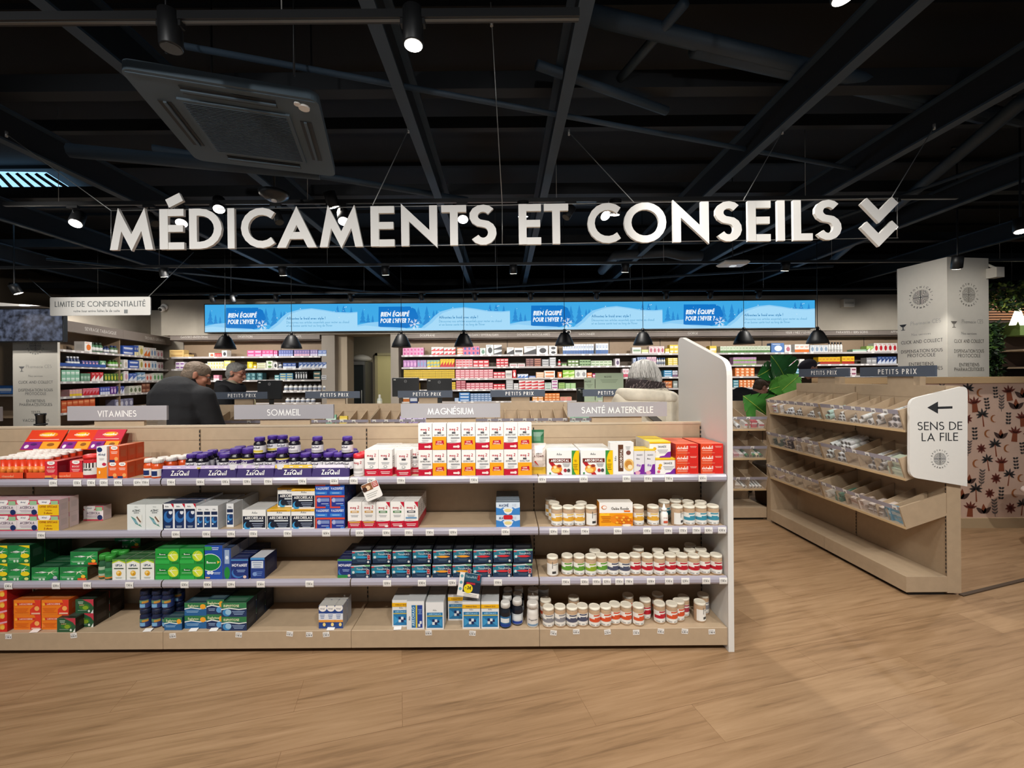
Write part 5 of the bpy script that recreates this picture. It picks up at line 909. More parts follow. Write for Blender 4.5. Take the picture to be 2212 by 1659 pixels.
# ---------------------------------------------------------------- bin shelving: long row facing the viewer and the row on the right
CLEAR = clear_mat('#d4d6e2', .13); NAVS = M('#4c5564', .55); EDGE = M('#c8ab82', .55)
def bin_bay(w, dep, top, floors, label, group, loc, rz, thick=.03, ndiv=5, sign=True, ntag=6, seed=1):
    """front at local y = 0; returns the bay"""
    R = random.Random(seed)
    o = empty('bin_bay', label, 'shelf unit', loc, rz, group); h = w/2
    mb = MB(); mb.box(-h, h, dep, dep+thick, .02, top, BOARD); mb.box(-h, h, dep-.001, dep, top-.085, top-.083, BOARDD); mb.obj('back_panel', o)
    mb = MB(); mb.box(-h+.0005, h-.0005, 0, dep, .025, .13, BOARD, .002); mb.box(-h+.02, h-.02, .03, dep, 0, .025, BLACK); mb.obj('base', o)
    mb = MB(); mb.box(h-.008, h-.0005, dep-.003, dep, .13, top-.02, BOARDD)
    for i in range(int((top-.2)/.026)): mb.box(h-.0072, h-.0015, dep-.0042, dep-.003, .15+i*.026, .165+i*.026, SLOT)
    mb.obj('slotted_upright', o)
    for n, z in enumerate(floors):
        rise = .09; mb = MB()
        mb.add([(-h, 0, z), (h, 0, z), (h, dep, z+rise), (-h, dep, z+rise), (-h, 0, z+.016), (h, 0, z+.016), (h, dep, z+rise+.016), (-h, dep, z+rise+.016)], [(3, 2, 1, 0), (4, 5, 6, 7), (1, 2, 6, 5), (2, 3, 7, 6), (3, 0, 4, 7)], BOARD)
        mb.add([(-h, 0, z), (h, 0, z), (h, 0, z+.016), (-h, 0, z+.016)], [(0, 1, 2, 3)], EDGE)
        for s in (-1, 1):
            x = s*(h-.006); mb.prism([(x-.005, .0, z+.016), (x-.005, -.04, z+.145), (x-.005, dep-.002, z+rise+.15), (x-.005, dep-.002, z+rise+.016)], (.01, 0, 0), BOARD)
        sh = mb.obj('bin_shelf', o)
        mb = MB(); mb.add([(-h+.012, .002, z+.018), (h-.012, .002, z+.018), (h-.012, -.036, z+.135), (-h+.012, -.036, z+.135)], [(0, 1, 2, 3)], CLEAR)
        mb.add([(-h+.012, -.032, z+.118), (h-.012, -.032, z+.118), (h-.012, -.040, z+.147), (-h+.012, -.040, z+.147)], [(0, 1, 2, 3)], RAIL)
        q = mb.obj('clear_lip', sh); q['label'] = 'clear plastic front lip'
        for i in range(ndiv):
            x = -h + w*(i+1)/(ndiv+1) + R.uniform(-.02, .02)
            mb = MB(); mb.prism([(x, .01, z+.02), (x, dep-.004, z+rise+.012), (x, dep-.004, z+rise+.125), (x, -.015, z+.1)], (.006, 0, 0), BOARD); mb.obj('divider', sh)
        x = -h + .03
        while x < h-.05 and ntag:
            ww = .036
            if R.random() < .9:
                mb = MB(); mb.add([(x, -.0335, z+.120), (x+ww, -.0335, z+.120), (x+ww, -.0408, z+.146), (x, -.0408, z+.146)], [(0, 1, 2, 3)], M('#f8f7f5', .5)); mb.add([(x+.006, -.0345, z+.1215), (x+ww-.01, -.0345, z+.1215), (x+ww-.01, -.0375, z+.131), (x+.006, -.0375, z+.131)], [(0, 1, 2, 3)], M('#8f8f92', .6)); mb.obj('price_tag', sh)
            x += w/ntag/1.15*R.uniform(.8, 1.3)
    if sign:
        mb = MB(); mb.box(-.07, .15-.08+.06, dep+.002, dep+thick-.002, top-.01, top+.065, BOARD); mb.obj('sign_support', o)
        mb = MB(); mb.box(-.295, .295, dep-.014, dep+.001, top+.062, top+.137, NAVS); mb.text('PETITS PRIX', (.02, dep-.0145, top+.080), .038, LETW, .16, track=.3); q = mb.obj('header_sign', o); q['label'] = 'dark slate sign reading PETITS PRIX'
    return o
for k in range(6):
    lab = 'beige bin shelf bay with a dark PETITS PRIX sign, %s from left in the row behind the front shelving' % nth(k) if k < 5 else 'beige bin shelf bay ending at the corner beneath the big-leaved plant'
    lab = 'beige bin shelf bay, %s from left in the row behind the front shelving' % nth(k) if k < 5 else lab
    bin_bay(.999, .30, 1.19, (.30, .61, .905), lab, 'bin bays facing the viewer', (-2.85 + k, 4.215, 0), 0, sign=k < 5, seed=k+3, ndiv=7 if k < 5 else 5, ntag=7)
for k in range(2):
    bin_bay(.70, .27, 1.385, (.44, .76, 1.08), ('far' if not k else 'near') + ' bay of the beige bin shelving ' + ('touching the corner' if not k else 'behind the arrow sign'), 'bin bays on the right', (2.643, 3.797 - .702*k, 0), -PI/2, .092, 5, True, 7, 21+k)
o = empty('shelf_end_board', 'narrow beige corner board where the two bin rows meet', 'board', (2.65, 4.15, 0))
mb = MB(); mb.box(0, .27, 0, .06, .0, .9, BOARD); mb.prism([(0, 0, .9), (.27, 0, .9), (.27, 0, 1.3), (0, 0, 1.2)], (0, .06, 0), BOARD); mb.obj('board', o)
for i in range(3):
    mb = MB(); mb.lathe([(.012, 0), (.015, .02), (.008, .025)], BLACK, 10); 
# arrow sign
YA = 2.735
o = empty('arrow_sign', 'white plate with black arrow reading SENS DE LA FILE ending the right shelving', 'sign', (0, YA, 0)); 
T = [pt(1959, 862, YA), pt(2083, 832, YA), pt(2082, 1049, YA), pt(1959, 1029, YA)]
cx_ = sum(p.x for p in T)/4; cz_ = sum(p.z for p in T)/4; o.location = (cx_, YA - .0205, cz_)
Q = [Vector((p.x - cx_, 0, p.z - cz_)) for p in T]
def rcorner(c, p, q, r, n=6):
    d1 = (p-c).normalized()*r; d2 = (q-c).normalized()*r
    return [(c+d1)*(1-t)**2 + c*2*t*(1-t) + (c+d2)*t*t for t in [i/n for i in range(n+1)]]
pts = rcorner(Q[0], Q[3], Q[1], .05) + rcorner(Q[1], Q[0], Q[2], .05) + [Q[2]] + rcorner(Q[3], Q[2], Q[0], .05)
mb = MB(); mb.prism(list(reversed(pts)), (0, .018, 0), SIGNW); mb.obj('plate', o)
L = lambda px, py: Vector((pt(px, py, YA).x - cx_, -.0006, pt(px, py, YA).z - cz_))
mb = MB(); a, b = L(1996, 880), L(2050, 880)
mb.add([a, L(2019, 893), L(2019, 867)], [(0, 1, 2)], INK); mb.add([L(2018, 883), L(2050, 882), L(2050, 877), L(2018, 878)], [(0, 1, 2, 3)], INK); mb.obj('arrow', o); mb = MB()
for t, x0, x1, py in (('SENS DE', 1975, 2071, 928.5), ('LA FILE', 1984, 2062, 952)):
    p, q = L(x0, py), L(x1, py - .75); mb.text(t, p, .054, INK, .115, 'l', .13, fit=(q-p).length, x=(q-p).normalized())
mb.obj('lettering', o); mb = MB(); logo(mb, L(2023, 990), .066, INK); mb.obj('emblem', o)
# ---------------------------------------------------------------- goods lying in the bins
def tube_obj(name, label, loc, r, ln, col, d, group, cat='tube', end='#6f6a66'):
    k = ('tube', r, ln, col, end)
    if k not in JARS:
        mb = MB(); mb.lathe([(r, 0), (r, ln)], M(col, .4), 12, axis=(0, 1, 0)); mb.lathe([(r*.72, -.0006), (r*.7, .002)], M(end, .7), 10, axis=(0, 1, 0)); mb.lathe([(r*1.01, ln*.25), (r*1.01, ln*.55)], M('#d4d8d6', .45), 12, axis=(0, 1, 0)); JARS[k] = mb.mesh('tube')
    o = put(name, JARS[k]); o.location = loc; o.rotation_euler = d; tag(o, label, cat, group); return o
def cart_obj(name, label, loc, w, h, d, col, acc, rot, group, cat='medicine box'):
    k = ('c', w, h, d, col, acc)
    if k not in JARS: JARS[k] = carton(w, h, d, col, [('r', 0, .55, 1, .8, acc), ('l', .5, .36, .7, 2, .12, '#a8a8a8')], top=col)
    o = put(name, JARS[k]); o.location = loc; o.rotation_euler = rot; tag(o, label, cat, group); return o
TILT = math.atan2(.09, .27)
def right_bin(n, z, comps):
    """comps: (kind, colour, accent, columns, layers, size) per compartment, counted from the far corner"""
    nm = ('top', 'middle', 'lowest')[n]; N = len(comps); G = 'goods in the %s bin on the right' % nm
    for c, (kind, col, acc, cols, lay, sz) in enumerate(comps):
        if not kind: continue
        y1 = 4.125 - c*1.37/N; y0 = y1 - 1.37/N + .012; seam = 3.446
        for l in range(lay):
            for i in range(cols):
                X = 2.643 + .006; zz = z + .0175
                where = '%s compartment from far corner, %s bin' % (nth(c), nm)
                if kind == 't':
                    r = sz; y = y1 - .018 - r - (i + (.5 if l % 2 else 0))*2.05*r
                    if y < y0 + r*.8: continue
                    tube_obj('bandage_tube', '%s tube, %s in %s layer, %s' % (acc, nth(i), nth(l), where), (X + .012*l + random.uniform(0, .012), y, zz + r*1.05 + l*r*1.8), r, .15, col, (TILT, 0, -PI/2), G)
                else:
                    w, h, d = sz; y = y1 - .022 - w/2 - i*(w+.003)
                    if y < y0 + w/2: continue
                    cart_obj('small_box', '%s small box, %s in %s layer, %s' % (acc[1], nth(i), nth(l), where), (X + random.uniform(0, .02) - math.sin(TILT)*h*l*0, y, zz + .002 + l*(h+.004)), w, h, d, col, acc[0], (TILT, random.uniform(-.08, .08), -PI/2), G)
W1 = '#e6e6e4'
right_bin(0, 1.08, [('b', '#e4e2e2', ('#c85a6a', 'white'), 3, 2, (.03, .035, .12)), ('t', '#dfe3ea', 'white', 4, 2, .014), ('t', '#e3e5e6', 'white', 5, 3, .0125), ('t', W1, 'white', 5, 2, .013), ('t', '#bfe0d6', 'mint', 3, 2, .019), ('t', W1, 'white', 5, 3, .0125), ('t', W1, 'white', 3, 2, .016), ('t', '#e8e6e4', 'thick white', 3, 2, .0215), ('t', '#e0d8d6', 'thick white', 3, 3, .021)])
right_bin(1, .76, [('b', '#5a6a5e', ('#38463c', 'grey-green'), 3, 2, (.034, .03, .12)), ('b', '#3b3034', ('#d8d2d4', 'dark'), 3, 2, (.034, .034, .12)), ('b', '#d9cfc6', ('#b8ada4', 'cream'), 4, 2, (.028, .045, .1)), ('b', '#d4c9bd', ('#efe8e0', 'cream'), 3, 2, (.033, .035, .1)), ('t', '#dfe4e4', 'white', 4, 4, .0175), ('t', '#d9d9da', 'white', 4, 5, .0175), ('', 0, 0, 0, 0, 0), ('t', '#b9b2ac', 'silvery', 4, 3, .0165), ('b', '#c9d6bf', ('#dfe8d4', 'pale green'), 2, 2, (.055, .05, .1))])
right_bin(2, .44, [('b', '#b8a2a0', ('#8a6a7a', 'pinkish'), 2, 1, (.04, .02, .1)), ('b', '#bfa98f', ('#a88f74', 'kraft'), 2, 1, (.03, .05, .08)), ('', 0, 0, 0, 0, 0), ('b', '#b99d78', ('#a88a66', 'kraft'), 2, 1, (.05, .03, .08)), ('b', '#d8cfc4', ('#f0e9e0', 'cream'), 2, 1, (.04, .05, .08)), ('b', '#5f8a74', ('#7aa890', 'green'), 2, 2, (.058, .032, .14)), ('b', '#d9c8bc', ('#b89a8a', 'pale'), 4, 1, (.026, .07, .1)), ('b', '#cfc2b8', ('#8a7a70', 'greyish'), 3, 2, (.036, .032, .12)), ('b', '#6aaac8', ('#cfe4ee', 'light blue'), 3, 1, (.034, .095, .05))])
spot('bin_front_fill', (.55, 1.9, 2.9), (2.65, 3.35, .85), 40, 60, .9, .05)  # unseen spot added in front to brighten the right-hand bins
# goods in the row facing the viewer (those the photograph shows)
def front_bin(lst, z, nm):
    for i, (px, kind, col, acc, sz) in enumerate(lst):
        x = (px-CX)*4.26/F; G = 'goods in the bins behind the front shelving'
        if kind == 't': tube_obj('bandage_tube', '%s tube, %s from left in the %s facing bin' % (acc, nth(i), nm), (x, 4.235, z + .0175 + sz*1.12), sz, .12, col, (TILT*1.02, 0, 0), G)
        else: cart_obj('small_box', '%s small box, %s from left in the %s facing bin' % (acc[1], nth(i), nm), (x, 4.24 + .01*(i % 3) + (.035 if sz[1] > .08 else 0), z + .022 + (.012 if sz[1] > .08 else 0)), *sz, col, acc[0], (TILT if sz[1] < .08 else -.1, 0, random.uniform(-.06, .06)), G)
P3 = (.05, .10, .03)
front_bin([(712, 'b', '#7cc0a0', ('#c8e4d4', 'green'), (.10, .155, .03)), (738, 'b', '#e6c84a', ('#f4e49a', 'yellow'), (.08, .14, .03)), (765, 't', W1, 'white', .018)] + [(868 + i*13, 'b', '#b9a3d8', ('#dcd0ee', 'lilac'), (.055, .135 + .012*(i % 2), .04)) for i in range(5)] + [(1160 + i*9, 't', '#d4e0d4', 'pale green', .019) for i in range(3)] + [(1236 + i*11, 'b', '#dce8e2', ('#8ab89a', 'white-green'), (.05, .15, .04)) for i in range(4)] + [(1592, 't', '#dfe3e6', 'white', .02), (1612, 'b', '#e8e4e2', ('#d84a5a', 'white-red'), (.06, .055, .1)), (1627, 'b', '#d8505e', ('#f0e4e2', 'red'), (.055, .075, .1)), (1641, 'b', '#efe9e6', ('#d84a5a', 'white-red'), (.05, .05, .1))], .905, 'top')
front_bin([(1586, 'b', '#e0b8bc', ('#c86a7a', 'pink'), (.05, .04, .1)), (1598, 'b', '#ece8e4', ('#d8a8ac', 'white'), (.04, .035, .1))] + [(1610 + i*7.4, 't', ('#3f7a4a', '#e8d0a8', '#4a8a52', '#ead8b4', '#3f7a4a')[i], ('green', 'cream', 'leaf green', 'sand', 'deep green')[i], .0165) for i in range(5)], .61, 'middle')
front_bin([(1588, 'b', '#e8ddd0', ('#c8a88a', 'cream'), (.07, .03, .1)), (1603, 't', '#efece8', 'white', .012)] + [(1611 + i*7, 't', '#efece8', 'white', .011) for i in range(5)], .30, 'lowest')
# ---------------------------------------------------------------- half wall with palm paper
mb = MB(); X0, X1, Y0 = 3.03, 8.5, 3.96; PAPER = M('#d9b9a6', .7, tex=.06, scale=12)
mb.box(X0, X1, Y0, Y0+.12, .095, 1.375, PAPER)
cols = [M(c, .7) for c in ('#332f2e', '#8a4426', '#6f2f22', '#655a56', '#a05f30', '#47302a')]
def P2(x, z, s, a): 
    ca, sa = math.cos(a), math.sin(a); return lambda u, v: (x + s*(u*ca - v*sa), Y0-.0012, z + s*(u*sa + v*ca))
def leafp(f, u, v, ln, wd, a, m):
    ca, sa = math.cos(a), math.sin(a)
    out = [(t, wd*math.sin(PI*t**.8)) for t in (0, .25, .5, .75, 1)] + [(t, -wd*math.sin(PI*t**.8)) for t in (.75, .5, .25)]
    mb.add([f(u + ln*p*ca - ln*q*sa, v + ln*p*sa + ln*q*ca) for p, q in out], [tuple(range(8))], m)
def motif(k, x, z, s, R):
    f = P2(x, z, s, R.uniform(-.15, .15)); m = cols
    if k == 0:      # palm tree
        mb.add([f(-.05, -.6), f(.05, -.6), f(.03, .3), f(-.03, .3)], [(0, 1, 2, 3)], m[1]); [leafp(f, 0, .3, .5, .16, a, m[0]) for a in (-.5, .1, .7, 1.57, 2.4, 3.04, 3.6)]
    elif k == 1:    # fronded sprig
        mb.add([f(-.02, -.6), f(.02, -.6), f(.015, .6), f(-.015, .6)], [(0, 1, 2, 3)], m[3])
        for i in range(5):
            for sg in (1, -1): leafp(f, 0, -.4 + i*.22, .32, .2, (.75 if sg > 0 else PI - .75), m[3])
    elif k == 2:    # potted agave
        mb.add([f(-.22, -.6), f(.22, -.6), f(.17, 0), f(-.17, 0)], [(0, 1, 2, 3)], m[1]); [leafp(f, 0, 0, .55, .15, a, m[2]) for a in (.4, .9, 1.57, 2.2, 2.75)]
    elif k == 3:    # moon
        mb.add([f(.3*math.cos(t), .3*math.sin(t)) for t in [1.0 + i*.5 for i in range(9)]] + [f(.1 + .26*math.cos(t), .26*math.sin(t)) for t in [5.0 - i*.5 for i in range(8)]], [tuple(range(17))], m[4])
    elif k == 4:    # star flower
        [leafp(f, 0, 0, .42, .2, i*PI/4 + .2, m[2 if s > .1 else 1]) for i in range(8)]
    elif k == 5:    # tulip leaves
        [leafp(f, 0, -.4, .75, .22, a, m[5 if a != 1.57 else 1]) for a in (.7, 1.57, 2.4)]; leafp(f, 0, -.4, .5, .2, 1.2, m[4])
    else:           # berry branch
        for i in range(4):
            for sg in (1, -1): leafp(f, 0, -.4 + i*.24, .24, .34, (.5 if sg > 0 else PI - .5), m[0])
R = random.Random(5)
for r in range(9):
    for c in range(30):
        x = X0 + .1 + c*.128 + (.064 if r % 2 else 0); z = .185 + r*.142
        if x < X1 - .1 and x < 6.6: motif((c*3 + r*5 + (c*r) % 2) % 7, x + R.uniform(-.015, .015), min(z, 1.285), R.uniform(.118, .135), R)
mb.box(X0, X1, Y0-.02, Y0+.14, 1.375, 1.435, M('#c6a67c', .5)); mb.box(X0, X1, Y0-.012, Y0, 0, .095, M('#bda583', .55))
q = struct(mb.obj('wall_partition')); q['label'] = 'half wall papered with rust and charcoal palms'
mb = MB(); a, b = pz(2076, 1287, 0), pz(2300, 1232, 0); d = (b-a).normalized(); n = Vector((-d.y, d.x, 0))*.012
mb.prism([a-n, b-n, b+n, a+n], (0, 0, .008), M('#4a3a2c', .5)); struct(mb.obj('trim_2'))
o = empty('stool', 'white rounded stool seat just showing at the right edge before the palm wallpaper', 'stool', (4.74, 3.45, 0))
mb = MB(); mb.lathe([(.05, .40), (.27, .415), (.30, .435), (.29, .46), (.2, .468)], M('#ecdfd8', .4), 28); mb.obj('seat', o)
for k in range(3): mb = MB(); t = k*2*PI/3; mb.tube([(.1*math.cos(t), .1*math.sin(t), .41), (.22*math.cos(t), .22*math.sin(t), 0)], .012, M('#b8a890', .5)); mb.obj('leg', o)
# ---------------------------------------------------------------- columns with lettering
PLAS = M('#d8d3c8', .7, tex=.04, scale=14)
LINES = [('CLICK AND COLLECT', .0), ('DISPENSATION SOUS', -.12), ('PROTOCOLE', -.175), ('ENTRETIENS', -.285), ('PHARMACEUTIQUES', -.34), ('TESTS', -.46), ('VACCINATIONS', -.58)]
def notice(mb, o, x, w, sc, dim=INK):
    """emblem and list of services; o = baseline centre of the first line"""
    x = Vector(x); o = Vector(o)
    logo(mb, o + Vector((0, 0, .58*sc)), .15*sc, dim, x=x)
    mb.text('Pharmacie CES', o + x*.05*sc + Vector((0, 0, .235*sc)), .05*sc, M('#a9a7a2', .6), .1, x=x, maxw=w*.6)
    c = o - x*.21*sc + Vector((0, 0, .25*sc)); u = lambda a, b: c + x*a*sc + Vector((0, 0, b*sc))
    mb.add([u(-.045, .01), u(.045, .01), u(.02, -.02), u(-.02, -.02)], [(0, 1, 2, 3)], dim); mb.add([u(-.006, -.02), u(.006, -.02), u(.006, -.06), u(-.006, -.06)], [(0, 1, 2, 3)], dim); mb.add([u(-.025, -.06), u(.025, -.06), u(.025, -.067), u(-.025, -.067)], [(0, 1, 2, 3)], dim)
    mb.text('Nos services', o + Vector((0, 0, .1*sc)), .034*sc, M('#9a9894', .6), .12, x=x)
    for t, dz in LINES: mb.text(t, o + Vector((0, 0, dz*sc)), .042*sc, dim, .12, x=x, maxw=w*.84)
o = empty('square_column', 'pale square column with round emblem and list of services behind the PETITS PRIX signs', 'column', (5.33, 5.0, 0), math.radians(7))
o['label'] = 'pale square column with emblem and list of services behind the palm wallpaper half wall'
mb = MB(); mb.box(0, .585, 0, .565, 0, 2.87, PLAS); mb.obj('shaft', o)
mb = MB(); notice(mb, (-.0015, .285, 1.86), (0, -1, 0), .56, 1.0); notice(mb, (.30, -.0015, 1.84), (1, 0, 0), .5, 1.0, M('#6a6660', .6)); mb.obj('lettering', o)
mb = MB(); mb.box(.55, .66, -.1, .0, 2.62, 2.74, M('#c9c4ba', .5)); mb.tube([(.6, -.05, 2.74), (.6, .02, 2.80)], .015, PLAS); mb.obj('loudspeaker', o)
spot('unseen_fill_spot', (3.4, 4.2, 2.95), (5.32, 5.2, 1.9), 90, 60, .9, .05); spot('unseen_fill_spot', (5.5, 3.4, 2.95), (5.6, 5.0, 1.9), 34, 60, .9, .05)  # unseen spots added to brighten both column faces
o = empty('square_column', 'pale column face with emblem and services list beneath the dark television', 'column', (-6.573, 5.58, 0))
mb = MB(); mb.box(0, .60, 0, .03, 0, 1.98, PLAS); mb.obj('shaft', o); spot('unseen_fill_spot', (-5.6, 4.3, 2.9), (-6.4, 5.7, 1.3), 90, 55, .8, .05)  # its spot is an unseen fill, added for the dark column face
mb = MB(); notice(mb, (.305, -.0015, 1.43), (1, 0, 0), .6, .88, M('#6f6f70', .6)); mb.obj('lettering', o)
o = empty('television', 'large dark television with a mottled grey screen at the left edge', 'television', (-6.4, 5.42, 2.2))
def noise_emit():
    m = M('#6a7488', .3, emit=.0, tex=.0, scale=3.3); nt = m.node_tree; b = nt.nodes['Principled BSDF']
    tc = nt.nodes.new('ShaderNodeTexCoord'); n = nt.nodes.new('ShaderNodeTexVoronoi'); n.inputs['Scale'].default_value = 9; n2 = nt.nodes.new('ShaderNodeTexNoise'); n2.inputs['Scale'].default_value = 14; n2.inputs['Detail'].default_value = 6
    nt.links.new(tc.outputs['Object'], n2.inputs['Vector']); r = nt.nodes.new('ShaderNodeValToRGB'); r.color_ramp.elements[0].position = .38; r.color_ramp.elements[0].color = lin('#171b26'); r.color_ramp.elements[1].position = .72; r.color_ramp.elements[1].color = lin('#6c7690')
    nt.links.new(n2.outputs[0], r.inputs[0]); nt.links.new(r.outputs[0], b.inputs['Emission Color']); b.inputs['Emission Strength'].default_value = .55; b.inputs['Base Color'].default_value = (.01, .01, .012, 1); return m
mb = MB(); mb.box(-.68, .68, 0, .05, -.23, .21, BLACK); mb.tube([(0, .05, 0), (0, .28, 0)], .03, BLACK); mb.obj('casing', o)
mb = MB(); mb.box(-.665, .665, -.002, 0, -.215, .195, noise_emit()); mb.obj('screen', o)
mb = MB(); mb.prism([(-8.6, 5.36, 2.66), (-8.6, 5.36, 2.43), (-5.95, 5.36, 2.43)], (0, .5, 0), M('#d8d5cf', .6)); mb.tube([(-7.5, 5.6, 2.5), (-7.5, 5.6, 4.0)], .01, TRK); spot('unseen_fill_spot', (-5.9, 3.9, 2.9), (-7.2, 5.5, 2.3), 60, 75, .8, .05); tag(mb.obj('canopy'), 'pale sloping canopy panel above the dark television', 'canopy')  # its spot is an added fill that lightens canopy and left edge
# ---------------------------------------------------------------- counters with monitors and small goods
for k, (x0, x1) in enumerate(((-4.9, -2.6), (-2.3, .2), (.5, 2.6))):
    o = empty('service_counter', 'beige dispensary counter, %s from left, behind the bin shelving' % nth(k), 'counter', ((x0+x1)/2, 5.84 if k == 0 else 5.66, 0), 0, 'dispensary counters'); w = (x1-x0)/2
    mb = MB(); mb.box(-w, w, -.3, .35, 0, 1.04, BOARD); mb.obj('front', o); mb = MB(); mb.box(-w-.03, w+.03, -.34, .4, 1.04, 1.08, M('#c9bba6', .4)); mb.obj('worktop', o)
def monitor(pa, pb, label, Y=5.72, rz=0):
    a, b = pt(*pa, Y), pt(*pb, Y); w = b.x - a.x; h = max(.2, a.z - b.z)
    o = empty('monitor', label, 'monitor', ((a.x+b.x)/2, Y, 1.08), rz, 'monitors on the counters'); zt = a.z - 1.08
    mb = MB(); mb.box(-w/2, w/2, .0, .03, max(.03, zt-.26), zt, M('#141416', .4), .006); mb.box(-w/2+.02, -w/2+.05, -.001, 0, zt-.035, zt-.022, WHITE)
    c = zt - .05
    for i in range(18):
        t, u = 2*PI*i/18, 2*PI*(i+1)/18; mb.add([(.016*math.cos(t), -.001, c+.016*math.sin(t)), (.016*math.cos(u), -.001, c+.016*math.sin(u)), (.019*math.cos(u), -.001, c+.019*math.sin(u)), (.019*math.cos(t), -.001, c+.019*math.sin(t))], [(0, 1, 2, 3)], M('#b8b8ba', .4))
    mb.text('DELL', (0, -.0012, c-.004), .008, M('#b8b8ba', .4), .18); mb.obj('screen_back', o)
    mb = MB(); mb.box(-.03, .03, .03, .05, .01, zt-.08, BLACK); mb.box(-.1, .1, -.06, .1, 0, .012, BLACK); mb.obj('stand', o); return o
monitor((553, 822), (611, 866), 'black monitor seen from behind, right of the yellow-labelled pump bottle', 5.75, -.15)
monitor((847, 816), (905, 862), 'black monitor seen from behind in front of the olive door opening')
monitor((922, 818), (976, 860), 'black monitor seen from behind, right of the small white goods', 5.8)
monitor((1246, 838), (1266, 862), 'black monitor edge left of the pale green cosmetics board', 5.7)
def pump(px, py, label, col, Y=5.62):
    p = pt(px, py, Y); jar(label, 0, 4, .034, .165, col, '#e4e2de', '#e8e2b0' if col != '#cfd6cc' else '#e6e6d8', x=p.x, Y=Y, z=1.08 - SZ[4], capr=.4, caph=.28, shoulder=True, cat='bottle', name='pump_bottle', group='pump bottles', bh=(.15, .7))
pump(546, 840, 'clear pump bottle with pale yellow label before the left monitor', '#d9d4b4'); pump(534, 838, 'slim pump bottle beside the pale yellow labelled one', '#b8ab8a', 5.74); pump(820, 850, 'clear pump bottle standing before the olive door', '#cfd6cc', 5.6)
for i, (px, w, h, c, a) in enumerate(((879, .1, .13, '#ecebe8', '#d8782a'), (895, .11, .14, '#26418a', '#e4e8ee'), (912, .09, .13, '#ecebe8', '#d8782a'), (922, .05, .13, '#d8d8d6', '#3a3a3c'), (928, .04, .13, '#d8d8d6', '#3a3a3c'))):
    p = pt(px, 840, 5.36); o = cart_obj('small_box', '%s box, %s from left between the two middle monitors' % ('blue-white' if i == 1 else 'white', nth(i)), (p.x, 5.32, 1.0805), w*.8, h+.02, .05, c, a, (0, 0, 0), 'small boxes between the monitors')
for (xa, xb, ya, lb, big) in ((1262, 1285, 816, 'narrow pale green cosmetics board left of the larger one', 0), (1286, 1347, 806, 'large pale green cosmetics board reading NUXE left of the white-haired person', 1)):
    a, b = pt(xa, ya, 5.3), pt(xb, 860, 5.3); w = b.x - a.x; h = a.z - 1.08
    o = empty('display_board', lb, 'display board', ((a.x+b.x)/2, 5.3, 1.08)); GR = M('#c3d4b4', .5)
    mb = MB(); mb.box(-w/2, w/2, 0, .012, 0, h, GR); mb.text('NUXE', (-.02, -.001, h-.06), .024, M('#2f3a2c', .5), .16, track=.35, maxw=w*.6)
    for i in range(3): mb.box(-w*.32+i*.01, w*.3-i*.012, -.001, 0, h-.09-i*.016, h-.085-i*.016, M('#8a9a7c', .5))
    if big:
        for i in range(3): mb.lathe([(.018, -.0), (.02, .03), (.018, .04)], M('#d8c47a', .4), 12, (-.03+i*.04, -.02, .12))
        for i in range(5): mb.box(-w*.42+i*.07, -w*.42+i*.07+.05, -.03, -.001, .0, .085, M('#eef0e8', .4))
        mb.box(-w*.44, -w*.28, -.001, 0, .12, .18, M('#7a8aa0', .5))
    mb.obj('board', o); mb = MB(); mb.box(-w/2, w/2, -.04, .08, 0, .006, GR); mb.obj('foot', o)
o = empty('post', 'short chrome post standing left behind the VITAMINES sign', 'post', pt(88, 916, 3.05)); o.location.z = 0
h = pt(88, 893, 3.05).z; mb = MB(); mb.lathe([(.14, 0), (.14, .015), (.03, .03), (.026, .05), (.026, h-.02), (.03, h-.012), (.03, h)], M('#5a5a5c', .25, metal=.9), 20); mb.obj('pole', o)
mb = MB(); mb.lathe([(.036, h-.085), (.036, h-.075)], M('#2a2a2c', .4), 18); mb.obj('collar', o)
# ---------------------------------------------------------------- pendant lamps
PB = M('#101012', .5)
for i, px in enumerate((487, 630, 867, 1002, 1219.5, 1389, 1607, 1766)):
    a = pt(px, 756 - (px-487)*.0095 - 2, 6.0); o = empty('pendant_lamp', 'black cone pendant lamp, %s from left over the counters' % nth(i), 'lamp', a, 0, 'pendant lamps over the counters')
    mb = MB(); mb.lathe([(.137, 0), (.139, .004), (.125, .05), (.075, .155), (.05, .185), (.02, .195)], PB, 28); mb.obj('shade', o)
    mb = MB(); mb.lathe([(.1, .002), (.11, .006)], M('#3a3a38', .5), 20); mb.obj('diffuser', o)
    mb = MB(); mb.tube([(0, 0, .23), (0, 0, 4.0 - a.z)], .004, PB, 5); mb.lathe([(.02, .195), (.018, .235), (.006, .24)], PB, 12); mb.obj('cord', o)
    mb = MB()
    for t in (0, PI): mb.tube([(.055*math.cos(t), .055*math.sin(t), .18), (.012*math.cos(t), .012*math.sin(t), .245)], .003, PB, 5)
    mb.obj('bracket', o)
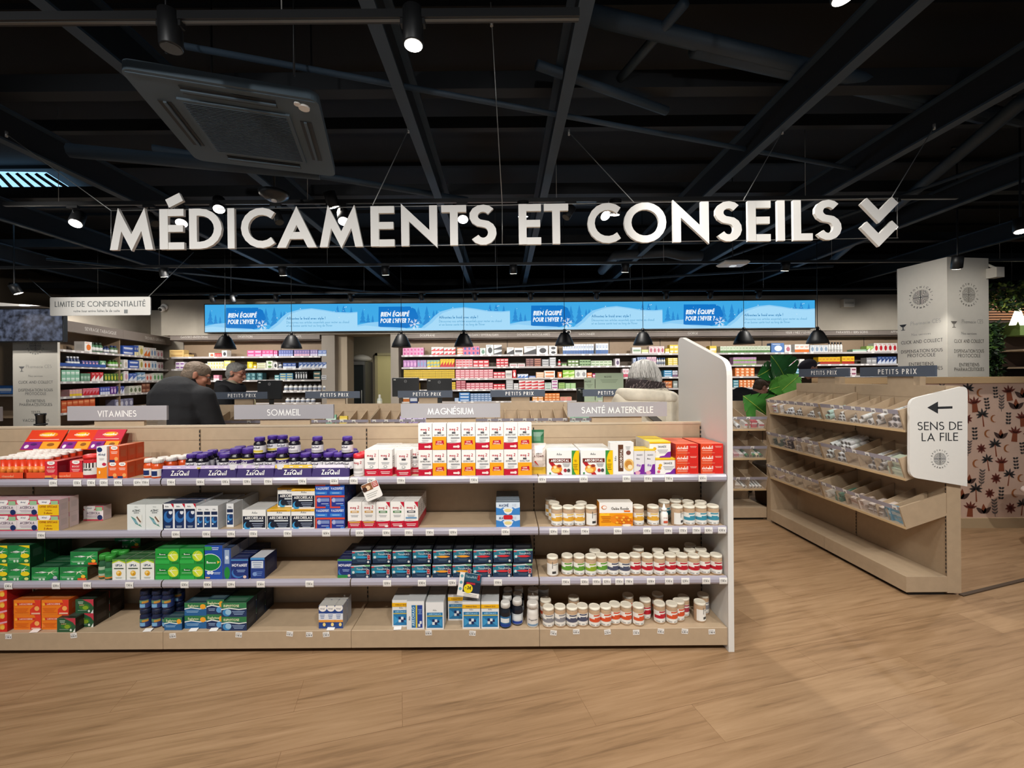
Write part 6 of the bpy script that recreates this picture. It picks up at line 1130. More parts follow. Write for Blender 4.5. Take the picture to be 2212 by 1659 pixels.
# ---------------------------------------------------------------- big-leaved plant
def leaf_mesh(L_, col, seed, cup=.12):
    R = random.Random(seed); mb = MB(); m = M(col, .4, tex=.25, scale=9); rib = M('#9ab84a', .4); n = 6
    wid = lambda t: L_*.53*math.sin(PI*min(1, t*.9+.1)**.72)
    q = lambda u, t: Vector((u, -cup*L_*((u/(L_*.5))**2) - .1*L_*math.sin(t*2), t*L_))
    for s in (-1, 1):
        for i in range(n):
            t0, t1 = i/n, (i+1)/n; tip = lambda t: t - .12*(1-t)**2 + .06*t*(1-t)
            gap = .0 if i in (0,) else .018 + .014*R.random(); cut = .58 if 1 < i < 8 else .9
            a, b = q(0, t0), q(0, t1); w0, w1 = wid(t0), wid(t1)
            vs = [a, q(s*w0*cut, t0 + (tip(t0)-t0)*cut), q(s*w0*.98, tip(t0)+gap), q(s*(w0+w1)*.515, tip((t0+t1)/2)), q(s*w1*.98, tip(t1)-gap*.3), q(s*w1*cut, t1 + (tip(t1)-t1)*cut), b]
            mb.add(vs, [(0, 1, 5, 6), (1, 2, 3, 4), (1, 4, 5)], m)
    mb.tube([q(0, i/8) + Vector((0, -.003, 0)) for i in range(9)], .004, rib, 4); return mb.mesh('leaf')
PO = Vector((3.10, 4.78, 0))
o = empty('monstera_plant', 'potted plant with large split green leaves at the corner of the bin shelves', 'plant', PO)
mb = MB(); mb.lathe([(.15, 0), (.19, .02), (.22, .42), (.22, .45), (.19, .45), (.18, .40)], M('#5a4a3c', .7), 24); mb.obj('pot', o)
for i, (px, py, Y, L_, ang_, col, tx, tz) in enumerate(((1698, 822, 4.78, .42, 47, '#1c5a2a', .2, .25), (1664, 797, 4.72, .22, 112, '#25682c', -.1, .3), (1694, 832, 4.62, .22, 102, '#4f9038', .2, .1), (1680, 850, 4.62, .30, -42, '#5c9a40', .3, -.25), (1660, 900, 4.40, .37, 52, '#3f8034', .2, -.1), (1674, 846, 4.7, .24, 170, '#2a6a30', -.2, .2))):
    p = pt(px, py, Y) - PO; q = put('leaf', leaf_mesh(L_, col, i), o, p); q.rotation_euler = (tx*.5, -math.radians(ang_), tz)
    mb = MB(); mb.tube([(0, 0, .4), (p.x*.4, p.y*.3, .4 + (p.z-.4)*.6), p], [.012, .009, .006], M('#5f8a3a', .5), 6); mb.obj('stem', o)
# ---------------------------------------------------------------- far right: living wall, slatted panel, lit letter, shelves
Y = 7.4
o = empty('slatted_panel', 'wooden slatted panel high at the right edge beyond the square column', 'panel', pt(2170, 690, Y)); o.location.z = 0
mb = MB(); x0, x1 = -.35, 1.2
for i in range(11): mb.box(x0, x1, 0, .03, 2.42 + i*.045, 2.445 + i*.045, M('#a5714a', .6))
mb.obj('slat', o); mb = MB(); mb.box(x0, x1, .03, .06, 1.1, 3.0, M('#3a2a20', .7)); mb.obj('backing', o)
mb = MB(); mb.box(x0+.25, x1, -.35, .03, 1.55, 1.58, BOARD); mb.box(x0+.25, x1, -.35, .03, 1.85, 1.88, BOARD); mb.box(x0+.25, x1, -.3, .03, 2.12, 2.36, M('#5d7436', .7)); mb.obj('shelf', o)
spot('panel_fill_spot', (9.3, 6.2, 2.95), (9.1, 7.4, 2.1), 70, 80, .8, .05); spot('panel_fill_spot', (7.4, 5.6, 2.9), (8.1, 6.95, 1.8), 70, 60, .8, .05)  # unseen fill spots, added to brighten the slats and the living wall
LIT = M('#fff3d6', .5, emit=2.2)
a = pt(2203, 702, 6.95); mb = MB(); mb.text('A', (0, 0, 0), .30, LIT, .2, x=(1, 0, 0), depth=.05); o = mb.obj('lit_letter', None, a); tag(o, 'glowing white letter A cut off at the right edge among greenery', 'letter')
def foliage(name, label, cx, cy, cz, sx, sy, sz, n, col, kind):
    R = random.Random(n); mb = MB(); ms = [M(c, .6) for c in col]
    for i in range(n):
        p = Vector((cx + R.uniform(-sx, sx), cy + R.uniform(-sy, sy), cz + R.uniform(-sz, sz))); d = Vector((R.uniform(-1, 1), R.uniform(-1, .2), R.uniform(-1, .7))).normalized(); u = d.cross(Vector((R.random(), R.random(), R.random()))).normalized(); s = R.uniform(.03, .07)
        mb.add([p, p + d*s*.6 + u*s*.35, p + d*s*1.5, p + d*s*.6 - u*s*.35], [(0, 1, 2, 3)], ms[i % len(ms)])
    o = mb.obj(name); tag(o, label, 'plant'); return o
a = pt(2139, 750, 6.9)
o = foliage('living_wall', 'upright dark green living wall panel right of the square column', a.x, 6.95, a.z-.05, .2, .08, .45, 1500, ['#1c2f1a', '#2a4522', '#16240f', '#4a6a2a'], 0)
mb = MB(); mb.box(a.x-.2, a.x+.2, 7.0, 7.06, .3, a.z+.4, M('#141a12', .8)); q = mb.obj('backing', o)
a = pt(2186, 640, 6.8); foliage('hanging_greenery', 'trailing greenery hanging from the ceiling at the right edge', a.x, 6.8, a.z, .33, .25, .2, 900, ['#2a4522', '#4a6a2a', '#7a8a3a', '#1c2f1a'], 0)
q = bpy.data.objects['hanging_greenery']; mb = MB(); mb.tube([(a.x, 6.8, a.z+.1), (a.x, 6.8, 4.0)], .006, TRK); mb.box(a.x-.3, a.x+.3, 6.6, 7.0, a.z+.1, a.z+.13, DARK); mb.obj('hanger', q)

a, b = pt(316, 902, 2.66), pt(346, 919, 2.66); o = put('white_carton', carton(b.x - a.x, a.z - .931, .07, '#e6e3dd', [('r', 0, .88, 1, .9, '#cfccc6')]), None, ((a.x+b.x)/2, 2.64, .931)); tag(o, 'plain white carton top showing just right of the VITAMINES sign support', 'box')
# ---------------------------------------------------------------- dispensary wall shelving and its goods
YB0, YBB = 7.88, 8.18
BZ = [1.895, 1.667, 1.449, 1.238, 1.013]
HB = ['DOLIPRANE', 'DAFALGAN / EFFERALGAN', 'DOULEURS MUSCULAIRES', 'SAISONNIER', 'NEZ', 'GORGE', '', 'YEUX / NEZ / LÈVRES', 'PARASITES / 1ERS SOINS', 'APPAREILS DE MESURE', '']
HL = ['GASTRO-INTESTINAL', 'DIGESTION', 'SOMMEIL']
HEADM = M('#7d736c', .6); TXT = M('#cfcac4', .5); RAILB = M('#b9b4b4', .35)
def wall_bay(x0, x1, hd, label, y=0):
    o = empty('wall_shelf_bay', label, 'shelf unit', ((x0+x1)/2, 0, 0), 0, 'shelf bays of the dispensary wall'); w = (x1-x0)/2 - .001
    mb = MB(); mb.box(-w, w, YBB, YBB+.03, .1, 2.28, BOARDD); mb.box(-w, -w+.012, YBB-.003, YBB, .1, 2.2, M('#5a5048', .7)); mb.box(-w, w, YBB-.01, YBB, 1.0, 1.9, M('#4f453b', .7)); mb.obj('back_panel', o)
    for z in BZ + [.78, .55]:
        mb = MB(); mb.box(-w, w, YB0, YBB, z-.025, z, BOARDD); mb.box(-w, w, YB0-.008, YB0, z-.028, z+.006, RAILB)
        R = random.Random(int(z*100 + x0*7)); x = -w + .06
        while x < w - .08:
            if R.random() < .7: mb.box(x, x+.055, YB0-.010, YB0-.008, z-.024, z+.004, TG)
            x += R.uniform(.09, .2)
        mb.obj('shelf', o)
    mb = MB(); mb.box(-w, w, YB0+.03, YBB, 2.2, 2.32, HEADM); mb.box(-w, w, YB0-.03, YB0+.03, 2.215, 2.345, HEADM)
    if hd: mb.text(hd, (0, YB0-.031, 2.25), .042, TXT, .12, maxw=w*1.7)
    q = mb.obj('header', o); q['label'] = 'taupe header reading ' + hd if hd else 'plain taupe header'
    return o
for k in range(11):
    x = -1.93 + k*1.0; nm = HB[k]
    lab = {0: 'wall shelf bay right beside the stockroom opening', 1: 'wall shelf bay, second to the right of the stockroom opening', 2: 'wall shelf bay under the header DOULEURS MUSCULAIRES', 3: 'wall shelf bay under the header SAISONNIER', 4: 'wall shelf bay under the header NEZ', 5: 'wall shelf bay under the header GORGE, behind the white end panel', 6: 'wall shelf bay under a blank header right of the white end panel', 7: 'wall shelf bay under the header YEUX / NEZ / LÈVRES', 8: 'wall shelf bay under the header PARASITES', 9: 'wall shelf bay under the header APPAREILS DE MESURE', 10: 'wall shelf bay mostly hidden by the square column'}[k]
    wall_bay(x, x+1, nm, lab)
for k, (x0, x1) in enumerate(((-6.28, -5.36), (-5.36, -4.37), (-4.37, -3.46))): wall_bay(x0, x1, HL[k], 'wall shelf bay under the header %s left of the stockroom opening' % HL[k])
# side run on the left, slightly turned
LX = lambda Y: -6.1 - .212*(Y - 5.7)
def lpos(px, dback=0):
    k = (px - CX)/F; Y = -4.892/(k + .212); return Vector((LX(Y) - dback, Y, 0))
LA = math.atan2(1, -.212) - PI/2
for k, (pa, pb, hd) in enumerate(((128, 258, 'SEVRAGE TABAGIQUE'), (258, 372, 'TROUBLES URINAIRES'))):
    a, b = lpos(pa), lpos(pb); d = (b-a).normalized(); ln = (b-a).length; c = (a+b)/2
    o = empty('wall_shelf_bay', 'side wall shelf bay %s' % ('next to the pale column under the television' if not k else 'meeting the corner of the dispensary wall'), 'shelf unit', c, math.atan2(d.y, d.x), 'shelf bays of the dispensary wall'); w = ln/2 - .001
    # local +y points away from the room
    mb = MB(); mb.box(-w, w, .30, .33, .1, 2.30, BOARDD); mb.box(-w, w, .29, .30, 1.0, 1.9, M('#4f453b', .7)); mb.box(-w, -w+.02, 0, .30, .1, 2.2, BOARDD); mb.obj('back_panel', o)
    for z in BZ + [.78]:
        mb = MB(); mb.box(-w, w, 0, .3, z-.025, z, BOARDD); mb.box(-w, w, -.008, 0, z-.028, z+.006, RAILB)
        for i in range(int(w*2/.16)): mb.box(-w+.05+i*.16, -w+.1+i*.16, -.010, -.008, z-.024, z+.004, TG)
        mb.obj('shelf', o)
    mb = MB(); mb.box(-w, w, .03, .3, 2.2, 2.30, HEADM); mb.box(-w, w, -.06, .03, 2.15, 2.30, HEADM); mb.text(hd, (.1, -.061, 2.20), .05, TXT, .12); q = mb.obj('header', o); q['label'] = 'taupe header reading ' + hd
mb = MB(); a, b = lpos(128), lpos(372); d = (b-a).normalized(); n = Vector((-d.y, d.x, 0))
mb.prism([a + n*.34 + Vector((0, 0, 2.30)), b + n*.34 + Vector((0, 0, 2.30)), b + n*.34 + Vector((0, 0, 2.74)), a + n*.34 + Vector((0, 0, 2.48))], n*.1, WALL); struct(mb.obj('wall_side'))
def small(w, h, d, col, acc, st):
    k = ('s', round(w, 3), round(h, 3), col, acc, st)
    if k in JARS: return JARS[k]
    if st == 'o':
        mb = MB(); r = w/2*.92; mb.lathe([(r*.9, 0), (r, .004), (r, h*.68), (r*.55, h*.78), (r*.55, h*.8)], M(col, .35), 12, (0, r, 0)); mb.lathe([(r*.6, h*.8), (r*.6, h)], M(acc, .4), 12, (0, r, 0)); mb.lathe([(r*1.01, h*.16), (r*1.01, h*.5)], M('#dfe0de' if col != '#e6e4e0' else '#8a93a6', .4), 12, (0, r, 0)); me = mb.mesh('bottle'); me['size'] = (w, h, d)
    else:
        ops = {'b': [('r', 0, 0, 1, .38, acc), ('l', .5, .72, .7, 2, .13, acc)], 'c': [('e', .55, .45, .3, .3, acc), ('l', .4, .84, .6, 1, .12, acc)], 'd': [('p', [(0, 0), (1, 0), (1, .7), (0, .2)], acc), ('l', .5, .8, .6, 1, .12, acc)], 'w': [('r', .1, .35, .9, .66, acc), ('l', .5, .2, .7, 1, .12, acc)]}[st]
        me = carton(w, h, d, col, ops, top=col)
    JARS[k] = me; return me
S0 = F/(YB0+.01)
ROWN = ['top', 'second', 'third', 'fourth', 'fifth']
STOCK = []
def run(sec, row, items):
    """items: x0 x1 (photo pixels) n rows height-px colour accent style word"""
    Z = BZ[row]
    for it in items:
        x0, x1, n, rows, hp, col, acc, st, word = it
        wpx = (x1-x0)/n; Yf = YB0 + .012
        for i in range(n):
            for k in range(rows):
                if sec == 'side':
                    p = lpos(x0 + wpx*(i+.5)); q = lpos(x0 + wpx*i); s = lpos(x0 + wpx*(i+1)); w = (s-q).length - .004; Sx = F/p.y
                else: w = wpx/S0 - .003; Sx = S0
                h = hp/Sx/rows - .002
                if sec == 'side' and w > .3: w = .3
                me = small(round(w, 3), round(h, 3), .13 if w > .05 else .09, col, acc, st)
                o = Later(); o.me = me; o.st = st; o.area = w*h*Sx*Sx
                if sec == 'side': o.location = p + Vector((-.02, .0, Z + .001 + k*(h+.001))); o.rotation_euler = (0, 0, math.atan2(1, -.212))
                else: o.location = ((x0 + wpx*(i+.5) - CX - ROLL*((HC-Z)*S0))/S0, Yf + .004*((i*3) % 3), Z + .001 + k*(h+.001))
                pos = []
                if n > 1: pos.append(nth(i) + ' from left')
                if rows > 1: pos.append(('bottom', 'second level', 'third level', 'fourth level', 'fifth level')[k] if rows > 2 else ('lower', 'upper')[k])
                o.tag = (', '.join(['%s, %s shelf of the %s' % (word, ROWN[row], {'back': 'back wall', 'left': 'left wall section', 'side': 'left side wall'}[sec])] + pos), 'bottle' if st == 'o' else 'medicine box', 'goods on the %s shelf of the %s' % (ROWN[row], {'back': 'back wall', 'left': 'left wall section', 'side': 'side wall'}[sec])); STOCK.append(o)
class Later: rotation_euler = (0, 0, 0)
PK, RD, WH, BL, YL, GN, OR, NV, TL, PU, GY = '#e79cc4', '#c4202e', '#ece9e6', '#2f5fae', '#e2c02c', '#5f9a3c', '#e0752a', '#27396a', '#3f93a3', '#8a74b8', '#a9a7a6'
run('back', 0, [(870, 915, 6, 2, 17, PK, '#c23a86', 'c', 'pink box near the pillar'), (932, 958, 3, 2, 18, WH, RD, 'd', 'white-red box group by header text'), (959, 984, 3, 2, 17, WH, RD, 'd', 'white-red box beside its twin group'), (988, 1000, 1, 3, 16, OR, WH, 'b', 'flat orange box'), (1000, 1036, 4, 2, 19, '#d8688c', '#3a4a9a', 'c', 'rose and blue box'), (1037, 1049, 1, 1, 15, '#dfe8e0', '#5f8a74', 'c', 'white and mint box'), (1050, 1066, 1, 1, 22, '#dfe6e2', '#2a2a2c', 'c', 'tall pale box'), (1067, 1084, 1, 2, 22, WH, '#2b2b30', 'd', 'white and black box'),
    (1095, 1110, 1, 1, 16, WH, '#2b2b30', 'd', 'first white joint support box'), (1111, 1130, 1, 1, 15, WH, '#2b2b30', 'w', 'second white joint support box'), (1132, 1158, 1, 1, 18, WH, '#2b2b30', 'd', 'wide white joint support box'), (1159, 1184, 1, 1, 19, WH, '#2b2b30', 'c', 'wide white box with dark picture'), (1186, 1203, 1, 2, 19, WH, '#2b2b30', 'c', 'white box with black leaf'), (1216, 1283, 12, 1, 22, '#dfe6ee', '#3a63a0', 'b', 'white-blue nasal spray box'), (1287, 1314, 4, 1, 23, '#dfe6ee', '#3a63a0', 'b', 'taller white-blue spray box'), (1366, 1385, 1, 1, 14, WH, '#8aa88a', 'w', 'wide white box left of bob hair'), (1386, 1401, 1, 1, 9, '#cfd88a', WH, 'b', 'flat lime box'), (1402, 1435, 4, 1, 16, '#e8d4d8', '#b0566a', 'c', 'pale rose box'), (1437, 1446, 1, 1, 11, YL, WH, 'b', 'flat yellow box'), (1447, 1465, 2, 2, 19, YL, WH, 'w', 'yellow box beside white end panel'),
    (1533, 1548, 1, 1, 16, YL, WH, 'w', 'yellow box over the end panel slope'), (1556, 1664, 16, 1, 15, '#cfd8c4', '#4a7a3a', 'b', 'green-footed white box'), (1666, 1694, 1, 1, 21, '#4a78b8', '#dfe8f2', 'c', 'big sky blue box'), (1695, 1709, 1, 1, 17, WH, '#b8687a', 'c', 'white-rose box'), (1717, 1748, 3, 1, 18, WH, OR, 'b', 'white-orange box'), (1750, 1789, 4, 1, 16, '#dfe2e6', '#8aa0b8', 'c', 'pale silver box'), (1790, 1822, 5, 1, 22, WH, '#2b2b30', 'o', 'white bottle with dark cap'), (1842, 1875, 1, 1, 6, '#8ab89a', WH, 'b', 'flat green box'), (1872, 1888, 2, 1, 13, '#a8c86a', WH, 'd', 'lime-white box'), (1888, 1938, 5, 1, 19, WH, RD, 'c', 'white-red box beside the square column')])
run('back', 1, [(871, 900, 4, 1, 16, '#b27ab8', '#d8a8d4', 'c', 'mauve box'), (901, 921, 3, 1, 16, '#a98ab8', '#7a9ac0', 'c', 'mauve-grey box'), (922, 950, 4, 2, 16, '#8ab0a8', YL, 'd', 'teal and yellow box'), (951, 982, 5, 1, 18, YL, RD, 'd', 'yellow-red box'), (984, 1021, 5, 3, 17, '#dfb4b8', RD, 'w', 'rose-white box'), (1022, 1056, 3, 2, 15, '#d23844', WH, 'w', 'red box'), (1072, 1098, 3, 3, 18, RD, WH, 'w', 'crimson box in lone pile'), (1101, 1117, 1, 1, 7, '#e6dcdc', '#b87a80', 'w', 'flat white box'), (1118, 1134, 1, 1, 7, '#e6dcdc', '#b87a80', 'w', 'second flat white box'), (1136, 1153, 2, 4, 18, '#6a4648', '#a87a70', 'w', 'dark brown box'), (1154, 1169, 1, 4, 18, '#7a4a44', '#c88a70', 'w', 'rust brown box'), (1171, 1186, 1, 3, 16, '#8f9094', '#d4d4d6', 'w', 'grey box'), (1187, 1201, 1, 4, 20, '#a8a8ac', '#e4e4e6', 'w', 'silver-grey box'), (1205, 1212, 1, 1, 15, RD, WH, 'o', 'red bottle'), (1214, 1224, 2, 1, 6, GN, WH, 'b', 'small green box'), (1227, 1250, 3, 2, 14, '#6a8a4a', WH, 'w', 'moss green box'), (1252, 1276, 4, 2, 14, '#9ab88a', '#3a5a34', 'w', 'sage box'), (1277, 1322, 5, 2, 12, '#cfdcc4', '#7a9a6a', 'w', 'pale green box'), (1329, 1339, 1, 1, 16, '#e4dce4', '#6a5a78', 'c', 'lone white box'), (1368, 1374, 1, 1, 17, '#b8c4dc', BL, 'b', 'narrow blue-white box'), (1377, 1396, 4, 1, 19, '#6a80a8', '#c4cfe0', 'c', 'steel blue box'), (1397, 1418, 4, 1, 19, '#d8b4c4', '#7a5a8a', 'b', 'pink-violet box'), (1419, 1438, 4, 1, 17, '#e6e4e0', '#4a6a9a', 'o', 'white spray bottle'), (1443, 1464, 2, 4, 17, '#dfc84a', WH, 'w', 'stacked yellow box'),
    (1584, 1634, 8, 2, 17, '#b88ab8', '#7aa84a', 'b', 'violet-green box'), (1684, 1705, 1, 1, 8, '#e8dce0', '#c87a90', 'w', 'flat rose-white box'), (1706, 1724, 1, 1, 9, '#ecdfe2', '#c87a90', 'w', 'second flat rose-white box'), (1727, 1738, 1, 1, 12, WH, '#c8c8c8', 'w', 'plain white box'), (1768, 1815, 6, 1, 16, '#e2b41c', '#a8281c', 'b', 'yellow-red sun box'), (1819, 1846, 3, 1, 17, '#e6bc24', '#a8281c', 'b', 'taller yellow-red box'), (1872, 1894, 2, 1, 14, '#8f8f92', '#c8c8ca', 'w', 'grey box by the column'), (1896, 1937, 5, 1, 16, '#2f4a86', '#d4dcec', 'd', 'navy-white box')])
run('back', 2, [(872, 982, 8, 4, 20, '#d8b93c', '#a88a24', 'b', 'yellow stacked box'), (984, 1065, 8, 4, 20, '#d07a84', '#ecd4d6', 'w', 'rose-red stacked box'), (1066, 1091, 3, 2, 14, '#d85a64', WH, 'w', 'red-white box'), (1092, 1106, 1, 1, 17, '#dcd8d4', '#a8a4a4', 'w', 'white-grey box'), (1107, 1115, 1, 1, 18, '#d2242f', WH, 'c', 'bright red box'), (1118, 1141, 3, 1, 9, '#dfe4ec', '#4a78c0', 'd', 'small white-blue box'), (1143, 1157, 1, 1, 5, '#5a7ac0', WH, 'b', 'flat blue box'), (1158, 1175, 1, 3, 13, '#e6b48a', WH, 'w', 'peach box'), (1176, 1199, 1, 2, 16, '#e8e4dc', OR, 'w', 'white-orange long box'), (1205, 1214, 1, 1, 13, OR, WH, 'c', 'orange box'), (1216, 1241, 2, 2, 17, '#8ac03c', '#d8e8a8', 'd', 'lime green box'), (1242, 1267, 2, 1, 17, '#e2e4e2', '#9a9a9c', 'c', 'white soft pack'), (1268, 1279, 1, 2, 11, '#e07a34', WH, 'w', 'small orange box'), (1280, 1286, 1, 1, 9, '#b83a7a', WH, 'w', 'magenta box'), (1345, 1359, 2, 1, 19, '#dfd4d8', '#c8506a', 'b', 'white-pink box'), (1434, 1452, 1, 3, 15, '#3a8ab8', '#dfeaf0', 'w', 'blue-white box'), (1453, 1464, 2, 1, 14, '#c8ccd4', '#7a5a7a', 'b', 'lilac grey box'),
    (1588, 1630, 4, 3, 19, '#dd7a3c', '#f0d4b8', 'c', 'orange box behind the leaves'), (1702, 1730, 2, 3, 17, '#5aa0c0', '#d4e6ee', 'w', 'light blue box'), (1806, 1850, 4, 2, 18, '#e0d4d8', '#8a3a5a', 'w', 'white-plum box')])
run('back', 3, [(985, 1006, 2, 4, 20, '#a84a58', '#d8b0b4', 'w', 'dull red box'), (1007, 1065, 6, 3, 15, '#c86a78', '#ecd8da', 'w', 'rose box'), (1066, 1091, 3, 2, 12, '#d2303c', WH, 'w', 'red-white small box'), (1093, 1109, 1, 5, 21, '#9c9c9e', '#e2e2e4', 'w', 'silver box'), (1110, 1120, 1, 2, 13, '#dadada', '#a8a8aa', 'w', 'white box'), (1121, 1176, 4, 3, 20, '#e2dcda', RD, 'd', 'white box with red side'), (1177, 1191, 1, 3, 14, '#dfe6e0', '#3a7a5a', 'w', 'white-green box'), (1192, 1205, 1, 3, 20, '#e2dce2', '#a83a8a', 'w', 'white-magenta box'), (1207, 1220, 1, 3, 14, '#a8c87a', '#5a8a34', 'w', 'apple green box'), (1221, 1244, 2, 3, 13, '#8ab870', '#dfe8d4', 'w', 'leaf green box'), (1425, 1434, 1, 1, 12, '#dcdcdc', '#a8a8aa', 'w', 'white box by the bob hair'), (1436, 1452, 1, 2, 16, '#b8622a', '#e8b48a', 'w', 'orange-brown box'), (1454, 1464, 1, 1, 16, '#8a9490', '#c8cecc', 'w', 'grey-green box'), (1584, 1596, 1, 3, 17, '#4a8a9a', '#cfe0e4', 'w', 'teal box'), (1597, 1630, 4, 3, 17, '#dd7a3c', '#f0d4b8', 'c', 'orange box under its twin'), (874, 905, 3, 3, 16, '#d8b93c', '#a88a24', 'b', 'yellow box behind a monitor'), (976, 984, 1, 3, 17, '#d8b93c', '#a88a24', 'b', 'yellow box beside the monitor')])
run('back', 4, [(982, 991, 1, 2, 8, '#8aa8d0', WH, 'w', 'small blue box'), (992, 1015, 1, 3, 20, '#3a78b8', '#dfe8f0', 'w', 'bright blue box'), (1016, 1062, 6, 4, 18, '#6a88b0', '#c4d0e0', 'w', 'steel blue stacked box'), (1150, 1174, 2, 2, 10, '#e0923a', WH, 'w', 'amber box'), (1176, 1209, 4, 3, 17, '#dc7a34', '#f0c89a', 'w', 'deep orange box'), (1210, 1235, 2, 2, 9, '#e0b090', '#d2506a', 'w', 'peach-rose box'), (1436, 1456, 2, 3, 19, '#2f6aa8', '#1d3a6a', 'w', 'dark blue box'), (1582, 1592, 1, 2, 16, '#2f4f94', '#8aa0cc', 'w', 'navy box')])
run('left', 0, [(366, 397, 1, 2, 16, '#d8b878', '#b8925a', 'w', 'kraft yellow pack'), (398, 408, 1, 1, 6, '#d8b878', '#b8925a', 'w', 'small kraft pack'), (451, 463, 1, 1, 9, '#ece6d8', '#d86a4a', 'c', 'white-red box'), (464, 478, 4, 1, 8, '#c82a34', '#e89a9a', 'w', 'little red box'), (479, 490, 1, 1, 14, WH, '#3a3a3e', 'c', 'white box with dark dot'), (534, 565, 2, 2, 14, '#e45a9a', '#f6c8de', 'w', 'hot pink box'), (566, 590, 3, 1, 14, '#d8488a', '#f0b8d4', 'b', 'magenta box'), (591, 599, 2, 1, 13, '#e45a9a', '#f6c8de', 'b', 'pink narrow box'), (602, 633, 6, 1, 14, '#5a68b0', '#a8b0dc', 'b', 'periwinkle box'), (635, 669, 6, 1, 14, '#7a6ab0', '#e0b4cc', 'b', 'violet-rose box'), (670, 686, 3, 1, 14, '#8a7ab8', '#dcd4ec', 'b', 'lavender box'), (687, 705, 2, 1, 13, '#5a7ac0', '#d4def0', 'b', 'cornflower box')])
run('left', 1, [(379, 398, 2, 2, 16, '#e8e0ea', '#7a3a90', 'w', 'white box with purple square'), (438, 447, 1, 1, 12, '#e8e6dc', '#c8a84a', 'c', 'cream box'), (448, 483, 6, 2, 16, '#e8e4d4', '#e0c46a', 'c', 'cream-yellow box'), (484, 498, 1, 2, 18, '#e6d478', '#f0ead0', 'w', 'pale yellow box'), (534, 546, 1, 1, 15, '#e8cc1c', '#f4e89a', 'c', 'vivid yellow box'), (547, 554, 1, 1, 9, '#e0c42c', WH, 'w', 'small yellow box'), (555, 574, 1, 3, 13, '#e4e0cc', '#a8b06a', 'w', 'ivory box'), (575, 589, 1, 2, 17, '#e2e6d8', '#6a8a4a', 'c', 'white-olive box'), (590, 599, 1, 1, 14, WH, '#3a3a3e', 'c', 'white box with black dot'), (600, 608, 1, 1, 12, '#e6e4e0', '#2a3050', 'o', 'white bottle with dark cap'), (611, 639, 3, 1, 12, '#3a5aa0', '#dfe6f2', 'b', 'royal blue box'), (645, 705, 7, 1, 13, '#4a6aa8', '#dfe6f2', 'd', 'blue-white box')])
run('left', 2, [(461, 473, 2, 1, 12, '#d88aa4', WH, 'b', 'rose box'), (531, 552, 2, 2, 16, '#3a6a74', '#8ab0b4', 'c', 'dark teal box'), (554, 567, 1, 2, 16, '#34626c', '#8ab0b4', 'c', 'darker teal box'), (593, 603, 1, 2, 11, '#5a9aa0', '#dce8e8', 'w', 'aqua box'), (604, 633, 2, 3, 15, '#4a86b0', '#e4d88a', 'w', 'blue-yellow box'), (637, 664, 5, 1, 18, '#26282e', '#dfe2e4', 'c', 'black-white box'), (677, 692, 1, 2, 18, '#2f5a5c', '#e4c8a8', 'w', 'forest green box'), (694, 705, 1, 2, 10, '#c8c8ca', '#6a6a70', 'w', 'grey small box')])
run('left', 3, [(611, 705, 9, 1, 15, '#e6e4e0', '#3a3a40', 'o', 'white jar with dark lid')])
run('left', 4, [(614, 680, 6, 1, 11, '#e6e4e0', '#b8b8ba', 'o', 'small white bottle')])
run('side', 0, [(186, 202, 1, 1, 22, WH, OR, 'c', 'white-orange carton'), (204, 228, 3, 1, 22, '#3f6a4a', '#2c3a30', 'o', 'green bottle'), (230, 241, 2, 1, 16, '#27396a', '#1c2444', 'o', 'navy bottle'), (245, 260, 2, 1, 18, '#4a6a4a', '#27396a', 'o', 'green-navy bottle'), (268, 292, 1, 2, 20, '#2f56ae', '#dfe6f2', 'w', 'cobalt box'), (293, 302, 2, 1, 22, '#2f56ae', '#e8e0b0', 'b', 'cobalt narrow box'), (303, 313, 1, 1, 23, '#e8e4cc', '#c8b04a', 'c', 'ivory carton'), (314, 327, 2, 1, 20, WH, OR, 'd', 'white-orange slim box'), (328, 340, 2, 1, 20, WH, '#7a9ac8', 'c', 'white-blue slim box'), (341, 355, 2, 1, 16, '#e8e2e2', '#c8808a', 'c', 'white-rose slim box')])
run('side', 1, [(150, 178, 4, 1, 22, '#22325c', '#dfe2ec', 'o', 'navy bottle in the blue tray'), (180, 216, 5, 1, 14, '#3a4a8a', '#e0a8b8', 'c', 'blue-rose box'), (219, 232, 1, 1, 15, '#5f9a74', '#dfe8dc', 'c', 'green-white carton'), (241, 268, 4, 1, 17, '#5a9a34', '#2f4a28', 'o', 'leaf green bottle'), (270, 279, 1, 1, 19, WH, '#c8b8a8', 'c', 'white carton'), (281, 303, 1, 2, 18, '#2f56ae', '#dfe6f2', 'w', 'cobalt box'), (304, 312, 1, 1, 21, '#e8e4cc', '#a8a04a', 'c', 'ivory slim box'), (313, 328, 2, 1, 18, WH, '#d8622a', 'c', 'white-orange slim box'), (329, 341, 2, 1, 18, '#e2e8ee', '#5a88b8', 'c', 'pale blue slim box'), (343, 355, 2, 1, 16, '#e8e0e0', '#a86a78', 'c', 'white-rose slim box')])
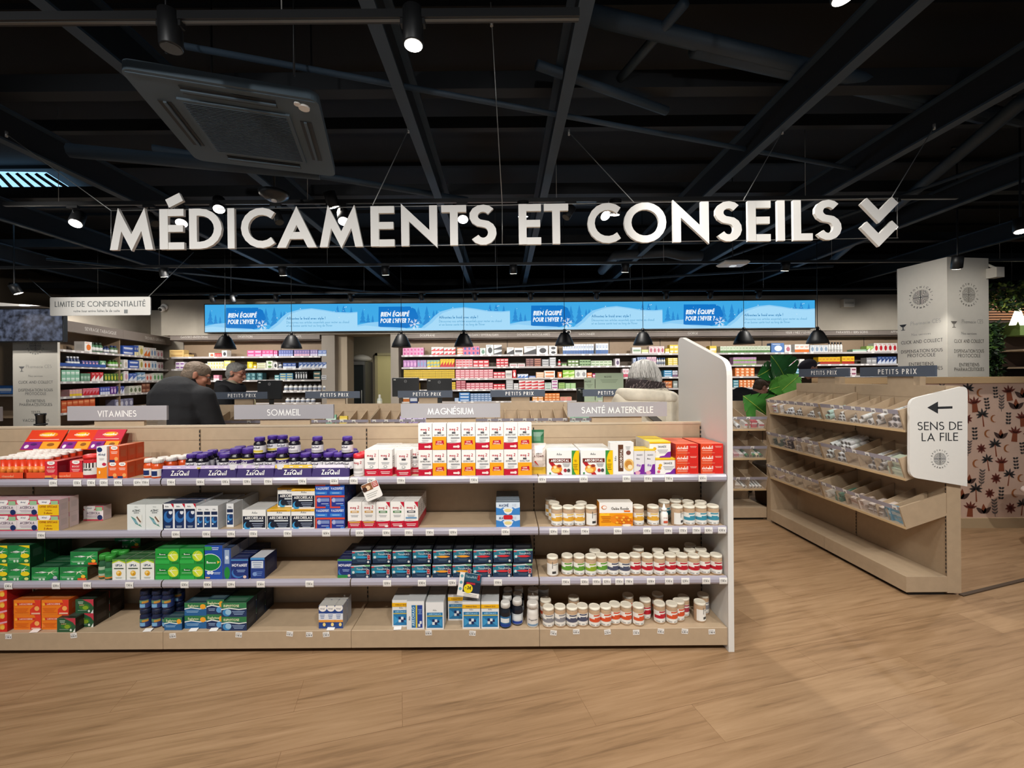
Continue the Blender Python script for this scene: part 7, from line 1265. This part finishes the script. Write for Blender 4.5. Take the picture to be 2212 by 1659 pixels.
run('side', 2, [(136, 175, 4, 2, 26, '#8ac4a8', '#dfeee6', 'w', 'mint box'), (177, 198, 3, 1, 18, '#5a8a70', '#a8c4b4', 'w', 'shaded mint box'), (200, 226, 3, 1, 20, '#c02a34', '#ece4e0', 'd', 'red-white box'), (228, 268, 6, 1, 17, '#3f6a34', '#c8c44a', 'c', 'green-yellow box'), (270, 280, 1, 1, 22, WH, '#d8a8b8', 'c', 'white-pink carton'), (281, 298, 2, 1, 17, '#4a6ab8', '#dfe6f2', 'd', 'blue-white box'), (299, 316, 2, 2, 19, '#7aa0c4', '#dfe8f0', 'd', 'sky blue box'), (317, 331, 2, 1, 15, '#ecdcd8', '#d8685a', 'c', 'pale coral box'), (333, 355, 3, 1, 17, '#e2eade', '#6aa86a', 'c', 'white-green slim box')])
run('side', 3, [(153, 180, 4, 1, 15, '#d8a8b0', YL, 'b', 'pink-yellow box'), (182, 217, 5, 1, 16, '#d87a8a', RD, 'd', 'rose-red box'), (219, 240, 4, 1, 17, '#4a5ab0', '#dfe2f0', 'b', 'blue box'), (241, 254, 2, 1, 17, '#6a3a90', '#d8c4e4', 'c', 'purple box'), (256, 271, 3, 1, 17, '#3a4a9a', '#dfe2f0', 'd', 'ultramarine box'), (281, 308, 3, 1, 16, '#dfe0d4', '#6a7a5a', 'c', 'floral white box'), (309, 326, 2, 2, 22, '#7a4a3a', '#b88a70', 'w', 'brown box')])
run('side', 4, [(135, 208, 6, 2, 28, '#c8522a', '#e89a6a', 'w', 'orange stacked box'), (250, 290, 4, 1, 18, '#7a7a9a', '#cfcfe0', 'c', 'greyish violet box')])
STOCK.sort(key=lambda q: -q.area); n_ = 0; rest = MB()
for q in STOCK:
    if q.st == 'o' or n_ < 298:
        o = put('dispensary_bottle' if q.st == 'o' else 'dispensary_carton', q.me); o.location = q.location; o.rotation_euler = q.rotation_euler; tag(o, *q.tag); n_ += q.st != 'o'
    else:
        mx = Matrix.Translation(Vector(q.location)) @ Euler(q.rotation_euler).to_matrix().to_4x4(); b = len(rest.v)
        rest.v += [tuple(mx @ v.co) for v in q.me.vertices]
        for f in q.me.polygons: rest.f.append([b + i for i in f.vertices]); rest.m.append(rest.mi(q.me.materials[f.material_index])); rest.sm.append(False)
o = rest.obj('carton_stock'); o['kind'] = 'stuff'; tag(o, 'mass of small medicine cartons filling the dispensary wall shelves', 'medicine boxes')
o = empty('display_tray', 'blue cardboard tray under the navy bottles on the left side wall', 'display tray', lpos(178) + Vector((0, 0, BZ[1])), math.atan2(1, -.212) - 0)
mb = MB(); c = M('#2a4f9c', .5); mb.box(-.5, .45, -.013, -.009, .001, .045, c); o.location.x += .006; mb.obj('front', o)
tag(put('medicine_box', small(.22, .13, .12, '#3f78c4', '#dfe8f2', 'w'), None, (pt(12, 840, 6.4).x, 6.4, pt(12, 851, 6.4).z)), 'blue-white box pair at the left edge below the dark television', 'medicine box')
tag(put('medicine_box', small(.22, .13, .12, '#3f78c4', '#dfe8f2', 'w'), None, (pt(12, 840, 6.4).x - .23, 6.4, pt(12, 851, 6.4).z)), 'blue-white box cut off by the left edge under the television', 'medicine box')
mb = MB(); p = pt(12, 852, 6.4); mb.box(p.x-1.2, p.x+.28, 6.35, 6.7, p.z-.03, p.z-.001, RAILB); mb.box(p.x-1.2, p.x+.28, 6.7, 6.75, .1, 2.1, BOARDD); mb.box(p.x-1.2, p.x+.28, 6.35, 6.7, .9, .93, BOARDD); mb.box(p.x-1.2, p.x-1.15, 6.35, 6.7, 0, 2.1, BOARDD); o = mb.obj('wall_shelf'); tag(o, 'beige shelf with blue-white boxes left of the lettered column', 'shelf unit')
# ---------------------------------------------------------------- blue screen over the shelving
o = empty('video_wall', 'long blue winter advertising screen over the dispensary shelving', 'screen', (0, 7.70, 0))
a, b = pt(443, 717, 7.70), pt(1760, 649.5, 7.70); zb, zt = 2.305, 2.805
zb = pt(1100, 712.5, 7.7).z; zt = pt(1100, 653.5, 7.7).z
mb = MB(); mb.box(a.x-.015, b.x+.015, .0, .1, zb-.015, zt+.015, BLACK); mb.obj('casing', o)
E = .80; em = lambda h, s=E: M(h, .3, emit=s)
SKYB, SNOW, SNOW2, TAGB, TREE, WT, TX = em('#3fa9e6'), em('#a6daf8'), em('#8ecdf4'), em('#0f76c8'), em('#2a8bd2'), em('#f2fbff'), em('#2f7fb4')
pw = (b.x - a.x)/4
def scene_panel(mb, x0):
    Hh = zt - zb; P = lambda u, v, e=1: (x0 + u*pw, -.0008*e, zb + v*Hh)
    mb.add([P(0, 0), P(1, 0), P(1, 1), P(0, 1)], [(0, 1, 2, 3)], SKYB)
    R = random.Random(4)
    for tx, th, tv in ((.035, .5, .3), (.07, .35, .3), (.10, .3, .28), (.40, .62, .25), (.455, .7, .2), (.50, .45, .3), (.52, .4, .35), (.87, .4, .6), (.91, .5, .58), (.96, .3, .6), (.37, .4, .3)):
        for k in range(3):
            th_ = min(th, .95-tv); w = .03*(1 - k*.28)*th*1.5; mb.add([P(tx-w, tv + th_*.28*k, 2), P(tx+w, tv + th_*.28*k, 2), P(tx, tv + th_*(.28*k + .44), 2)], [(0, 1, 2)], TREE)
    hill = lambda pts, m, e: mb.add([P(u, v, e) for u, v in pts], [tuple(range(len(pts)))], m)
    hill([(0, 0), (.36, 0), (.30, .12), (.22, .24), (.14, .33), (.07, .30), (0, .22)], SNOW2, 3)
    hill([(0, 0), (.55, 0), (.5, .04), (.4, .10), (.25, .06), (.12, .16), (.05, .2), (0, .16)], SNOW, 4)
    hill([(.40, 0), (1, 0), (1, .70), (.95, .68), (.86, .70), (.78, .78), (.70, .84), (.62, .80), (.54, .68), (.50, .50), (.47, .32), (.44, .2)], SNOW2, 3)
    hill([(.42, 0), (1, 0), (1, .66), (.94, .64), (.86, .66), (.78, .74), (.70, .80), (.63, .76), (.56, .64), (.52, .46), (.49, .28)], SNOW, 4)
    hill([(.15, .14), (.22, .13), (.32, .10), (.38, .18), (.40, .5), (.38, .78), (.345, .88), (.14, .88), (.137, .16)], TAGB, 5)
    z = P(0, 0)[2]
    mb.text('BIEN ÉQUIPÉ', P(.152, .52, 6), Hh*.165, WT, .21, 'l', .08, skew=.18, fit=pw*.185); mb.text("POUR L'HIVER ?", P(.15, .285, 6), Hh*.165, WT, .21, 'l', .08, skew=.18, fit=pw*.19)
    mb.text('Affrontez le froid avec style !', P(.535, .43, 6), Hh*.105, TX, .15, 'l', .1, fit=pw*.255); mb.text('Découvrez nos articles essentiels pour rester au chaud', P(.535, .29, 6), Hh*.095, em('#5fa6d0'), .12, 'l', .1, fit=pw*.41); mb.text("et en bonne santé tout au long de l'hiver", P(.535, .17, 6), Hh*.095, em('#5fa6d0'), .12, 'l', .1, fit=pw*.30)
    c = (.375, .23)
    for k in range(6):
        t = k*PI/3 + .3; d = Vector((math.cos(t), math.sin(t))); n = Vector((-d.y, d.x)); r = .17
        f = lambda s, u: P(c[0] + (d.x*s + n.x*u)*Hh/pw, c[1] + (d.y*s + n.y*u), 7)
        mb.add([f(0, .008), f(0, -.008), f(r, -.008), f(r, .008)], [(0, 1, 2, 3)], WT)
        for q in (.5, .78):
            for sg in (1, -1): mb.add([f(r*q, 0), f(r*q+.018, 0), f(r*q+.06, sg*.05), f(r*q+.045, sg*.05)], [(0, 1, 2, 3)], WT)
    for i in range(22):
        u, v, s = R.random(), R.uniform(.45, .97), R.uniform(.006, .016); mb.add([P(u + s*Hh/pw*math.cos(t*PI/3), v + s*math.sin(t*PI/3), 7) for t in range(6)], [tuple(range(6))], WT if i % 3 else SNOW)
for k in range(4):
    mb = MB(); scene_panel(mb, a.x + k*pw); q = mb.obj('screen_panel', o); q['label'] = 'lit picture panel with snow hills and the words BIEN ÉQUIPÉ'
for x in (-4.2, -1.4, 1.4, 4.2): spot('screen_glow', (x, 7.2, 2.3), (x, 5.6, 3.6), 10, 150, 1, .3, (.3, .62, 1))
# cameras and small fittings on the wall
def security(p, label):
    o = empty('security_camera', label, 'camera', p); mb = MB(); mb.lathe([(.05, 0), (.06, .02), (.06, .05)], WHITE, 16, axis=(0, -1, 0)); mb.lathe([(.035, .05), (.05, .07), (.045, .13), (.03, .14)], WHITE, 16, axis=(0, -1, -.5)); mb.obj('housing', o)
    mb = MB(); mb.lathe([(.028, .135), (.028, .148)], BLACK, 14, axis=(0, -1, -.5)); mb.obj('lens', o)
security(pt(358, 664, 7.82), 'white security camera at the left end of the soffit above the shelving'); security(pt(281, 697, 8.24), 'white dome camera on the side wall above the left shelving')
security(pt(1226, 712, 7.86), 'small camera hanging under the blue screen beside a pendant lamp')
o = empty('exit_sign_box', 'pale wall box on the soffit right of the blue screen', 'wall box', pt(1826, 656, 7.82)); mb = MB(); mb.box(-.1, .1, -.09, 0, -.08, .08, M('#cfcac0', .5), .01); mb.obj('housing', o); mb = MB(); mb.box(-.08, .08, -.094, -.09, -.02, .02, M('#a8a49a', .4)); mb.obj('window', o)
bpy.data.objects[o.name].name = 'wall_box'
# ---------------------------------------------------------------- people
def ball(mb, c, r, m, seg=16, rot=None):
    """ellipsoid; r may be a 3-tuple"""
    r = (r, r, r) if isinstance(r, (int, float)) else r; c = Vector(c); vs, fs = [], []; rg = seg//2
    for i in range(rg+1):
        t = PI*i/rg
        for j in range(seg):
            p = 2*PI*j/seg; v = Vector((r[0]*math.sin(t)*math.cos(p), r[1]*math.sin(t)*math.sin(p), r[2]*math.cos(t)))
            vs.append(c + (rot @ v if rot else v))
    for i in range(rg):
        for j in range(seg): fs.append((i*seg+j, (i+1)*seg+j, (i+1)*seg+(j+1) % seg, i*seg+(j+1) % seg))
    mb.add(vs, fs, m, True)
def limb(mb, pts, rs, m, flat=1.0, seg=16):
    """tapering limb: a string of overlapping balls; flat squeezes its depth"""
    for a, b, ra, rb in zip(pts, pts[1:], rs, rs[1:]):
        a, b = Vector(a), Vector(b); n = max(2, int((b-a).length/(min(ra, rb)*.35)))
        for i in range(n+1):
            t = i/n; r = ra*(1-t) + rb*t; ball(mb, a.lerp(b, t), (r, r*flat, r), m, seg)
def fuse(o, vox, sm=6, f=.5):
    r = o.modifiers.new('skin', 'REMESH'); r.mode = 'VOXEL'; r.voxel_size = vox; r.use_smooth_shade = True
    s = o.modifiers.new('soften', 'SMOOTH'); s.iterations = sm; s.factor = f
def person(label, X, Y, rz, k=1.0, bow=0.0, hyaw=0, hpitch=0, lean=0.0, skin='#c98f74', coat='#17181c', trousers='#20222a', hands=((-.2, .38, 1.02), (.2, .38, 1.02)), headoff=(0, 0, 0), shw=.2, puff=1.0, at=None):
    """root at the feet; local +y is forward. Returns root and the head frame"""
    o = empty('person', label, 'person', (X, Y, 0), rz); SK = M(skin, .55)
    V = lambda x, y, z: Vector((x*k, y*k, z*k))
    pel, ch, nk = V(0, 0, .93), V(0, .06*bow + lean*.5, 1.27 - .02*bow), V(0, .13*bow + lean, 1.44 - .04*bow)
    hc = nk + V(0, .05 + .05*bow, .155 - .02*bow) + Vector(headoff)
    if at:          # stand so that the head comes where the photograph has it
        t = pt(*at); hc.z = t.z; w = Matrix.Rotation(rz, 3, 'Z') @ hc; o.location = (t.x - w.x, t.y - w.y, 0)
    R = Matrix.Rotation(math.radians(hyaw), 3, 'Z') @ Matrix.Rotation(math.radians(-hpitch), 3, 'X')
    mb = MB()
    limb(mb, [pel, ch, nk + V(0, 0, -.06)], [.145*k, .16*k, .09*k], SK, .68); limb(mb, [nk + V(0, 0, -.05), hc + R @ Vector((0, -.03, -.06))*k], [.058*k, .056*k], SK)
    sh = [nk + V(s*shw*.9, -.01, -.09) for s in (-1, 1)]; el = []
    for s, p, hd in zip((-1, 1), sh, hands):
        h = V(*hd); e = (p + h)/2 + V(s*.09, -.08, -.1); el.append((p, e, h))
        limb(mb, [p, e, h], [.05*k, .042*k, .03*k], SK)
        d = (h - e).normalized(); u = d.cross(Vector((0, 0, 1))).normalized(); w = u.cross(d)
        ball(mb, h + d*.045*k, (.036*k, .045*k, .024*k), SK)
        for i, (q, ln) in enumerate(((-.030, .07), (-.010, .08), (.010, .076), (.029, .06))):
            b = h + d*.08*k + u*q*k; limb(mb, [b, b + d*ln*.55*k - w*.01*k, b + d*ln*.85*k - w*.035*k], [.0095*k, .0088*k, .0075*k], SK, seg=8)
        b = h + d*.03*k - u*s*.035*k; limb(mb, [b, b - u*s*.025*k + d*.03*k, b - u*s*.022*k + d*.06*k - w*.015*k], [.012*k, .011*k, .009*k], SK, seg=8)
    for s in (-1, 1):
        limb(mb, [pel + V(s*.085, 0, -.02), V(s*.10, .01, .5), V(s*.105, -.01, .09)], [.085*k, .056*k, .042*k], SK); limb(mb, [V(s*.105, -.02, .05), V(s*.12, .14, .035)], [.04*k, .034*k], SK)
    H = lambda x, y, z: hc + R @ Vector((x*k, y*k, z*k))
    ball(mb, H(0, -.005, .022), (.074*k, .094*k, .088*k), SK, 22, R); ball(mb, H(0, .022, -.045), (.060*k, .070*k, .072*k), SK, 20, R); ball(mb, H(0, .062, -.098), (.028*k, .026*k, .022*k), SK, 12, R)
    limb(mb, [H(0, .088, .012), H(0, .105, -.018), H(0, .110, -.030)], [.010*k, .014*k, .015*k], SK, seg=10); ball(mb, H(-.012, .098, -.032), .010*k, SK, 8); ball(mb, H(.012, .098, -.032), .010*k, SK, 8)
    for s in (-1, 1):
        ball(mb, H(s*.032, .080, .034), (.024*k, .012*k, .008*k), SK, 10, R); ball(mb, H(s*.045, .066, -.015), (.022*k, .022*k, .02*k), SK, 10, R)
        ball(mb, H(s*.078, -.012, -.008), (.010*k, .020*k, .032*k), SK, 12, R); ball(mb, H(s*.084, -.018, .006), (.008*k, .018*k, .022*k), SK, 12, R)
    for z in (-.062, -.072): ball(mb, H(0, .086, z), (.024*k, .012*k, .006*k), SK, 10, R)
    b = mb.obj('body', o); fuse(b, .0068, 3, .45)
    mb = MB()
    for s in (-1, 1): ball(mb, H(s*.031, .083, .014), (.011*k, .008*k, .007*k), M('#e8e4de', .3), 10, R); ball(mb, H(s*.031, .090, .014), (.0052*k, .003*k, .0052*k), M('#2a2622', .2), 8, R)
    mb.obj('eyes', o)
    mb = MB(); ball(mb, H(0, .0945, -.067), (.021*k, .006*k, .0065*k), M('#a35f52', .5), 10, R); mb.obj('lips', o)
    # clothes
    C = M(coat, .85, tex=.22, scale=11, bump=.9); mb = MB()
    limb(mb, [V(0, 0, .80), V(0, .03*bow + lean*.25, 1.05), ch + V(0, 0, .02), nk + V(0, -.02, -.10)], [.20*k*puff, .198*k*puff, .205*k*puff, .15*k], C, .74)
    limb(mb, [sh[0] + V(.02, 0, .0), nk + V(0, -.02, -.045), sh[1] + V(-.02, 0, .0)], [.088*k*puff, .095*k, .088*k*puff], C, .95)
    for p, e, h in el: limb(mb, [p, e, e.lerp(h, .88)], [.085*k*puff, .074*k*puff, .056*k], C)
    for s in (-1, 1): limb(mb, [V(s*.1, 0, .86), V(s*.11, 0, .78)], [.13*k, .125*k], C, .9)
    q = mb.obj('coat', o); fuse(q, .011, 5, .5)
    T_ = M(trousers, .85); mb = MB()
    for s in (-1, 1): limb(mb, [V(s*.09, 0, .88), V(s*.10, .01, .5), V(s*.105, -.01, .07)], [.105*k, .082*k, .07*k], T_)
    q = mb.obj('trousers', o); fuse(q, .012, 4)
    mb = MB()
    for s in (-1, 1): limb(mb, [V(s*.105, -.03, .055), V(s*.12, .15, .045)], [.052*k, .046*k], M('#1a1614', .5), .9)
    q = mb.obj('shoes', o); fuse(q, .01, 3)
    return o, H, R, nk, k, sh
def hair(o, H, R, k, cols, blobs, strands=(), vox=.007):
    mb = MB(); m = M(cols[0], .6, tex=.45, scale=60, bump=.9)
    for c, r in blobs: ball(mb, H(*c), tuple(x*k for x in r), m, 20, R)
    q = mb.obj('hair', o); fuse(q, vox, 3, .4)
    if strands:
        mb = MB()
        for i, (pts, r) in enumerate(strands): mb.tube([H(*p) for p in pts], r, M(cols[1 + i % (len(cols)-1)], .5), 5)
        mb.obj('hair_strand', o)
def glasses(o, H, k, col):
    mb = MB(); m = M(col, .3)
    for s in (-1, 1):
        c = [H(s*.033 + .024*math.cos(t*PI/6), .100, .010 + .018*math.sin(t*PI/6)) for t in range(13)]; mb.tube(c, .0024*k, m, 5); mb.tube([H(s*.057, .099, .014), H(s*.079, .05, .016), H(s*.083, -.02, .012)], .0022*k, m, 5)
    mb.tube([H(-.01, .103, .014), H(.01, .103, .014)], .002*k, m, 5); mb.obj('glasses', o)
def collar(o, nk, k, col, rx, ry, z0, z1, th=.018, tilt=0, open_=0, name='collar', tz=0):
    mb = MB(); m = M(col, .85, tex=.15, scale=40); n = 26; vs, fs = [], []
    for i in range(n):
        t = 2*PI*i/n; c, s = math.cos(t), math.sin(t); f = 1 + open_*max(0, s); lift = tilt*c + tz*s
        for r_, z in ((1.0, z0), (1.06, (z0+z1)/2), (.93, z1), (.80, z1 - .004), (.86, z0)): vs.append(nk + Vector((rx*r_*c*k, ry*r_*s*k*f, (z + lift*(.4 + .6*(z > z0)))*k)))
    for i in range(n):
        for j in range(5): fs.append((i*5+j, ((i+1) % n)*5+j, ((i+1) % n)*5+(j+1) % 5, i*5+(j+1) % 5))
    mb.add(vs, fs, m, True); q = mb.obj(name, o); s_ = q.modifiers.new('smooth', 'SUBSURF'); s_.levels = 1; s_.render_levels = 2; return q
# man at the bins, seen from behind
o, H, R, nk, k, sh = person('greying man in a dark jacket seen from behind, head bowed, between shelf rows', -2.76, 3.50, math.radians(-10), .995, bow=.75, hyaw=-42, hpitch=24, at=(425, 811, 3.6), skin='#c98a70', coat='#1d1e22', headoff=(.05, .0, 0), shw=.235, puff=1.13, hands=((-.16, .36, 1.0), (.10, .40, 1.0)))
hair(o, H, R, k, ['#7d6c5c', '#9c8c7a', '#55493e', '#6d5f52'], [((0, -.014, .035), (.081, .101, .086)), ((0, -.058, -.018), (.073, .052, .072)), ((0, -.055, -.065), (.056, .036, .045)), ((0, .02, .055), (.066, .066, .06)), ((-.058, -.035, -.0), (.026, .045, .055)), ((.058, -.035, 0), (.026, .045, .055))])
glasses(o, H, k, '#1c1a1a'); collar(o, nk, k, '#17181b', .104, .098, -.03, .082, tilt=-.012)
# man in profile behind the first bins
o, H, R, nk, k, sh = person('grey-haired man in a black hooded jacket and glasses, in profile beside the pump bottles', pt(480, 900, 4.95).x, 5.0, math.radians(-82), .985, bow=.35, hyaw=-4, hpitch=12, at=(511, 806, 5.0), skin='#b9836c', coat='#15161a', puff=1.02)
hair(o, H, R, k, ['#777571', '#9a9893', '#4f4d49', '#b0aea9'], [((0, -.02, .045), (.085, .102, .086)), ((0, -.064, -.016), (.075, .054, .075)), ((0, -.055, -.065), (.058, .036, .045)), ((0, .045, .085), (.062, .05, .034)), ((-.062, -.03, -.0), (.026, .045, .055)), ((.062, -.03, 0), (.026, .045, .055))])
glasses(o, H, k, '#8a2f24'); collar(o, nk, k, '#a39a86', .085, .082, -.03, .055, name='scarf'); q = collar(o, nk, k, '#1b1c21', .17, .16, -.09, .025, tz=-.03, name='hood')
# person with white bob at the bins
o, H, R, nk, k, sh = person('person with a white bob, patterned dark scarf and cream coat seen from behind', 1.065, 3.16, math.radians(4), .955, bow=.55, hyaw=-6, hpitch=16, at=(1390, 812, 3.2), skin='#d3a48c', coat='#d6cdba', trousers='#3a3a3e', headoff=(0.0, -.035, -.03), shw=.205, puff=1.06)
R_ = random.Random(11); st = []
for i in range(150):
    a = PI - .15 + (PI + .3)*(i + R_.uniform(-.6, .6))/149; b0 = R_.uniform(.0, .1); sw = R_.uniform(-.12, .12)
    st.append(([(.03*math.cos(a+sw), -.03 + .03*math.sin(a+sw), .122), (.092*math.cos(a+sw*.6), -.03 + .088*math.sin(a+sw*.6), .088), (.125*math.cos(a), -.026 + .112*math.sin(a), .01), (.131*math.cos(a + sw), -.022 + .113*math.sin(a + sw), -.045), (.122*math.cos(a + sw*1.6), -.02 + .104*math.sin(a + sw*1.6), -.07 - .028*math.cos(a))], [.001, R_.uniform(.0012, .003), R_.uniform(.0012, .003), .0018, .0006]))
hair(o, H, R, k, ['#b9b6b1', '#d2cfca', '#c6c3be', '#a09d99', '#dcdad6', '#b4b1ac'], [((0, -.02, .025), (.118, .114, .102)), ((-.055, -.03, -.025), (.070, .088, .060)), ((.062, -.028, -.045), (.068, .088, .072)), ((0, -.055, -.025), (.110, .072, .06))], st)
q = collar(o, nk, k, '#33292a', .155, .142, -.04, .085, tilt=-.02, name='scarf'); q['label'] = 'dark patterned scarf'
mb = MB(); R_ = random.Random(3)
for i in range(110):
    t = PI + PI*R_.random(); z = R_.uniform(-.02, .07); pnt = nk + Vector((.164*math.cos(t)*k, .151*math.sin(t)*k, z - .02*math.cos(t))); mb.tube([pnt, pnt + Vector((.008, 0, .014))], .0018, M('#8a7a78', .8), 4)
mb.obj('scarf_fringe', o)
q = collar(o, nk, k, '#ddd4c2', .235, .195, -.085, .005, tilt=-.022, tz=-.01, name='collar'); q['label'] = 'broad cream collar'
mb = MB(); A = nk + Vector((-.15, -.12, -.075)); B = Vector((.16, -.185, .98)); w = Vector((.016, 0, .012))
P = [A, A.lerp(B, .2) + Vector((0, -.062, 0)), A.lerp(B, .45) + Vector((0, -.066, 0)), A.lerp(B, .75) + Vector((0, -.045, 0)), B]
for a, b in zip(P, P[1:]): mb.prism([a - w, b - w, b + w, a + w], (0, .012, 0), M('#3a3026', .5))
q = mb.obj('bag_strap', o); q['label'] = 'dark bag strap across the back'
mb = MB(); ball(mb, (.25, -.02, .82), (.06, .13, .11), M('#3a3026', .5)); mb.obj('shoulder_bag', o)
# pharmacist half hidden by the plant
p = pt(1622, 900, 5.95)
o, H, R, nk, k, sh = person('person in black clothes bending behind the big-leaved plant', p.x, 5.05, math.radians(-78), .90, bow=1.3, lean=.1, hyaw=4, hpitch=22, at=(1643, 838, 5.4), skin='#c99280', coat='#131418', headoff=(0, .06, 0))
hair(o, H, R, k, ['#5a4636', '#6f5a46', '#463628'], [((0, -.015, .038), (.080, .100, .085)), ((0, -.055, -.01), (.070, .055, .06)), ((0, .05, .07), (.066, .045, .035))])
# person in a dark cap behind the right bins
p = pt(1790, 900, 5.3)
o, H, R, nk, k, sh = person('person in a dark cap and black coat bending behind the far PETITS PRIX sign', p.x, 5.3, math.radians(68), .98, bow=1.5, lean=.14, hyaw=5, hpitch=28, at=(1748, 797, 5.3), skin='#b98a78', coat='#111216', headoff=(0, .03, .06))
mb = MB(); m = M('#2e2a38', .8)
for i in range(12): pass
ball(mb, H(0, -.005, .045), (.088*k, .108*k, .082*k), m, 22, R); q = mb.obj('cap', o); fuse(q, .008, 3)
mb = MB(); ball(mb, H(0, -.095, .02), (.06, .05, .012), M('#8f8d92', .6), 14, R); mb.obj('cap_band', o)
collar(o, nk, k, '#121317', .11, .105, -.06, .03)
